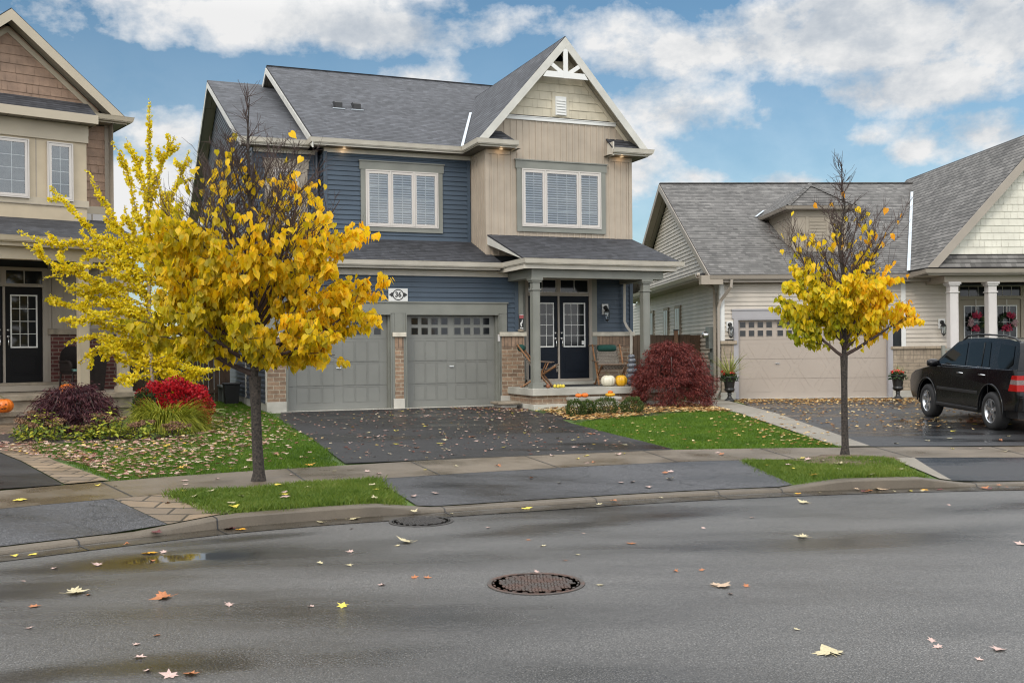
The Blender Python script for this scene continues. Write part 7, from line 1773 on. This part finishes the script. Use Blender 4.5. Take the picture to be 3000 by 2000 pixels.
def grass(name,P,n,h0,h1,w,matn,grow=.05):
    x0,x1,y0,y1=bbox(P); vs=[];fs=[];c=0
    while c<n:
        x=rg.uniform(x0-grow,x1+grow); y=rg.uniform(y0-grow,y1+grow)
        if not inpoly(x+rg.gauss(0,grow),y+rg.gauss(0,grow),P): continue
        z=Ef(x,y)-.006; a=rg.uniform(0,2*pi); h=rg.uniform(h0,h1)*(1+.35*math.sin(x*3.1+y*1.7)*math.sin(y*2.3)); lx,ly=rg.gauss(0,.45)*h,rg.gauss(0,.45)*h; ca,sa=math.cos(a)*w,math.sin(a)*w
        i=len(vs); vs+= [(x-ca,y-sa,z),(x+ca,y+sa,z),(x+lx*.45+ca*.7,y+ly*.45+sa*.7,z+h*.6),(x+lx,y+ly,z+h)]; fs+=[(i,i+1,i+2),(i,i+2,i+3)]; c+=1
    me=bpy.data.meshes.new(name); me.from_pydata(vs,[],fs); me.materials.append(M[matn]); o=bpy.data.objects.new(name,me); COL.objects.link(o); tag(o,None,None,None,'stuff'); return o
tag(grass('lawn_grass',LAWN_L,90000,.025,.06,.005,'grassblade'),'green lawn grass left of the blue house driveway','grass')
tag(grass('lawn_grass',LAWN_M,80000,.02,.045,.005,'grassblade'),'bright green lawn grass in front of the porch','grass')
tag(grass('boulevard_grass',BL,34000,.03,.075,.0042,'grassblade2'),'grass of the kerb strip under the large yellow tree','grass')
tag(grass('boulevard_grass',BR,24000,.025,.065,.0042,'grassblade2'),'grass of the kerb strip under the smaller right tree','grass')
# ---- fallen leaves
MAPLE=[(0,0),(.07,-.18),(.30,-.26),(.20,-.10),(.50,-.06),(.42,.06),(.58,.22),(.36,.22),(.40,.36),(.20,.33),(.16,.46),(.0,.72)]
def maple_pts(): 
    L_=MAPLE; return [(x,y) for x,y in L_]+[(-x,y) for x,y in reversed(L_[1:-1])]
def maple_leaf(mb,c,s,az,rr,curl=.12,stalk=True,mat=None,lift=.004):
    ca,sa=math.cos(az),math.sin(az); k1,k2,k3=rr.uniform(-curl,curl*1.6),rr.uniform(-curl,curl*1.6),rr.uniform(0,6.28)
    P=maple_pts(); tri=[]
    def h(x,y): return lift+s*max(0.,(k1*x*x*3+k2*y*y*2.2+curl*.5*(math.sin(5*x+k3)*math.sin(4*y+k3)+1)*.5))
    V=[(0,.12)]+P; vs=[]
    for x,y in V: vs.append((c[0]+(x*ca-y*sa)*s,c[1]+(x*sa+y*ca)*s,c[2]+h(x,y)))
    n=len(P); mb.mesh(vs,[(0,1+k,1+(k+1)%n) for k in range(n)],mat)
    if stalk:
        q=[(0,0),(.05,-.25),(.02,-.52)]; mb.tube([(c[0]+(x*ca-y*sa)*s,c[1]+(x*sa+y*ca)*s,c[2]+lift+.012*s+(.10*s if i==2 else 0)*rr.random()) for i,(x,y) in enumerate(q)],.010*s+.0006,4,mat,caps=False)
def simple_leaf(mb,c,s,az,rr,mat=None,curl=.3,sh=0):
    ca,sa=math.cos(az),math.sin(az); P=[(0,-.45),(.28,-.25),(.34,.05),(.16,.4),(0,.6),(-.16,.4),(-.34,.05),(-.28,-.25)]
    if sh==1: P=[(0,-.5),(.12,-.28),(.42,-.3),(.22,-.02),(.5,.2),(.18,.22),(0,.62),(-.18,.22),(-.5,.2),(-.22,-.02),(-.42,-.3),(-.12,-.28)]
    k=rr.uniform(0,curl); t1=rr.gauss(0,.18); t2=rr.gauss(0,.18)
    vs=[(c[0]+(x*ca-y*sa)*s,c[1]+(x*sa+y*ca)*s,c[2]+.004+s*(abs(x)*k*1.2+max(0,t1*x+t2*y))) for x,y in [(0,0)]+P]; n=len(P); mb.mesh(vs,[(0,1+q,1+(q+1)%n) for q in range(n)],mat)
rl=random.Random(11)
protos={}
def proto(col,shape,k):
    key=(col,shape,k)
    if key not in protos:
        mb=MB()
        if shape=='m': maple_leaf(mb,(0,0,0),1.,0,rl,.16)
        else: simple_leaf(mb,(0,0,0),1.,0,rl,sh=1 if shape=='s' else 0)
        me_o=mb.build('fallen_leaf','fl_'+col,None,uv=False); protos[key]=me_o.data; bpy.data.objects.remove(me_o)
    return protos[key]
WH={'pale':'pale cream','pink':'faded pink','gold':'golden orange','yellow':'bright yellow','orange':'burnt orange','rustl':'rust-brown','tan':'dry tan','maroon':'dark maroon'}
def put_leaf(x,y,z,s,col,shape,label,group,az=None,tilt=0.):
    o=bpy.data.objects.new('fallen_leaf',proto(col,shape,rl.randint(0,3))); COL.objects.link(o); o.location=(x,y,z); az=rl.uniform(0,2*pi) if az is None else az; o.rotation_euler=(rl.gauss(0,.06)+tilt,rl.gauss(0,.06),az); o.scale=(s,s,s*rl.uniform(.7,1.3)); tag(o,label,'leaf',group); return o
def gz(u,v,z=0.):
    xc=u-1500.;yc=1020.-v; m_=(yc-xc*.009)/3050; Y=(z-1.78)/m_; return (xc+yc*.009)/3050*Y,Y
# the leaves one can pick out on the road (photo position -> ground), size in metres
named=[(212,1738,.17,'pale','m','large pale cream maple leaf with a long stalk on the left of the road'),(433,1621,.15,'gold','m','golden orange maple leaf upright in the puddle on the left of the road'),(486,1750,.17,'orange','m','curled burnt orange maple leaf on the left half of the road'),(2105,1718,.17,'tan','m','dry tan maple leaf with a long stalk right of the manhole cover'),(2432,1916,.17,'pale','m','pale cream maple leaf near the bottom right of the road'),(1196,1589,.16,'pale','m','pale cream maple leaf with a long stalk beyond the kerb-side drain cover'),(2360,1474,.15,'pale','m','pale yellow maple leaf on the road below the right-hand tree'),(2356,1575,.14,'pale','m','pale maple leaf alone on the right half of the road'),(1004,1776,.09,'yellow','s','small yellow ginkgo leaf on the road right of the burnt orange one'),(1512,1364+80,.16,'orange','m','orange-brown maple leaf on the left part of the driveway apron'),(2018,1447,.17,'pale','m','pale curled maple leaf resting on the dropped kerb'),(1850,1592,.10,'orange','s','small orange leaf alone in the middle distance of the road'),(160,1665,.07,'pink','s','small pink leaf near the left puddle'),(285,1655,.10,'pink','s','pink leaf left of the golden orange maple leaf'),(2590,1435,.14,'tan','m','tan maple leaf against the right kerb'),(990,1519,.15,'gold','m','large golden maple leaf in the gutter below the left tree'),(1032,1521,.14,'pale','m','pale maple leaf beside the large golden one in the gutter'),(700,1552,.13,'gold','m','golden maple leaf in the gutter near the left paving'),(672,1550,.12,'maroon','m','dark maroon maple leaf in the gutter near the left paving'),(1574,1475,.11,'yellow','h','bright yellow leaf in the gutter of the dropped kerb'),(1608,1475,.09,'yellow','h','smaller yellow leaf right of the bright one in the gutter'),(1544,1491,.12,'yellow','m','yellow maple leaf on the road edge below the dropped kerb'),(1699,1470,.11,'yellow','h','yellow leaf at the middle of the dropped kerb'),(490,1477,.13,'orange','m','orange-red maple leaf on the paving strip'),(583,1478,.14,'pale','m','pale maple leaf at the grass edge by the paving strip'),(58,1464,.14,'yellow','m','yellow maple leaf on the sidewalk at the far left'),(105,1329,.17,'gold','m','golden maple leaf on the stone border walk at the left'),(418,1398,.12,'orange','m','orange maple leaf at the sidewalk edge of the left lawn'),(1225,1404,.15,'orange','m','orange-brown maple leaf on the driveway apron at the sidewalk'),(903,1362,.16,'gold','m','golden orange leaf at the corner of the left lawn'),(100,1777,.08,'orange','s','small orange-pink leaf at the lower left of the road'),(498,1980,.10,'pink','s','pink leaf at the bottom edge of the road'),(560,1976,.10,'orange','s','reddish leaf at the bottom edge of the road'),(2925,1903,.10,'pink','s','pale pink leaf at the lower right of the road'),(2990,1595,.10,'pink','s','pale pink leaf at the right edge of the road'),(2140,1740,.05,'pink','s','tiny pink leaf below the dry tan maple leaf')]
for u,v,s,col,sh,lab in named:
    x,y=gz(u,v); kx,t_=st(x,y); z=0.
    for _ in range(4):
        z=Est(kx,t_)+(.014 if t_>.17 else .0); x,y=gz(u,v,z); kx,t_=st(x,y)
    put_leaf(x,y,z+.004,s,col,sh,lab,None,tilt=0)
cnt=len(named)
# scattered, not told apart: small leaves on the road
for k in range(48):
    u=rl.uniform(0,3000); v=1470+rl.random()**1.7*530
    x,y=gz(u,v); kx,t_=st(x,y)
    if t_>-.1: continue
    col=rl.choice(['pink','pink','pink','pale','orange']); put_leaf(x,y,.003,rl.uniform(.04,.075),col,'s','small %s leaf lying on the wet road'%WH[col],'small %s leaves on the road'%WH[col]); cnt+=1
def scatter_things(P,n,cols,smin,smax,where,lift=.02,bias=None):
    global cnt
    x0,x1,y0,y1=bbox(P); c=0
    while c<n:
        x=rl.uniform(x0,x1); y=rl.uniform(y0,y1)
        if not inpoly(x,y,P) or (bias and rl.random()>bias(x,y)): continue
        col=rl.choice(cols); sh='m' if rl.random()<.55 else 's'
        put_leaf(x,y,Ef(x,y)+lift,rl.uniform(smin,smax),col,sh,'%s leaf lying %s'%(WH[col],where),'%s leaves %s'%(WH[col],where)); c+=1; cnt+=1
SWALK=stline(TF,-7.5,8.,30,.1)+list(reversed(stline(TB,-7.5,8.,30,-.1)))
scatter_things(SWALK,30,['pink','pale','yellow','orange','pink'],.05,.10,'on the sidewalk',.018)
GUT=stline(lambda k:-.24,-6.5,7.5,40)+list(reversed(stline(lambda k:-.03,-6.5,7.5,40)))
scatter_things(GUT,34,['gold','pale','maroon','orange','tan','yellow'],.05,.11,'in the gutter along the kerb',.008)
scatter_things(BL,16,['pink','pale','yellow','pale'],.07,.11,'on the grass under the large yellow tree',.045)
scatter_things(BR,14,['pale','yellow','pink','gold'],.06,.11,'on the grass under the smaller right tree',.04)
DRV=DL[:3]+[(-3.3,17.2),(-4.6,20.8),(-4.9,22.2),(-.2,24.3),(.5,22.9),(1.05,19.9),(1.7,17.8),(2.3,15.7)]
scatter_things(DRV,60,['pale','yellow','pink','orange','pink'],.05,.12,'on the dark driveway',.02)
AP=[(-1.5,12.5),(-1.05,11.6),(3.2,12.8),(3.0,13.9)]
scatter_things(AP,10,['pink','pale','orange'],.05,.10,'on the driveway apron',.018)
RD=[(5.6,15.9),(11,15.7),(11,27),(6.,27.3)]
scatter_things([(5.6,15.9),(10,15.8),(9,21),(5.8,21)],30,['pale','yellow','pale','orange','tan'],.07,.13,'on the right wet driveway',.02)
print('individual leaves',cnt)
def litter(name,P,n,matn,smin,smax,label,bias=None,lift=.03):
    x0,x1,y0,y1=bbox(P); mb=MB(); c=0; tr_=0
    while c<n and tr_<n*60:
        tr_+=1
        x=rl.uniform(x0,x1); y=rl.uniform(y0,y1)
        if not inpoly(x,y,P) or (bias and rl.random()>bias(x,y)): continue
        simple_leaf(mb,(x,y,Ef(x,y)+lift*rl.uniform(.5,1.2)),rl.uniform(smin,smax),rl.uniform(0,6.28),rl,sh=1 if rl.random()<.7 else 0); c+=1
    o=mb.build(name,matn,None,uv=False); tag(o,label,'fallen leaves',None,'stuff'); return o
# left lawn: thick pinkish litter near the bed, thinning to the right
litter('leaf_litter',LAWN_L+[],1900,'litterP',.05,.10,'pale pink and cream maple leaves strewn over the left lawn',lambda x,y: max(.03,min(1,1.1-(abs((x+5.9))/2.6)-max(0,(y-17.5))/6)),.045)
litter('leaf_litter',[(-8.6,16.2),(-7.,14.9),(-6.2,14.3),(-5.0,13.1),(-5.4,13.9),(-6.6,15.6),(-7.2,16.4),(-7.6,16.9)],420,'litterP',.05,.10,'pinkish leaves piled on the stone border walk at the garden corner',None,.03)
litter('leaf_litter',[(-9.4,17.3),(-8.6,16.4),(-7.9,16.9),(-8.6,18.3)],130,'litterP',.05,.09,'pinkish leaves in front of the left stone steps',None,.02)
litter('leaf_litter',[(.55,23.1),(.75,22.),(1.2,20.2),(2.1,20.6),(3.2,22.0),(4.7,22.3),(4.65,23.8),(4.5,24.9),(2.9,24.4)],3000,'litterY',.05,.105,'golden leaves banked around the box shrubs and the red maple',lambda x,y:1 if y>20.8 else .7,.05)
litter('leaf_litter',LAWN_M,260,'litterY',.05,.09,'golden leaves scattered on the middle lawn',lambda x,y: .15+ .85*max(0,min(1,(x-3.9)/.8)),.04)
litter('leaf_litter',[(5.6,24.6),(11.5,24.4),(11.3,27.4),(6.1,27.6),(5.6,26.6)],1500,'litterY',.05,.11,'golden and brown leaves drifted against the taupe garage door',lambda x,y: .1+.9*max(0,(y-24.4)/3)**1.5,.02)
litter('leaf_litter',[(5.5,18.),(8.1,18.),(11,22),(11,25),(5.6,25)],620,'litterY',.045,.09,'pale leaves sprinkled over the upper right driveway',None,.02)
litter('leaf_litter',DRV,900,'litterP',.03,.075,'tiny pale leaves sprinkled over the dark driveway',lambda x,y: .35+.65*max(0,min(1,(y-20)/4)) ,.018)
litter('leaf_litter',[(-.6,24.0),(-1.6,23.5),(.2,22.6),(.5,23.1)],160,'litterP',.04,.09,'leaves gathered beside the side step at the porch',None,.02)
litter('leaf_litter',[(4.95,15.9),(5.4,15.9),(5.5,22),(4.8,22)],60,'litterY',.05,.1,'leaves along the concrete front path',None,.02)
